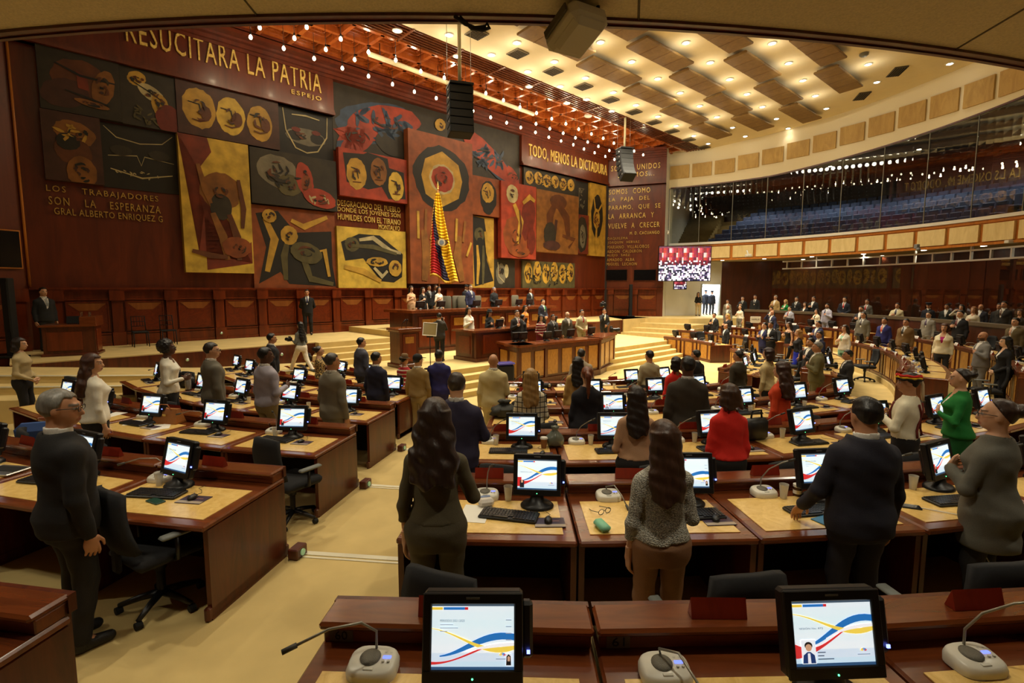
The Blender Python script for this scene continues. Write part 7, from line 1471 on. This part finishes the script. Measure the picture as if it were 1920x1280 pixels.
pod('woman with long black hair in a red embroidered dress', 1014, 590, 7.8, .35, 1, top=('blouse', (128, 24, 34), 'stripe'), bot=('skirt', (110, 20, 30)), hair=('long', BK), skin='a', arms=('clasp', 'clasp'), face=-150)
pod('man in a charcoal suit at the ministers desk', 1037, 589, 7.7, .25, top=('suit', (52, 50, 48)), hair=('short', BK), skin='b', tie=BLK, face=-150, g=1.1)
pod('man with glasses in a grey-brown suit at the ministers desk', 1064, 584.7, 7.7, .3, top=('suit', (84, 78, 64)), hair=('thin', GRY), skin='a', glasses=True, face=-150, g=1.08)
pod('man in a cream suit and red tie at the ministers desk', 1091, 580, 7.7, .3, top=('suit', (196, 184, 142)), hair=('short', BK), skin='a', tie=(190, 50, 40), glasses=True, face=-150, arms=('clasp', 'clasp'))
pod('cameraman in a dark suit with a shoulder camera', 1133, 578, 6.6, .3, face=-170, top=('suit', BLK), hair=('short', BK), skin='c', tie=WHT, arms=('clasp', 'camera'))
P('photographer in a dark jacket seen from behind before the platform', 823.5, 586, (17.3, .35), -8, top=('suit', (48, 44, 36)), bot=('trousers', BLK), hair=('short', BK), skin='b', arms=('camera', 'camera'), g=1.12)
P('guard in a black suit standing at the left of the stage', 80, 538, (14.6, 1.03), -110, top=('suit', (30, 32, 34)), hair=('short', BK), skin='a', tie=(150, 156, 160), g=1.1)
P('guard in a black suit with lanyard standing against the wainscot', 575, 542, (19.75, 1.03), -158, top=('suit', (18, 18, 20)), hair=('short', BK), skin='b', tie=(30, 36, 90), arms=('behind', 'behind'))
# ================================================================ HAND-HELD CAMERAS AND THINGS LEFT ON THE DESKS
def hand_camera(x, y, z, rz, label, lens=.12, s=1.):
    t = thing('photo_camera', label, 'camera', (x, y, z), rz); m = MB(); m.box((0, 0, 0), (.15*s, .07*s, .11*s), 0, .015); m.box((0, 0, .07*s), (.06*s, .06*s, .04*s), 0, .01); m.build('body', BLACK, t)
    m = MB(); m.lathe([(.04*s, .03), (.04*s, lens*.6), (.048*s, lens*.65), (.05*s, lens+.03)], n=14, M=Matrix.Rotation(-math.pi/2, 4, 'X')); m.build('lens', flat('lens_black', (30, 30, 32), rough=.25), t)
def near_face(px, py, y, rz, label, **kw): p = ony(px, py, y); hand_camera(p[0], p[1], p[2], R(rz), label, **kw)
near_face(543, 636, 14.75, 62, 'camera held by the walking woman in white trousers')
near_face(1567, 686, 11.9, 72, 'camera held by the crouched photographer near the stairs', lens=.2)
near_face(1448, 636, 18.2, 120, 'long pale lens camera held by the photographer in black', lens=.34)
near_face(827, 598, 17.5, -8, 'camera raised to the face of the photographer before the platform', lens=.18)
near_face(1130, 571, 24.6, -170, 'video camera on the shoulder of the cameraman', lens=.3, s=1.8)
p = onz(1150, 630, 1.05); near_face(1146, 618, 19.6, -90, 'black video camera lying at the right end of the ministers desk', lens=.3, s=1.6)
def lay(d, x, y, rot, mesh_fn, mats, name, label, cat, z=DZ+.006, group=None):
    m = MB(); mesh_fn(m); o = m.build(name, mats, None, on(d, x, y, z), DESKS[d][2]+rot); return tag(o, label, cat, group)
def sheet(m, w=.21, h=.297): m.box((0, 0, .001), (w, h, .002))
def phone(m): m.box((0, 0, .006), (.075, .155, .009), 0, .004); m.box((0, 0, .011), (.066, .142, .001), 1)
PH = [BLACK, flat('phone_glass', (24, 28, 36), rough=.08)]
lay('MB0', -.12, .4, -.1, sheet, PAPER, 'paper_sheet', 'white paper sheet beside the olive woman on the desk', 'paper')
lay('MB0', -.05, .55, .3, lambda m: (m.box((0, 0, .03), (.12, .09, .06), 0, .02), m.box((0, .03, .06), (.08, .03, .01), 1, .003)), [flat('tissue', (214, 206, 196), rough=.7, bump=.6, nscale=25), flat('tissue_blue', (120, 140, 180))], 'tissue_pack', 'crumpled white tissue pack before the microphone of the second row', 'tissues')
def specs(m):
    for s in (-1, 1): m.tube([(s*.033+.026*math.cos(a), 0, .02+.02*math.sin(a)) for a in [2*math.pi*i/14 for i in range(15)]], .0026, 5); m.tube([(s*.06, 0, .025), (s*.065, .07, .01), (s*.05, .12, .004)], .0026, 5)
    m.tube([(-.008, 0, .024), (.008, 0, .024)], .0026, 5)
lay('MB1', -.36, .42, .5, specs, BLACK, 'eyeglasses', 'black folded eyeglasses lying left of the knit sweater woman', 'glasses')
lay('MB1', -.43, .18, .25, lambda m: m.box((0, 0, .025), (.08, .15, .05), 0, .018, sm=True), flat('mint_case', (128, 196, 160), rough=.5), 'glasses_case', 'mint green glasses case near the desk edge', 'case')
lay('MB2', .1, .66, 0, lambda m: (m.lathe([(.034, 0), (.034, .075)], n=18), m.lathe([(.036, .075), (.036, .095)], n=18, mat=1), m.lathe([(.0345, .02), (.0345, .05)], n=18, mat=2, cap=False)), [flat('jar', (70, 40, 20), rough=.2), WHITEP, PAPER], 'jar', 'small brown jar with white lid beside the navy man', 'jar')
lay('MB3', -.41, .34, 1.0, phone, PH, 'phone', 'black phone charging on the desk left of the grey coat', 'phone')
d = DESKS['MB3']; m = MB(); m.tube([on('MB3', *q) for q in ((-.34, .3, .745), (-.2, .15, .748), (-.12, -.02, .75), (-.1, -.06, .66), (-.2, -.06, .55), (-.12, -.05, .45), (-.25, -.05, .42))], .004, 6); tag(m.build('charging_cable', WHITEP), 'white charging cable hanging over the desk edge', 'cable')
lay('MB2', .02, .2, .3, lambda m: m.box((0, 0, .004), (.2, .14, .008), 0, .003), flat('blue_folder', (40, 110, 150), rough=.5), 'folder', 'small blue folder under the navy man\'s hand', 'folder')
lay('MC0', .45, .52, 0, lambda m: (m.lathe([(.03, 0), (.042, .11), (.044, .112)], n=18), m.lathe([(.046, .11), (.046, .122), (.04, .13)], n=18, mat=1)), [flat('kraft_cup', (138, 92, 56), rough=.7), WHITEP], 'coffee_cup', 'brown paper coffee cup beside the plastic bag', 'cup')
def bag_blob(m, r=.1, h=.2, seed=1, n=18):
    rng = random.Random(seed); pr = [(.6, 0), (1, .12), (1.05, .35), (.9, .55), (.5, .72), (.3, .8), (.42, .9), (.5, 1.)]; vs = []; fs = []
    for a, z in pr:
        for i in range(n): q = 2*math.pi*i/n; k = a*r*(1+.16*rng.uniform(-1, 1)); vs.append((k*math.cos(q), k*.8*math.sin(q), z*h+.01*rng.uniform(-1, 1)*(z > 0)))
    for k in range(len(pr)-1):
        for i in range(n): j = (i+1) % n; fs.append((k*n+i, k*n+j, (k+1)*n+j, (k+1)*n+i))
    m.add(vs, fs+[tuple(reversed(range(n))), tuple(range((len(pr)-1)*n, len(pr)*n))], 0, True)
lay('MC0', .58, .6, 0, lambda m: bag_blob(m, .1, .24), flat('grey_film', (106, 112, 100), rough=.25), 'plastic_bag', 'knotted grey plastic bag between two monitors', 'bag')
lay('MC1', -.05, .38, .3, lambda m: (m.tube([(-.04, 0, .01), (0, .03, .02), (.04, 0, .01), (.0, -.03, .015), (-.04, 0, .01)], .012, 6), m.tube([(0, -.03, .01), (.05, -.06, .006), (-.03, -.08, .008)], .008, 6, 1)), [flat('ribbon_blue', (60, 84, 150)), PAPER], 'lanyard', 'crumpled blue and white lanyard left of the peach sweater', 'lanyard')
lay('MC2', -.41, .1, .5, phone, PH, 'phone', 'dark phone on the desk left of the red blouse', 'phone')
lay('MC3', -.5, .62, .1, lambda m: (m.box((0, 0, .14), (.34, .14, .28), 0, .05, sm=True), m.tube([(-.08, 0, .27), (-.07, 0, .37), (.07, 0, .37), (.08, 0, .27)], .012, 8)), flat('black_leather', (24, 22, 20), rough=.45), 'handbag', 'black leather handbag standing right of the red blouse', 'handbag')
lay('MD0', -.36, .62, .2, lambda m: (bag_blob(m, .22, .26, 5, 24), m.box((0, -.16, .1), (.2, .06, .14), 0, .025)), flat('backpack_grey', (50, 50, 44), rough=.7, bump=.5, nscale=18), 'backpack', 'dark grey backpack resting on the ledge beside the plaid jacket', 'backpack')
lay('ME0', .5, .66, .2, lambda m: (m.box((0, 0, .05), (.24, .14, .1), 0, .03), m.box((.05, -.07, .06), (.05, .03, .08), 1, .01)), [BLACKM, SILVER], 'camera_bag', 'small black camera bag in the front rows beside a screen', 'bag')
lay('LC2', .15, .66, .2, lambda m: (m.prism([(-.2, -.08), (.2, -.08), (.2, .08), (-.2, .08)], 0, .03), m.add([(-.2, -.09, .0), (.2, -.09, 0), (.2, .09, 0), (-.2, .09, 0), (-.17, -.03, .2), (.17, -.03, .2), (.17, .03, .2), (-.17, .03, .2)], [(0, 1, 5, 4), (1, 2, 6, 5), (2, 3, 7, 6), (3, 0, 4, 7), (4, 5, 6, 7)]), m.tube([(-.08, -.04, .19), (-.06, -.07, .27), (.06, -.07, .27), (.08, -.04, .19)], .008, 6), m.box((0, -.075, .12), (.05, .012, .03), 1, .004)), [flat('tan_leather', (164, 104, 50), rough=.45, noise=.1, nscale=8), GOLD], 'handbag', 'tan leather handbag on the ledge of the third row', 'handbag')
for i, (d, x, y, r) in enumerate([('LC2', .28, .46, .9), ('LC2', -.27, .48, .5), ('LC3', .14, .6, .3), ('LC3', -.2, .4, .2), ('LB2', .1, .4, .4)]): lay(d, x, y, r, sheet, PAPER, 'paper_sheet', '%s white paper sheet counting from the right in the left rows' % nth(i), 'paper')
lay('LB0', -.09, .3, 1.3, phone, [flat('phone_green', (30, 70, 56), rough=.3), flat('phone_green', (30, 70, 56))], 'phone', 'dark green phone lying near the desk edge at left', 'phone')
lay('LD4', .1, .35, .4, phone, [flat('phone_blue', (90, 100, 170), rough=.2), flat('phone_blue', (90, 100, 170))], 'phone', 'blue-lit phone on the desk beside the beige sweater woman', 'phone')
lay('LD4', .5, .6, 0, lambda m: (m.lathe([(.055, 0), (.055, .3), (.045, .31), (.045, .34)], n=20), m.lathe([(.056, .0), (.056, .02)], n=20, mat=1)), [SILVER, BLACK], 'thermos', 'steel vacuum flask on the desk behind the wavy-haired woman', 'flask')
lay('LD4', .2, .7, .4, lambda m: (m.box((0, 0, .12), (.34, .16, .24), 0, .05, sm=True), m.tube([(-.1, -.02, .22), (-.16, -.1, .2), (-.2, -.12, .1)], .012, 8)), flat('black_leather', (24, 22, 20)), 'handbag', 'black handbag beside the steel flask', 'handbag')
lay('LB2', .37, .48, .2, lambda m: (m.box((0, 0, .01), (.34, .24, .018), 0, .006), m.box((0, .02, .02), (.28, .12, .004), 1)), [SILVER, DARK], 'laptop_base', 'silver laptop at the left edge of the second row', 'laptop')
p = onz(45, 790, 1.1); m = MB(); m.box((0, 0, 0), (.5, .2, .4), 0, .08, XF((p[0], p[1]+.2, .85), .4, .2)); tag(m.build('blue_jacket', flat('blue_cloth', (50, 76, 130), rough=.9, bump=.3, nscale=9)), 'blue jacket hung over a chair behind the grey-haired man', 'jacket')
for i, (d, x, y) in enumerate([('LD2', -.36, .8), ('MD3', .34, .62)]):
    lay(d, x, y, 0, lambda m: m.lathe([(.028, 0), (.038, .1)], n=16), flat('paper_cup', (226, 214, 186), rough=.7), 'paper_cup', ['white paper cup before the lavender jacket', 'white paper cup beside the orange dress'][i], 'cup')
lay('RE0', -.3, .3, .3, lambda m: [m.ball((.07*math.cos(a), .07*math.sin(a), .05), (.05, .05, .045), 0, 8) for a in (0, 1.05, 2.1, 3.14, 4.2, 5.2)] and None, flat('flower_white', (220, 206, 170), rough=.8), 'flower_hat', 'cream woven flower piece on the curved inner desk', 'decoration')
m = MB(); q = c1(1195, 398); a = ony(*q, 22.4); M = XF((a[0], a[1], a[2]), -.2); m.box((0, .02, -.28), (.03, .03, .3)); m.box((0, 0, 0), (.42, .02, .26), 0, .004, M); text_on(m, 'FAMILIA', M @ Matrix(((1, 0, 0, -.16), (0, 0, -1, -.012), (0, 1, 0, -.03), (0, 0, 0, 1))), .32, .07, .002, 1); m.box((0, .05, -.14), (.3, .12, .02), 0, 0, M); tag(m.build('paper_sign', [PAPER, BLACKM]), 'white paper sign with black letters in the right wing', 'sign')
for i, (d, x) in enumerate([('MB0', .6), ('LB0', .58), ('LC0', .58), ('LD0', .58)]):
    if d[0] == 'L':
        p = on(d, .68, .98, 0); t = thing('aisle_light', 'small wooden step light box at the aisle end of the %s' % ROWN[d[1]], 'step light', p, DESKS[d][2]); m = MB(); m.box((0, .0, .05), (.1, .16, .1), 0, .01); m.build('box', WOOD, t); m = MB(); m.lathe([(.03, 0), (.03, .012)], n=14, M=Matrix.Translation((.05, 0, .05)) @ Matrix.Rotation(math.pi/2, 4, 'Y')); m.build('lens', flat('lens_green', (150, 190, 140), rough=.2, emit=.15), t)
for i, (s, tt, z) in enumerate([(-7.4, 3.53, .8), (-4.8, 3.53, .72), (-2.1, 3.53, .72), (-5.65, .22, 1.25), (-2.87, .22, 1.25), (13.2, 3.25, .75)]):
    p = ST(s, tt, z); m = MB(); M = Matrix.Translation(p) @ Matrix.Rotation(WROT, 4, 'Z') @ Matrix.Rotation(math.pi/2, 4, 'X'); m.lathe([(.05, 0), (.05, .02), (.03, .03)], n=14, mat=0, M=M); m.lathe([(.028, .02), (.028, .034)], n=12, mat=1, M=M)
    tag(m.build('step_light', [SILVER, flat('lens_green', (150, 190, 140))]), '%s small round step light along the stage' % nth(i), 'step light', 'round step lights of the stage')
